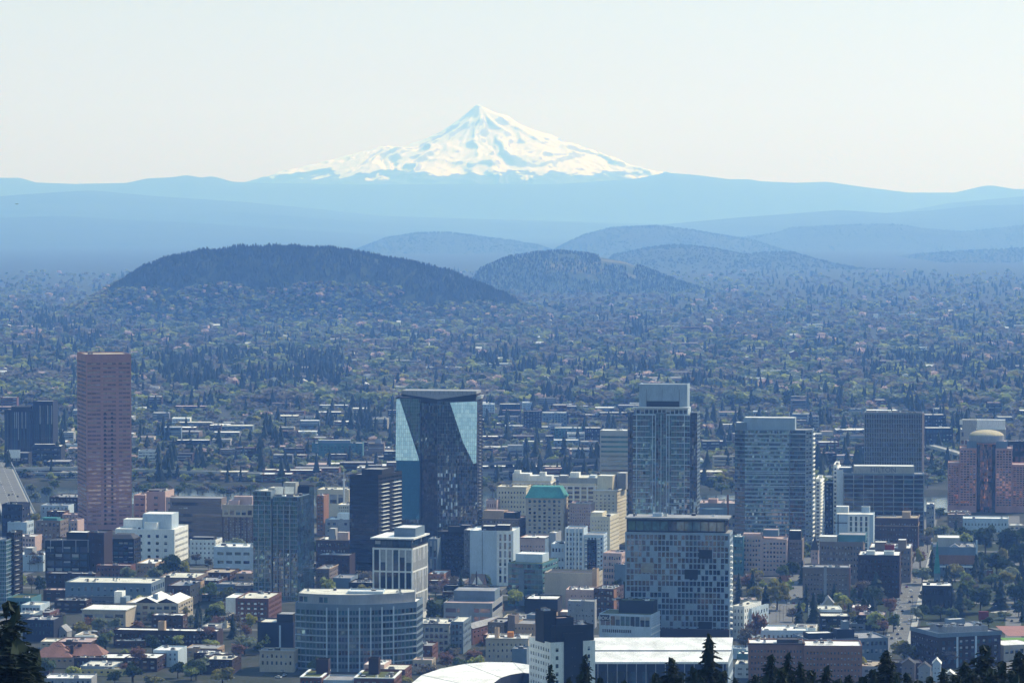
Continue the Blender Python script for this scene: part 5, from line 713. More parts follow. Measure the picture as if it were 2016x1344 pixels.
# ======== automatic labels: what a thing looks like + the landmark it stands by
LM = [(b.root.name, (b.u0 + b.u1) / 2, b.D, b) for b in ALLB]
LMN = {'granite_tower': 'pink granite tower', 'ribbed_tower': 'far ribbed tower', 'white_clinic': 'white clinic', 'arched_office': 'arched brown office', 'teal_glass_tower': 'teal glass tower', 'black_balcony_tower': 'black balcony tower', 'white_framed_tower': 'white-framed tower',
       'curved_office': 'bowed office', 'folded_glass_tower': 'folded glass tower', 'green_roofed_hotel': 'green-roofed hotel', 'white_slab_tower': 'white slab tower', 'chequered_tower': 'chequered tower', 'stepped_glass_tower': 'stepped glass tower', 'pale_banded_tower': 'pale banded tower', 'banded_glass_tower': 'silver-banded tower',
       'lettered_hotel': 'lettered hotel', 'domed_tower': 'domed tower', 'ribbed_dark_tower': 'ribbed dark tower', 'brick_clinic': 'railed brick block', 'dark_brick_flats': 'dark brick flats', 'gabled_school': 'gabled school', 'long_apartments': 'long brick apartments', 'tiled_house': 'red tiled house', 'red_brick_hall': 'red brick hall',
       'beige_flats': 'beige flats', 'art_deco_tower': 'lavender art-deco tower', 'gabled_chapel': 'gabled stone chapel', 'green_grey_office': 'grey-green office', 'black_office': 'black office', 'beige_grid_office': 'beige grid office', 'brick_temple': 'red brick temple', 'brown_flats_range': 'reddish flats range', 'stadium_stand': 'long stadium roof', 'white_black_tower': 'white and black tower', 'banded_garage': 'banded garage', 'brown_flats': 'taupe flats', 'dark_glass_office': 'dark chamfered office', 'brick_warehouse': 'red brick warehouse', 'pink_window_office': 'pink-window office', 'scoreboard': 'red scoreboard', 'green_roof_flats': 'U-shaped brick flats', 'brown_brick_hotel': 'brown brick hotel', 'copper_steeple': 'green spire', 'white_roof_hall': 'cream-roofed hall', 'grey_loft_block': 'grey loft block', 'stadium_bowl': 'curved stadium roof', 'pale_blue_house': 'pale blue house', 'dark_blue_block': 'navy block'}
LMK = [(LMN[n], u, D) for n, u, D, b in LM if n in LMN]
AUTO = []
def auto(o, desc, u, D, cat, group): o['category'] = cat; o['group'] = group; AUTO.append((o, desc, u, D))
ORD = 'first second third fourth fifth sixth seventh eighth ninth tenth eleventh twelfth thirteenth fourteenth fifteenth sixteenth seventeenth eighteenth nineteenth twentieth'.split()
def finish_labels():
    by = {}
    low = {'red tiled house', 'long stadium roof', 'white and black tower', 'curved stadium roof', 'reddish flats range', 'railed brick block', 'grey loft block', 'U-shaped brick flats', 'chequered tower'}
    for o, desc, u, D in AUTO:
        if D < 1500:
            n = min((n for n in LMK if n[0] in low), key=lambda n: abs(n[1] - u)); rel = 'rising in front of'
        else:
            n = min(((abs(n[1] - u) * D / FPX + abs(n[2] - D) * .35, n) for n in LMK), key=lambda c: c[0])[1]; dd = D - n[2]
            if D > 4600: rel = ['not far behind', 'well behind', 'far beyond'][min(2, int((D - 4600) / 1100))]
            elif D > 3750: rel = 'beyond'
            else: rel = 'behind' if dd > 60 else 'in front of' if dd < -60 else 'beside'
        by.setdefault(f'{desc} {rel} the {n[0]}', []).append((abs(n[1] - u), o))
    for k, l in by.items():
        l.sort(key=lambda e: e[0])
        for i, (_, o) in enumerate(l): o['label'] = k if len(l) == 1 else f'{k}, {ORD[min(i, 19)]} one out'
# ======== roads, bridge, viaducts
def strip(name, pts, width, z, mat, label=None, cat=None, kind='structure'):
    V = []
    for i, p in enumerate(pts):
        a = Vector(pts[max(0, i - 1)][:2]); c = Vector(pts[min(len(pts) - 1, i + 1)][:2]); d = (c - a).normalized(); n = Vector((d.y, -d.x)) * width / 2; zz = p[2] if len(p) > 2 else z
        V += [(p[0] - n.x, p[1] - n.y, zz), (p[0] + n.x, p[1] + n.y, zz)]
    F = np.array([[2 * i, 2 * i + 1, 2 * i + 3, 2 * i + 2] for i in range(len(pts) - 1)]); o = bpy.data.objects.new(name, np_mesh(name, np.array(V, float), F, [MATS[mat]])); link(o); o['kind'] = kind; return o
gd = Vector((math.sin(rad(G)), math.cos(rad(G)))); gt = Vector((gd.y, -gd.x))
ra = ground(1763, 1262); RA0 = Vector((ra.x, ra.y)) - gd * 60; strip('road', [tuple(RA0 + gd * s) for s in (0, 300, 700, 1000)], 15, .2, 'asphalt'); strip('pavement', [tuple(RA0 + gd * s + gt * 10) for s in (0, 300, 700)], 4.5, .3, 'paving')
rb = ground(1532, 1205); RB0 = Vector((rb.x, rb.y)) - gd * 40; strip('road', [tuple(RB0 + gd * s) for s in (-60, 60, 300, 600)], 17, .2, 'asphalt')
for k in range(-9, 9):
    if k not in (0,): strip('road', [tuple(RA0 + gt * 79 * k + gd * s) for s in (-120, 300, 1050)], 11, .15, 'asphalt')
for s in (60, 139, 300, 379, 458, 616, 695, 774, 853): strip('road', [tuple(RA0 + gd * (s + .1) + gt * x) for x in (-760, 0, 330)], 10, .17, 'asphalt')
for k in range(-6, 60, 3): strip('lane_marking', [tuple(RA0 + gd * (k * 8)), tuple(RA0 + gd * (k * 8 + 4))], .3, .26, 'white')
def zplane(u, v, z): p = ground(u, v, z); return Vector((p.x, p.y))
p0, p1 = zplane(32, 1000, 9), zplane(-8, 900, 12); bd = (p1 - p0).normalized(); L_ = (p1 - p0).length
br = empty('road_bridge', (p0.x, p0.y, 0), -math.atan2(bd.x, bd.y), 'broad pale concrete road bridge leading across the river', 'bridge')
mb = MB(); mb.box(-16, -60, 7.5, 16, L_, 9, 'paving', True); mb.build('deck', br); mb = MB(); mb.box(-13, -60, 9, 13, L_, 9.12, 'asphalt'); mb.build('roadway', br)
for sx_ in (-15.9, 15.3): mb = MB(); mb.box(sx_, -60, 9.02, sx_ + .6, L_, 10.2, 'grey'); mb.build('parapet', br)
for i in range(7): mb = MB(); mb.box(-13, 20 + i * 90, -9, 13, 24 + i * 90, 7.5, 'concrete'); mb.build('pier', br)
for i in range(-2, 26):
    for xx in (-4.3, 4.3): mb = MB(); mb.box(xx - .15, i * 24, 9.13, xx + .15, i * 24 + 8, 9.16, 'white'); mb.build('lane_line', br)
def viaduct(label, pts, w, zs, mat='grey'):
    P_ = [zplane(u, v, z) for (u, v), z in zip(pts, zs)]; r = empty('viaduct', (P_[0].x, P_[0].y, 0), 0, label, 'viaduct'); o = P_[0]; mb = MB(); pb = MB()
    for i in range(len(P_) - 1):
        a, c = P_[i] - o, P_[i + 1] - o; d = (c - a).normalized(); n = Vector((d.y, -d.x)) * w / 2; za, zc = zs[i], zs[i + 1]
        q = [(a.x + n.x, a.y + n.y, za), (c.x + n.x, c.y + n.y, zc), (c.x - n.x, c.y - n.y, zc), (a.x - n.x, a.y - n.y, za)]; mb.poly(q, mat)
        for j in (0, 2): x, y = q[j], q[(j + 1) % 4]; pb.poly([(x[0], x[1], x[2] - 2.2), (y[0], y[1], y[2] - 2.2), (y[0], y[1], y[2] + 1), (x[0], x[1], x[2] + 1)], 'concrete' if mat != 'grey' else 'midgrey')
        for k in range(int((c - a).length // 45)): t_ = a + d * (k + .5) * 45; m2 = MB(); m2.box(t_.x - 1, t_.y - 1, -2, t_.x + 1, t_.y + 1, za - .1, 'concrete'); m2.build('pier', r)
    mb.build('deck', r); pb.build('parapet', r)
viaduct('pale low freeway viaduct running along the far river bank past the pink granite tower', [(20, 922), (170, 920), (270, 924), (420, 928), (520, 932)], 16, [9, 9, 8, 8, 8], 'paving')
viaduct('long dark upper freeway deck between the folded glass tower and the stepped glass tower', [(930, 912), (1010, 908), (1080, 906), (1180, 904), (1250, 902)], 14, [18, 18, 18, 18, 17])
viaduct('lower curved freeway deck under the long dark upper deck', [(930, 925), (1000, 922), (1060, 924), (1120, 920), (1190, 914)], 12, [11, 11, 10, 10, 11])
viaduct('pale freeway ramp slanting behind the ribbed dark tower', [(1832, 876), (1860, 883), (1895, 893)], 12, [24, 22, 20], 'paving')
for nm, u0, v0, u1, v1, mat in (('sports_track', 1960, 1232, 2060, 1252, 'track'), ('lawn', 1968, 1255, 2060, 1290, 'lawn'), ('path', 1955, 1206, 2060, 1190, 'paving')):
    a, c = ground(u0, v0), ground(u1, v1)
    if nm == 'path': strip('path', [(a.x, a.y), (c.x, c.y)], 7, .3, mat)
    else: x0, x1, y0, y1 = min(a.x, c.x), max(a.x, c.x), min(a.y, c.y), max(a.y, c.y); V = np.array([(x0, y0, .3), (x1, y0, .3), (x1, y1, .3), (x0, y1, .3)]); struct(nm, np_mesh(nm, V, np.array([[0, 1, 2, 3]]), [MATS[mat]]))
def street_lamp(u, vb, h, label=None):
    p = ground(u, vb); r = empty('street_lamp', p, 0); mb = MB(); mb.bar((0, 0, 0), (0, 0, h), .14, 'unitdark', 6, .09); mb.build('pole', r); mb = MB(); mb.bar((0, 0, h - .2), (1.8, 0, h + .3), .07, 'unitdark', 5); mb.build('arm', r); mb = MB(); mb.box(1.5, -.2, h + .2, 2.4, .2, h + .4, 'unit', True); mb.build('lamp_head', r); auto(r, 'dark slim lamp pole', u, p.y, 'street lamp', 'lamp poles along the streets')
for u, vb in ((1510, 1224), (1528, 1226), (1535, 1222), (1542, 1222), (1549, 1205), (1793, 1235), (1796, 1200), (1955, 1222), (2000, 1210), (1760, 1225)): street_lamp(u, vb, 11)
# ======== cars
def car_meshes(col):
    b_ = MB(); prof = [(-2.2, .35), (-2.25, .8), (-1.3, .95), (1.25, .95), (2.2, .8), (2.25, .35)]
    for y in (-.88, .88): b_.poly([(x, y, z) for x, z in (prof if y > 0 else prof[::-1])], col)
    for (xa, za), (xb, zb) in zip(prof, prof[1:] + prof[:1]): b_.poly([(xa, -.88, za), (xb, -.88, zb), (xb, .88, zb), (xa, .88, za)], col)
    c = MB(); pr = [(-1.6, .95), (-1.0, 1.42), (.45, 1.42), (1.15, .95)]
    for y in (-.78, .78): c.poly([(x, y * (1 if z < 1 else .85), z) for x, z in (pr if y > 0 else pr[::-1])], 'g_dark')
    for i, ((xa, za), (xb, zb)) in enumerate(zip(pr, pr[1:])): ka, kb = (1 if za < 1 else .85), (1 if zb < 1 else .85); c.poly([(xa, -.78 * ka, za), (xb, -.78 * kb, zb), (xb, .78 * kb, zb), (xa, .78 * ka, za)], col if i == 1 else 'g_dark')
    w = MB(); w.bar((0, -.1, 0), (0, .1, 0), .33, 'black', 10); return b_.mesh('body'), c.mesh('cabin'), w.mesh('wheel')
CARM = {c: car_meshes(c) for c in ('white', 'black', 'grey', 'navy', 'redbox', 'unit')}; CN = dict(white='white', black='black', grey='grey', navy='dark blue', redbox='red', unit='silver')
def car(p, z, ang, col, where):
    r = empty('parked_car' if 'parked' in where else 'car', (p[0], p[1], z), ang); bm_, cm, wm = CARM[col]
    link(bpy.data.objects.new('body', bm_), r); link(bpy.data.objects.new('cabin', cm), r)
    for x in (-1.35, 1.35):
        for y in (-.8, .8): o = bpy.data.objects.new('wheel', wm); o.location = (x, y, .33); link(o, r)
    auto(r, f'{CN[col]} car {where}', proj((p[0], p[1], z))[0], p[1], 'car', 'cars on the streets')
ang = math.pi / 2 - rad(G); cols = list(CARM)
for s, off, cl in ((72, -3, 'navy'), (76, 2.8, 'grey'), (88, -5.8, 'white'), (96, 0.2, 'black'), (128, 2.2, 'black'), (129, -2.6, 'navy'), (200, -5.5, 'redbox'), (222, -5.6, 'white'), (236, -1, 'black'), (250, -5.6, 'white'), (262, -3, 'unit'), (274, -5.6, 'unit'), (286, -5.6, 'white'), (296, 2.5, 'navy'), (310, -5.6, 'grey'), (330, 3, 'black'), (352, -5.6, 'navy'), (372, 1.5, 'white'), (400, -3, 'redbox'), (440, 2.5, 'unit'), (50, 3, 'white'), (160, 5.8, 'unit'), (185, 5.8, 'white')):
    p = RA0 + gd * s + gt * off; car(p, .21, ang, cl, 'on the wide street' if abs(off) < 5 else 'parked at the kerb')
for s, off, cl in ((70, -5, 'white'), (95, 4, 'unit'), (120, -3, 'navy'), (150, 5, 'grey'), (30, -6, 'black')): car(RB0 + gd * s + gt * off, .21, ang, cl, 'on the tree-lined street')
for (u, v), cl in zip(((1670, 1182), (1676, 1185), (1682, 1180), (1688, 1183), (1695, 1186), (1700, 1180), (1570, 1178), (1578, 1180), (470, 1266), (478, 1270), (486, 1264), (560, 1330), (548, 1334), (1512, 1178), (350, 1205), (356, 1212), (362, 1204), (555, 1322), (1745, 1190)), cols * 4): p = ground(u, v); car(p, .15, random.random() * 3, cl, 'parked in a yard')
for s, off, cl in ((60, -6, 'white'), (130, 6, 'navy'), (150, -2, 'black'), (158, 2, 'grey'), (40, 7, 'black'), (210, 3, 'white'), (290, -5, 'unit')): p = p0 + bd * s + Vector((bd.y, -bd.x)) * off; car(p, 9.14, math.atan2(bd.y, bd.x), cl, 'on the bridge')
R3 = random.Random(3)
for _ in range(30):
    k = R3.choice((-8, -7, -6, -5, -4, -3, -2, -1, 1)); s_ = R3.uniform(-100, 500); p = RA0 + gt * (79 * k + R3.choice((-3.5, -1, 2, 3.5))) + gd * s_; car(p, .16, ang, R3.choice(cols), 'on a side street')
# ======== trees
def leafcloud(n, k, size, seed, flat=1., hollow=.55, zc=.6, rz=.4, taper=0.):
    g = np.random.default_rng(seed); c = g.normal(size=(k, 3)); c /= np.linalg.norm(c, axis=1)[:, None]; c *= (g.random((k, 1)) ** .5) * .62; cr = g.uniform(.3, .5, k)
    i = g.integers(0, k, n); d = g.normal(size=(n, 3)); d /= np.linalg.norm(d, axis=1)[:, None]; d[:, 2] = np.abs(d[:, 2]) * .8 + d[:, 2] * .2; p = c[i] + d * (cr[i] * g.uniform(hollow, 1, n))[:, None]
    if taper: p[:, :2] *= (1 - taper * (p[:, 2] + 1) / 2)[:, None]
    nrm = d * .6 + g.normal(size=(n, 3)) * .55; nrm /= np.linalg.norm(nrm, axis=1)[:, None]; a = np.cross(nrm, g.normal(size=(n, 3))); a /= np.linalg.norm(a, axis=1)[:, None]; b2 = np.cross(nrm, a); s = (size * g.uniform(.6, 1.4, n))[:, None]
    V = np.stack([p - a * s - b2 * s * .7, p + a * s * .8 - b2 * s, p + a * s + b2 * s * .8, p - a * s * .7 + b2 * s], 1); V[..., :2] *= .5; V[..., 2] = zc + V[..., 2] * rz; return V.reshape(-1, 3), np.arange(4 * n).reshape(-1, 4)
def conifer(layers, per, seed, r0=.5, sub=1, zlo=.06, dr=.12, ex=.8):
    g = np.random.default_rng(seed); V = []
    for l in range(layers):
        t = zlo + (1 - zlo) * (l + g.random() * .6) / layers; R_ = r0 * (1 - t) ** ex * g.uniform(.75, 1.15) + .008
        for j in range(per if t < .85 else max(3, per // 2)):
            a = g.random() * 2 * math.pi; rr = R_ * g.uniform(.65, 1.12); d = np.array([math.cos(a), math.sin(a), 0]); sd_ = np.array([-d[1], d[0], 0])
            for q in range(sub):
                f0, f1 = q / sub, (q + 1) / sub; z0 = t - rr * dr * f0 ** 1.5; z1 = t - rr * dr * f1 ** 1.5; w0 = rr * (.3 - .12 * f0) * (1.0 if sub == 1 else g.uniform(.5, 1.2)); w1 = rr * .3 * (1 - f1) * g.uniform(.5, 1.3) + .002; tw = g.uniform(-.4, .4)
                b0 = d * rr * f0 + [0, 0, z0]; b1 = d * rr * f1 + [0, 0, z1]; V.append([b0 - sd_ * w0 + [0, 0, (tw - .5) * w0 * .3], b0 + sd_ * w0 + [0, 0, (-tw - .5) * w0 * .3], b1 + sd_ * w1, b1 - sd_ * w1])
                if sub > 1: V.append([b0 + [0, 0, w0 * .06], b1 + [0, 0, 0.], b1 + [0, 0, -w0 * .3 * g.random()], b0 + [0, 0, -w0 * .4]])
    V = np.array(V, float).reshape(-1, 3); return V, np.arange(len(V)).reshape(-1, 4)
def cones(layers, n, seed, r0=.45, zlo=.05):
    g = np.random.default_rng(seed); V = []
    for l in range(layers):
        z0 = zlo + (1 - zlo) * l / layers; z1 = min(1, z0 + (1 - zlo) * 1.75 / layers); R_ = r0 * (1 - z0) ** .85 + .02; a = np.arange(n) * 6.2832 / n + g.random() * 6; rr = R_ * g.uniform(.6, 1.25, n); zz = z0 + g.uniform(-.03, .03, n)
        p = np.stack([np.cos(a) * rr, np.sin(a) * rr, zz], 1); ox, oy = g.normal(0, .02, 2)
        for i in range(n): q = p[(i + 1) % n]; V.append([p[i], q, [ox + q[0] * .05, oy + q[1] * .05, z1], [ox + p[i][0] * .05, oy + p[i][1] * .05, z1]])
    V = np.array(V).reshape(-1, 3); return V, np.arange(len(V)).reshape(-1, 4)
def both(A, B): return np.concatenate([A[0], B[0]]), np.concatenate([A[1], B[1] + len(A[0])])
def trunk_mesh(h, r, mat='bark', branches=5, seed=0):
    g = random.Random(seed); mb = MB(); mb.bar((0, 0, -.03), (0, 0, h), r, mat, 6, r * .4)
    for i in range(branches): a = g.random() * 6.28; z = h * g.uniform(.45, .95); l = g.uniform(.2, .36); mb.bar((0, 0, z), (math.cos(a) * l, math.sin(a) * l, z + l * .9), r * .45, mat, 4, r * .1)
    return mb.mesh('trunk')
TR_B = [trunk_mesh(.72, .03, seed=i, branches=7) for i in range(3)]; TR_C = trunk_mesh(.95, .025, branches=0)
BV = {}
def crown_mesh(kind, col, var):
    k = (kind, col, var)
    if k not in BV:
        if kind == 'broad': V, F = leafcloud(900, 15, .1, 10 + var, zc=.5, rz=.48)
        elif kind == 'bare': V, F = leafcloud(900, 13, .065, 40 + var, hollow=.3, zc=.52, rz=.46)
        elif kind == 'conifer': V, F = both(conifer(24, 12, 70 + var, dr=.2), cones(8, 9, 170 + var, .4))
        else: V, F = both(conifer(64, 17, 90 + var, .5, 4, .2, .12, .58), cones(22, 9, 190 + var, .33, .2))
        BV[k] = np_mesh('crown', V, F, [LEAF[col]])
    return BV[k]
TN = dict(broad='broadleaf_tree', bare='bare_tree', conifer='conifer_tree', big='tall_conifer')
CD = dict(conifer='dark conifer', conifer_b='dark green conifer', green='dark green tree', green_b='mid green tree', yellow='bright yellow-green tree', olive='golden olive tree', bare='bare brown tree', bare_b='bare grey-brown tree', reddish='bare reddish tree', blossom='pale blossom tree', lime='pale lime tree', sage='grey-green tree')
def tree(kind, col, x, y, z, h, w, group, u=None):
    r = empty(TN[kind], (x, y, z), random.random() * 6.28); r.scale = (w, w, h); v = random.randrange(4)
    link(bpy.data.objects.new('trunk', TR_C if kind in ('conifer', 'big') else random.choice(TR_B)), r); link(bpy.data.objects.new('crown', crown_mesh(kind, col, v)), r)
    sz = ('low-tipped' if proj((x, y, z + h))[1] > 1318 else 'high-tipped') if kind == 'big' else 'tall' if h > 24 else 'small' if h < 9 else 'broad' if w > h * 1.05 else 'slim' if w < h * .6 and kind != 'big' else 'mid-sized'
    auto(r, f'{sz} {CD[col]}', proj((x, y, z))[0], y, 'tree', group); return r
def T(kind, col, u, vb, hp, wp, group='street trees of the downtown'):
    p = ground(u, vb); k = p.y / FPX; tree(kind, col, p.x, p.y, float(gz(p.x, p.y)) if p.y < 2100 else 0, hp * k, wp * k, group)
for a in '''c,conifer,392,1226,46,30 b,green,424,1234,50,52 r,bare,206,1276,52,48 b,yellow,262,1266,16,34 b,lime,298,1264,15,32 b,green,346,1264,24,26 b,green_b,378,1266,26,28 r,reddish,272,1320,58,44 b,green,262,1344,52,44 b,olive,302,1352,30,54 b,green,350,1334,42,42
b,green,386,1338,48,42 b,green,226,1348,32,34 b,olive,438,1348,46,68 b,lime,414,1276,22,38 r,reddish,486,1262,40,28 r,bare,474,1248,34,26 b,green,100,1218,30,42 r,bare_b,120,1224,24,26 b,lime,42,1162,44,32 r,bare,62,1166,42,24 b,green,78,1170,40,28 b,yellow,44,1016,24,22 b,yellow,58,1022,24,26
b,yellow,71,1030,22,22 b,sage,70,988,26,30 b,green_b,92,978,24,28 b,sage,62,972,22,28 b,green_b,108,962,20,30 r,bare,386,1112,28,32 b,yellow,342,1116,14,20 r,bare,410,1124,32,22 b,green,850,1228,54,40 c,conifer,876,1222,52,36 r,bare,893,1162,36,28 r,bare,914,1152,40,24 b,green_b,956,1164,38,30
b,lime,1014,1198,46,38 b,green,962,1184,28,22 r,bare,836,1344,44,60 r,reddish,880,1322,50,46 r,reddish,934,1322,54,46 b,sage,926,1342,38,32 r,bare,956,1338,40,40 b,sage,894,1346,34,36 b,green,1216,1174,46,26 b,olive,786,1350,26,52 c,conifer,546,1314,34,18 c,conifer,566,1318,32,16 b,olive,1530,1200,66,58
r,bare,1452,1150,24,44 r,bare_b,1478,1150,26,46 c,conifer,1482,1172,50,38 c,conifer,1456,1186,34,34 c,conifer,1508,1186,36,34 b,green_b,1576,1122,60,52 b,sage,1592,1094,30,36 b,green,1560,1134,36,34 c,conifer,1602,1230,66,44 c,conifer,1574,1244,62,42 c,conifer,1640,1174,64,54 c,conifer,1725,1186,62,56
c,conifer,1702,1218,46,44 r,reddish,1752,1218,52,42 r,reddish,1740,1252,40,34 r,bare,1734,1274,24,22 b,green,1620,1196,34,32 r,reddish,1606,1228,28,18 b,lime,1684,1232,16,18 r,reddish,1488,1282,92,56 r,bare,1468,1290,70,44 b,yellow,1810,1120,52,24 r,bare,1790,1132,54,32 r,reddish,1772,1136,44,30
b,olive,1830,1062,28,28 r,bare,1826,1088,44,30 b,green_b,1850,1018,24,30 b,lime,1900,1084,46,50 b,green,1940,1090,62,60 b,green,1986,1094,62,60 b,green,1962,1134,52,60 b,green,2008,1124,62,52 c,conifer,1832,1194,44,36 b,green,1852,1220,36,50 c,conifer,1890,1214,64,44 b,green,1930,1206,62,58 c,conifer,1970,1200,64,50
b,green,2006,1196,64,52 r,bare,1912,1166,38,36 b,sage,1990,1154,44,50 c,conifer,1872,1190,54,40 b,green,1816,1218,34,32 b,olive,1780,1304,50,62 b,yellow,1697,1332,46,28 r,bare,1862,1314,44,60 b,sage,1978,1220,22,40 b,green,1946,1232,24,30 r,bare,970,978,32,26 r,bare_b,986,970,28,24 b,green,948,966,26,24
b,green,1398,964,24,30 b,green_b,1420,972,26,36 b,green,1440,968,26,30 c,conifer,1410,1008,36,14 b,sage,1455,975,24,26 b,green,1834,936,24,24 b,green,1848,944,26,26 b,green,1860,936,24,24 b,green_b,1826,960,24,24 b,sage,690,962,20,24 r,bare,672,964,24,28 r,bare_b,650,962,24,28 b,sage,632,966,22,26
r,bare,585,952,26,40 b,green_b,556,958,24,34 b,lime,612,950,16,24 c,conifer,448,950,38,14 c,conifer,474,948,34,12 c,conifer,310,938,40,18 c,conifer,372,942,40,14'''.split():
    k, c, u, v, h, w = a.split(','); T(dict(b='broad', r='bare', c='conifer')[k], c, float(u), float(v), float(h), float(w))
for i, u in enumerate(range(270, 520, 13)): T(random.choice(('broad', 'bare', 'broad')), random.choice(('sage', 'bare_b', 'green_b', 'bare', 'green_b')), u + random.uniform(-4, 4), 974 + random.uniform(-6, 3), random.uniform(20, 27), random.uniform(24, 34), 'riverside trees')
R2 = random.Random(5)
for (u0, u1, v0, v1, n, ks) in ((1800, 2016, 1066, 1120, 16, 'bbcr'), (1800, 2016, 1130, 1228, 34, 'bcbbc'), (1560, 1760, 1180, 1236, 16, 'ccbr'), (1450, 1600, 1110, 1200, 12, 'bcr'), (0, 240, 1230, 1344, 9, 'brb'), (240, 470, 1250, 1344, 14, 'bbr'), (380, 500, 1190, 1260, 7, 'bcr'), (845, 980, 1150, 1210, 8, 'bcr'), (820, 960, 1300, 1350, 7, 'brr'), (1180, 1240, 1150, 1200, 3, 'bc'), (20, 260, 1090, 1200, 9, 'br'), (1000, 1120, 1160, 1230, 5, 'br'), (600, 760, 1150, 1200, 5, 'br'), (240, 500, 1090, 1240, 22, 'lyb'), (620, 1230, 1090, 1240, 22, 'lyb'), (1450, 1800, 1060, 1230, 14, 'lyb'), (20, 800, 1240, 1344, 22, 'lybr'), (1640, 1760, 1230, 1300, 6, 'lb')):
    for _ in range(n):
        k = R2.choice(ks); c = R2.choice(dict(l=['lime', 'sage', 'green_b'], y=['yellow', 'olive', 'lime'], b=['green', 'green', 'green_b', 'sage', 'olive', 'lime'], c=['conifer', 'conifer_b'], r=['bare', 'reddish', 'bare_b'])[k]); h = R2.uniform(26, 50); T(dict(l='broad', y='broad', b='broad', r='bare', c='conifer')[k], c, R2.uniform(u0, u1), R2.uniform(v0, v1), h * (1.1 if k == 'c' else 1), h * (R2.uniform(.55, .7) if k == 'c' else R2.uniform(.85, 1.15)))
for pts in (((1812, 1236), (2040, 1236), (2040, 1062), (1826, 1062)), ((1556, 1240), (1748, 1240), (1786, 1170), (1570, 1170)), ((0, 1250), (130, 1250), (130, 1205), (0, 1205)), ((830, 1225), (880, 1225), (930, 1158), (850, 1158))):
    V = np.array([tuple(ground(u, v, .12)) for u, v in pts]); struct('lawn', np_mesh('lawn', V, np.array([[0, 1, 2, 3]]), [MATS['park_ground']]))
# foreground conifers on the hillside below the camera
def FG(u, vt, D, w=13, col='conifer'):
    p = at(u, vt, D); z = float(gz(p.x, D)); tree('big', col, p.x, D, z - .5, p.z - z + .5, w * 1.7, 'conifers on the hillside below the viewpoint')
for a in ((20, 1182, 400, 14), (66, 1272, 430, 10), (-14, 1230, 410, 13), (1396, 1244, 620, 9), (1322, 1292, 640, 12), (1290, 1322, 600, 11), (1364, 1310, 610, 11), (1424, 1318, 600, 11), (1448, 1332, 560, 9), (1152, 1286, 700, 8), (1084, 1306, 720, 7), (1120, 1330, 650, 9), (1518, 1286, 640, 11), (1552, 1282, 650, 9), (1596, 1318, 620, 12), (1628, 1308, 640, 11), (1486, 1326, 600, 10), (1672, 1326, 600, 11),
          (1746, 1278, 620, 13), (1716, 1316, 600, 10), (1786, 1322, 620, 10), (1858, 1312, 650, 11), (1900, 1300, 620, 12), (1938, 1268, 600, 14), (1972, 1300, 580, 12), (2008, 1280, 590, 13), (1830, 1330, 600, 10), (2030, 1300, 560, 14), (1230, 1336, 600, 9), (1182, 1332, 640, 8), (1540, 1312, 560, 12), (1576, 1300, 600, 9), (1650, 1334, 560, 12), (1700, 1330, 560, 12), (1764, 1326, 540, 12), (1808, 1338, 560, 11), (1880, 1326, 540, 13), (1916, 1320, 550, 13), (1956, 1316, 540, 13), (1992, 1318, 530, 13), (1340, 1326, 560, 12), (1380, 1330, 540, 12), (1500, 1336, 540, 11)): FG(*a)
# ======== low buildings that fill the city: candidates on the street grid that keep clear of what already stands
def inside(px, py, poly):
    c = False; n = len(poly)
    for i in range(n):
        x1, y1 = poly[i]; x2, y2 = poly[(i + 1) % n]
        if (y1 > py) != (y2 > py) and px < (x2 - x1) * (py - y1) / (y2 - y1) + x1: c = not c
    return c
FPS = []
def add_fp(b):
    for pts, z1 in b.fp:
        W2 = [(b.o.x + b.t.x * p[0] + b.d.x * p[1], b.o.y + b.t.y * p[0] + b.d.y * p[1]) for p in pts]; xs_ = [p[0] for p in W2]; ys_ = [p[1] for p in W2]; FPS.append((W2, min(xs_), max(xs_), min(ys_), max(ys_)))
for b in ALLB: add_fp(b)
def free(cx, cy, w, d, t, dd, m=3):
    for fx in np.linspace(-.5, .5, 4):
        for fy in np.linspace(-.5, .5, 4):
            px = cx + t.x * fx * (w + m) + dd.x * fy * (d + m); py = cy + t.y * fx * (w + m) + dd.y * fy * (d + m)
            for W2, a, b_, c, e in FPS:
                if a < px < b_ and c < py < e and inside(px, py, W2): return False
            q = Vector((px, py)) - RA0; s = q.dot(gt)
            if abs(s) < 11 and q.dot(gd) > -20: return False
            q = Vector((px, py)) - RB0; s = q.dot(gt)
            if abs(s) < 11 and -80 < q.dot(gd) < 300: return False
            q = Vector((px, py)) - p0
            if abs(q.dot(Vector((bd.y, -bd.x)))) < 20 and py > 3200: return False
    return True
WC = ['brick', 'darkbrick', 'beige', 'tan', 'brown', 'grey', 'white', 'taupe', 'pinkpale', 'bluegrey', 'midgrey', 'cream']; RC = ['r_white', 'r_grey', 'r_cream', 'r_grey', 'r_dark', 'r_pink', 'r_white', 'r_tan']
WD = dict(brick='red brick', darkbrick='dark brick', beige='beige', tan='tan', brown='brown', grey='grey', white='white', taupe='taupe', pinkpale='pale pink', bluegrey='blue-grey', midgrey='slate grey', cream='cream', dark='dark', navy='navy', paleblue='pale blue', teal='teal'); RD = dict(r_white='white-roofed', r_grey='grey-roofed', r_cream='cream-roofed', r_dark='dark-roofed', r_pink='pink-roofed', r_tan='tan-roofed', r_red='red-roofed')
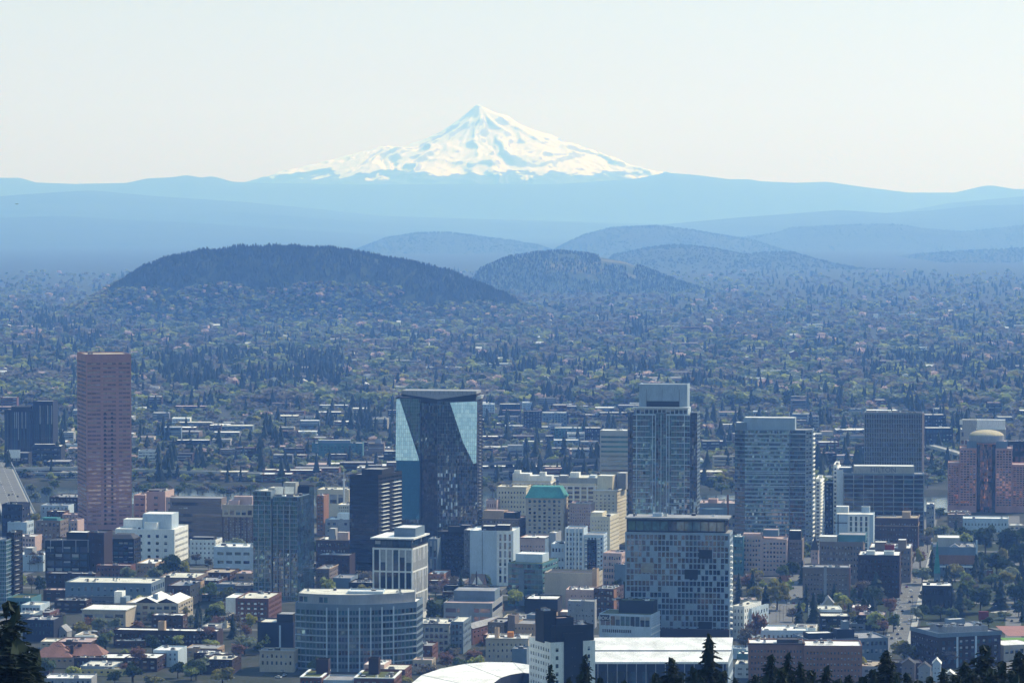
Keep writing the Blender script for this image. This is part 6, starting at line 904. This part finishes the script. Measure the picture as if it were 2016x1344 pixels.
def lowblock(cx, cy, w, d, h, wall, roof, yaw, name, cat, group, nu=2, win=True, gable=False):
    b = Bld.__new__(Bld); ps = rad(yaw); b.t = Vector((math.cos(ps), -math.sin(ps))); b.d = Vector((math.sin(ps), math.cos(ps))); b.o = Vector((cx, cy)) - b.t * w / 2 - b.d * d / 2; b.W = w; b.H = h; b.z0 = 0; b.D = cy; b.wins = []; b.wall = wall; b.roofm = roof; b.fp = []; b.vt = 900
    u, _ = proj((cx, cy, 0)); b.u0 = b.u1 = u; b.root = empty(name, (b.o.x, b.o.y, 0), -ps); ALLB.append(b); nr = max(1, int(h / 3.8)); nc = max(2, int(w / random.uniform(3.5, 6)))
    far = cy > 3700; F = None
    if win: F = P(nr, 1 if far and random.random() < .6 else min(nc, 12), .92 if far else random.uniform(.4, .6), .45, .6, .8, 1.2, .25, 'dark')
    b.vol(y1=d, F=F, R=P(nr, min(8, max(2, int(d / 5))), .5, .45, .6, .8, 1.2, .25, 'dark') if win and not far else None, flat=not gable, parapet=.5)
    if gable: b.gable(0, w, 0, d, h, random.uniform(2, 3.2), random.choice('xy'), over=.4)
    elif nu: b.units(nu, y0=1, y1=max(2, d - 2), big=min(4, d * .3))
    sz = 'tall' if h > 16 else 'long' if w > d * 1.5 and w > 24 else 'small' if w < 15 else 'square' if abs(w - d) < 5 else 'deep' if d > w else 'low'
    auto(b.root, f'{sz} {WD[wall]} {RD[roof]} {cat}', u, cy, cat, group); add_fp(b); return b
n_ = 0; R1 = random.Random(21)
for att in range(2600):
    if n_ >= 115: break
    vv = R1.uniform(1020, 1370); uu = R1.uniform(-10, 2026); p = ground(uu, vv)
    if p.y < 2130: continue
    if 800 < uu < 1180 and vv > 1280 or 1180 <= uu < 1450 and vv > 1200 or uu > 1890 and vv > 1190: continue
    if uu > 1800 and 1080 < vv < 1240: continue
    w, d = R1.uniform(11, 26), R1.uniform(12, 28); h = R1.uniform(4.5, 11)
    if free(p.x, p.y, w, d, gt, gd): lowblock(p.x, p.y, w, d, h, R1.choice(WC), R1.choice(RC), G + R1.choice((0, 0, 0, -8)), 'corner_building', 'building', 'low buildings between the towers', nu=R1.randrange(3, 9)); n_ += 1
# named blocks across the river
E = 0
simple('tan_deco_block', 'tan stepped art-deco block beside the blue office across the river', 719, 770, 886, D=4050, dep=26, wall='taupe', roof='r_tan', F=P(7, 1, .95, .45, .8, 2, 2, .3, 'dark'), R=P(7, 4, .7, .45), nu=0, yaw=3, pents=((724, 756, 872, dict(wall='taupe', F=P(2, 1, .9, .4, .4, 1, 1, .3))), (738, 750, 864, dict(wall='grey', y0=8, y1=14))))
simple('blue_office_block', 'wide blue-green office block across the river with irregular windows', 614, 714, 872, D=4080, dep=30, wall='teal', roof='r_grey', F=P(8, 14, .6, .5, 1, 2, 2, .3, 'blue', skip=.25), nu=4, yaw=0, pents=((626, 690, 866, dict(wall='bluegrey', roof='r_white')),))
simple('white_storage_block', 'wide plain lavender-white storage block behind the tan stepped block', 680, 782, 862, D=4450, dep=40, wall='grey', roof='r_white', F=None, nu=2, yaw=0)
simple('dark_brick_lofts', 'long dark navy loft block across the river in front of the freeway', 982, 1090, 858, D=4350, dep=34, wall='navy', roof='r_grey', F=P(5, 14, .6, .5, g='blue'), nu=3, yaw=0)
simple('slim_blue_tower', 'slim blue apartment tower across the river behind the navy loft block', 1031, 1066, 809, D=4550, dep=24, wall='navy', roof='r_grey', F=P(11, 6, .6, .6, g='blue'), nu=1, yaw=0)
for i, (ua, ub, v, D_, wl, lb) in enumerate(((948, 974, 795, 4900, 'paleblue', 'pale apartment block with dark vertical window strips beside the folded glass tower'), (984, 1024, 795, 4850, 'navy', 'dark blue apartment block with a white roof line behind the navy loft block'), (1028, 1050, 792, 5000, 'paleblue', 'pale green apartment block behind the slim blue tower'), (1068, 1116, 812, 4700, 'bluegrey', 'blue-grey apartment block beside the slim blue tower'), (1116, 1180, 816, 4900, 'darkbrick', 'long dark brick block between the slim blue tower and the stepped glass tower'), (1180, 1236, 812, 4850, 'navy', 'long navy block behind the pale banded tower'), (1092, 1146, 842, 4420, 'teal', 'teal office block with white corners beside the navy loft block'), (1152, 1184, 842, 4300, 'navy', 'square navy block with one pale arched doorway'), (1090, 1140, 866, 4200, 'bluegrey', 'bright blue glass block beside the navy loft block'), (1120, 1184, 884, 4080, 'pinkpale', 'pale pink long hall with a white roof beyond the freeway'), (994, 1030, 838, 4600, 'bluegrey', 'blue-grey flats with a pale roof in front of the slim blue tower'), (1066, 1100, 840, 4560, 'bluegrey', 'blue-grey flats on the far side of the slim blue tower'), (1820, 1862, 816, 4500, 'navy', 'plain navy block behind the ribbed dark tower'), (1822, 1876, 842, 4250, 'navy', 'wide navy block between the ribbed dark tower and the domed tower'), (535, 585, 782, 5400, 'taupe', 'long brown school block among the trees beyond the teal glass tower'), (424, 452, 790, 5300, 'navy', 'square dark block with a white cap among the trees'), (448, 500, 806, 5150, 'paleblue', 'pale blue institutional block beside the square dark block'), (1380, 1420, 772, 5700, 'taupe', 'brown block among the trees beside the stepped glass tower'))):
    nr = 5 if v < 830 else 4; simple('apartment_block' if i < 6 else 'office_block', lb, ua, ub, v, D=D_, dep=30, wall=wl, roof='r_white', F=P(nr, 8, .55, .6, .6, 2, 1.5, .3, 'blue'), nu=1, yaw=0)
n_ = 0
for att in range(9000):
    if n_ >= 270: break
    vv = 790 + 172 * R1.random() ** .8; uu = R1.uniform(-10, 2026); p = ground(uu, vv)
    if RIV1 + river_y(p.x) + 18 > p.y or p.y > 5500: continue
    if uu < 60 and vv > 895: continue
    big = R1.random(); w, d = (R1.uniform(24, 50), R1.uniform(20, 42)) if big < .4 else (R1.uniform(13, 28), R1.uniform(14, 28)); h = R1.uniform(5, 12) if big < .8 else R1.uniform(12, 19)
    if free(p.x, p.y, w, d, Vector((1, 0)), Vector((0, 1)), 8): lowblock(p.x, p.y, w, d, h, R1.choice(['brick', 'darkbrick', 'dark', 'navy', 'grey', 'bluegrey', 'midgrey', 'taupe', 'white', 'beige']), R1.choice(['r_white', 'r_white', 'r_cream', 'r_white', 'r_grey', 'r_grey', 'r_dark', 'r_pink']), R1.uniform(-2, 2), 'warehouse', 'warehouse', 'warehouses across the river', nu=R1.choice((0, 1, 2))); n_ += 1
n_ = 0
for att in range(3000):
    if n_ >= 190: break
    vv = R1.uniform(600, 790); uu = R1.uniform(-10, 2026); p = ground(uu, vv)
    if 150 < uu < 1000 and vv < 625: continue
    w, d, h = (R1.uniform(10, 18), R1.uniform(9, 14), R1.uniform(9, 13)) if R1.random() < .5 else (R1.uniform(25, 75), R1.uniform(14, 26), R1.uniform(8, 14))
    if free(p.x, p.y, w, d, Vector((1, 0)), Vector((0, 1)), 12): lowblock(p.x, p.y, w, d, h, R1.choice(['white', 'beige', 'grey', 'brick', 'pinkpale', 'cream']), R1.choice(['r_white', 'r_cream', 'r_pink', 'r_grey', 'r_white']), R1.uniform(-8, 8), 'hillside_house' if w < 20 else 'school_hall', 'house' if w < 20 else 'hall', 'houses among the far trees' if w < 20 else 'flat-roofed halls among the far trees', nu=0, win=w >= 20, gable=w < 20); n_ += 1
for ua, ub, vv, D_, lb in ((1424, 1466, 563, 13500, 'far off bright white-roofed hall below the distant hills'), (1372, 1500, 629, 9300, 'very long pale-roofed school hall among the far trees'), (375, 400, 0, 0, ''),):
    if D_: simple('school_hall', lb, ua, ub, vv, D=D_, dep=60, wall='beige', roof='r_white', F=None, nu=0, yaw=0, cat='hall')
# ======== trees between the far buildings, one by one
n_ = 0; EC = ['sage', 'bare_b', 'bare', 'green_b', 'green', 'lime', 'olive', 'yellow', 'conifer', 'conifer', 'blossom', 'bare_b', 'sage', 'green_b']
for att in range(2000):
    if n_ >= 88: break
    vv = 800 + 150 * R1.random(); uu = R1.uniform(0, 2016); p = ground(uu, vv)
    if RIV1 + river_y(p.x) + 12 > p.y or (uu < 60 and vv > 890): continue
    if free(p.x, p.y, 12, 12, Vector((1, 0)), Vector((0, 1)), 0):
        c = R1.choice(EC); k = 'conifer' if c == 'conifer' else 'bare' if c.startswith('bare') else 'broad'; h = R1.uniform(10, 17) * (1.4 if k == 'conifer' else 1); tree(k, c, p.x, p.y, 0, h, h * (.5 if k == 'conifer' else R1.uniform(.9, 1.3)), 'trees across the river'); n_ += 1
# ======== the endless far woods: masses nobody could count
LO_B = [leafcloud(44, 9, .3, 200 + i, zc=.48, rz=.5) for i in range(5)]; LO_C = [cones(4, 7, 300 + i) for i in range(5)]; LO_T = [cones(2, 5, 320 + i) for i in range(3)]
def mass(name, pos, sc, tpl, col, mats, label):
    Vs = []; Fs = []; Ms = []; k = 0; tpl_i = rng.integers(0, len(tpl), len(pos))
    for ti, (TV, TF) in enumerate(tpl):
        s = np.where(tpl_i == ti)[0]
        if not len(s): continue
        a = rng.random(len(s)) * 6.283; ca, sa = np.cos(a), np.sin(a); V = np.empty((len(s), len(TV), 3)); V[:, :, 0] = (TV[None, :, 0] * ca[:, None] - TV[None, :, 1] * sa[:, None]) * sc[s, 0:1]; V[:, :, 1] = (TV[None, :, 0] * sa[:, None] + TV[None, :, 1] * ca[:, None]) * sc[s, 0:1]; V[:, :, 2] = TV[None, :, 2] * sc[s, 1:2]
        V += pos[s][:, None, :]; F = TF[None] + (np.arange(len(s)) * len(TV))[:, None, None] + k; Vs.append(V.reshape(-1, 3)); Fs.append(F.reshape(-1, 4)); Ms.append(np.repeat(col[s], len(TF))); k += V.shape[0] * V.shape[1]
    o = bpy.data.objects.new(name, np_mesh(name, np.concatenate(Vs), np.concatenate(Fs), mats, np.concatenate(Ms))); link(o); o['kind'] = 'stuff'; o['label'] = label; return o
# where the eye meets the plain: even cover in the picture's rows, real positions on the ground
N = 15000; vv = 535 + (800 - 535) * rng.random(N) ** .85; uu = rng.uniform(-60, 2076, N); k = (HC) / (((vv - 672) / FPX * cp) + sp); D_ = HC * (cp + (672 - vv) / FPX * sp) / (sp * 1 - (672 - vv) / FPX * cp); xx = (uu - 1008) / FPX * (D_ / (cp + (672 - vv) / FPX * sp))
N2 = 5200; vv2 = rng.uniform(800, 955, N2); uu2 = rng.uniform(-20, 2036, N2); D2 = HC * (cp + (672 - vv2) / FPX * sp) / (sp - (672 - vv2) / FPX * cp); x2 = (uu2 - 1008) / FPX * D2
ok2 = (D2 > RIV1 + river_y(x2) + 15)
keep = []
occ = [(a, b_, c, e) for W2, a, b_, c, e in FPS if e > 3700]; oa = np.array(occ)
X_ = np.concatenate([xx, x2[ok2]]); Y_ = np.concatenate([D_, D2[ok2]]); U_ = np.concatenate([uu, uu2[ok2]]); V_ = np.concatenate([vv, vv2[ok2]])
hit = np.zeros(len(X_), bool)
for a, b_, c, e in occ: hit |= (X_ > a - 5) & (X_ < b_ + 5) & (Y_ > c - (14 if e > 5000 else 6)) & (Y_ < e + 5)
X_, Y_, U_, V_ = X_[~hit], Y_[~hit], U_[~hit], V_[~hit]
pc = (vnoise(U_ / 90 + 3, V_ / 22 + 1) * .55 + vnoise(U_ / 30, V_ / 9) * .45); dark = ((U_ > 320) & (U_ < 690) & (V_ > 700) & (V_ < 768)) * .28 + ((U_ < 190) & (V_ > 630) & (V_ < 690)) * .25 + (V_ < 580) * .08
isc = rng.random(len(X_)) < np.clip((pc + dark - .63) * 4 + .08, .06, .95)
cn = ['sage', 'bare_b', 'bare', 'green_b', 'green', 'lime', 'olive', 'yellow', 'blossom', 'conifer', 'conifer_b']; mats = [LEAF[c] for c in cn]; pw = np.array([.26, .16, .14, .15, .1, .07, .05, .03, .04]); pw /= pw.sum()
patch = vnoise(U_ / 60 + 40, V_ / 14 + 9); ci = rng.choice(9, len(X_), p=pw); ci = np.where((patch > .62) & (rng.random(len(X_)) < .6), rng.choice([3, 0, 5], len(X_)), ci); ci = np.where((patch < .36) & (rng.random(len(X_)) < .6), rng.choice([1, 2], len(X_)), ci); ci = np.where(isc, rng.integers(9, 11, len(X_)), ci)
h = np.where(isc, rng.uniform(15, 31, len(X_)), np.where(V_ > 800, rng.uniform(5, 11, len(X_)), rng.uniform(8, 20, len(X_)))); w = np.where(isc, h * rng.uniform(.42, .7, len(X_)), h * rng.uniform(1.1, 1.8, len(X_))); pos = np.stack([X_, Y_, np.zeros(len(X_)) - .3], 1); sc = np.stack([w, h], 1)
mass('far_broadleaf_woods', pos[~isc], sc[~isc], LO_B, ci[~isc], mats, 'endless mixed woods of bare and budding trees across the plain'); mass('far_conifer_woods', pos[isc], sc[isc], LO_C, ci[isc], mats, 'scattered dark conifers across the plain')
# woods on the hills
def on_hill(H, n, dens=None):
    o, XX, YY, ZZ, D, w = H; ny, nx = XX.shape; j = rng.random(n) * (nx - 1.001); i = rng.random(n) ** .9 * (ny - 1) * .62; i0, j0 = i.astype(int), j.astype(int); fi, fj = i - i0, j - j0
    g = lambda A: (A[i0, j0] * (1 - fi) + A[i0 + 1, j0] * fi) * (1 - fj) + (A[i0, j0 + 1] * (1 - fi) + A[i0 + 1, j0 + 1] * fi) * fj
    return np.stack([g(XX), g(YY), g(ZZ)], 1)
H = HILLS[0]; p = on_hill(H, 11000); uvx = 1008 + p[:, 0] / p[:, 1] * FPX; low = (p[:, 2] + 40 * vnoise(uvx / 50, p[:, 1] / 200) < np.where(uvx > 790, 58, 105)) & (rng.random(len(p)) < .8); lo2 = (p[:, 2] < 95) & (uvx > 560) & (uvx < 780) & (rng.random(len(p)) < .5); br_ = low | lo2
h = rng.uniform(6, 15, len(p)) * (.75 + .5 * vnoise(uvx / 14, p[:, 1] / 60)); sc = np.stack([h * rng.uniform(.45, .8, len(p)), h], 1); mass('hill_conifer_woods', p[~br_], sc[~br_], LO_C, rng.integers(9, 11, (~br_).sum()), mats, 'dark conifer wood covering the round wooded hill'); sc = np.stack([h * 1.5, h * 1.15], 1); mass('hill_broadleaf_woods', p[br_], sc[br_], LO_B, rng.choice(9, br_.sum(), p=pw), mats, 'mixed trees on the lower slope of the round wooded hill')
p = on_hill(HILLS[1], 5000); uvx = 1008 + p[:, 0] / p[:, 1] * FPX; nz_ = vnoise(uvx / 40, p[:, 2] / 25); clear = (nz_ > .58) & (uvx > 1100) & (uvx < 1280) & (p[:, 2] > 40) & (p[:, 2] < 130); p = p[~clear]; h = rng.uniform(6, 16, len(p)); mass('butte_woods', p, np.stack([h * .75, h], 1), LO_C, rng.choice([9, 10, 4, 0], len(p)), mats, 'woods on the second round hill with pale clearings')
ps_ = [on_hill(HILLS[i], 2600) for i in range(2, 7)]; p = np.concatenate(ps_); h = rng.uniform(4, 12, len(p)) * (.6 + .8 * vnoise(p[:, 0] / 250, p[:, 1] / 250)); mass('distant_hill_woods', p, np.stack([h * 1.8, h], 1), LO_T, rng.choice([9, 10], len(p)), mats, 'faint woods on the distant blue hills')
# ======== a small dark bird in the sky
mb = MB(); c = at(33, 402, 700); r = empty('bird', c, .6, 'tiny dark bird gliding in front of the pale blue mountain ranges', 'bird'); n = 8; ring = [(-.22, .01), (-.14, .05), (0, .07), (.12, .055), (.2, .035), (.26, .005)]
for (ya, ra_), (yb, rb_) in zip(ring, ring[1:]):
    for i in range(n): a, e = i * 6.2832 / n, (i + 1) * 6.2832 / n; mb.poly([(ra_ * math.cos(a), ya, ra_ * math.sin(a)), (ra_ * math.cos(e), ya, ra_ * math.sin(e)), (rb_ * math.cos(e), yb, rb_ * math.sin(e)), (rb_ * math.cos(a), yb, rb_ * math.sin(a))], 'black')
mb.build('body', r)
for s in (-1, 1): mb = MB(); mb.poly([(s * .04, -.06, .02), (s * .04, .1, .02), (s * .26, .1, .1), (s * .48, -.06, .02), (s * .25, -.02, .09)], 'black'); mb.poly([(s * .04, -.06, 0), (s * .25, -.02, .07), (s * .48, -.06, .01), (s * .26, .1, .08), (s * .04, .1, 0)], 'black'); mb.build('wing', r)
mb = MB(); mb.poly([(-.03, -.2, .01), (.03, -.2, .01), (.09, -.36, .0), (-.09, -.36, .0)], 'black'); mb.build('tail', r)
finish_labels()
finish_windows()
# ---------------- haze: one closed box of even, pale air round the whole scene; the sky stays outside
m = bpy.data.materials.new('haze_air'); m.use_nodes = True; t = m.node_tree; t.nodes.clear()
out = t.nodes.new('ShaderNodeOutputMaterial'); pv = t.nodes.new('ShaderNodeVolumePrincipled'); t.links.new(pv.outputs[0], out.inputs['Volume'])
pv.inputs['Color'].default_value = (*HAZE_COL, 1); pv.inputs['Density'].default_value = HAZE_DEN; pv.inputs['Anisotropy'].default_value = HAZE_G
pv.inputs['Absorption Color'].default_value = (1, 1, 1, 1); pv.inputs['Emission Strength'].default_value = 0; pv.inputs['Blackbody Intensity'].default_value = 0
mb = MB(); MATS['haze_air'] = m; mb.box(-15800, -5500, -11, 15800, 73500, 2560, 'haze_air', True); hz = mb.build('haze'); hz['kind'] = 'stuff'
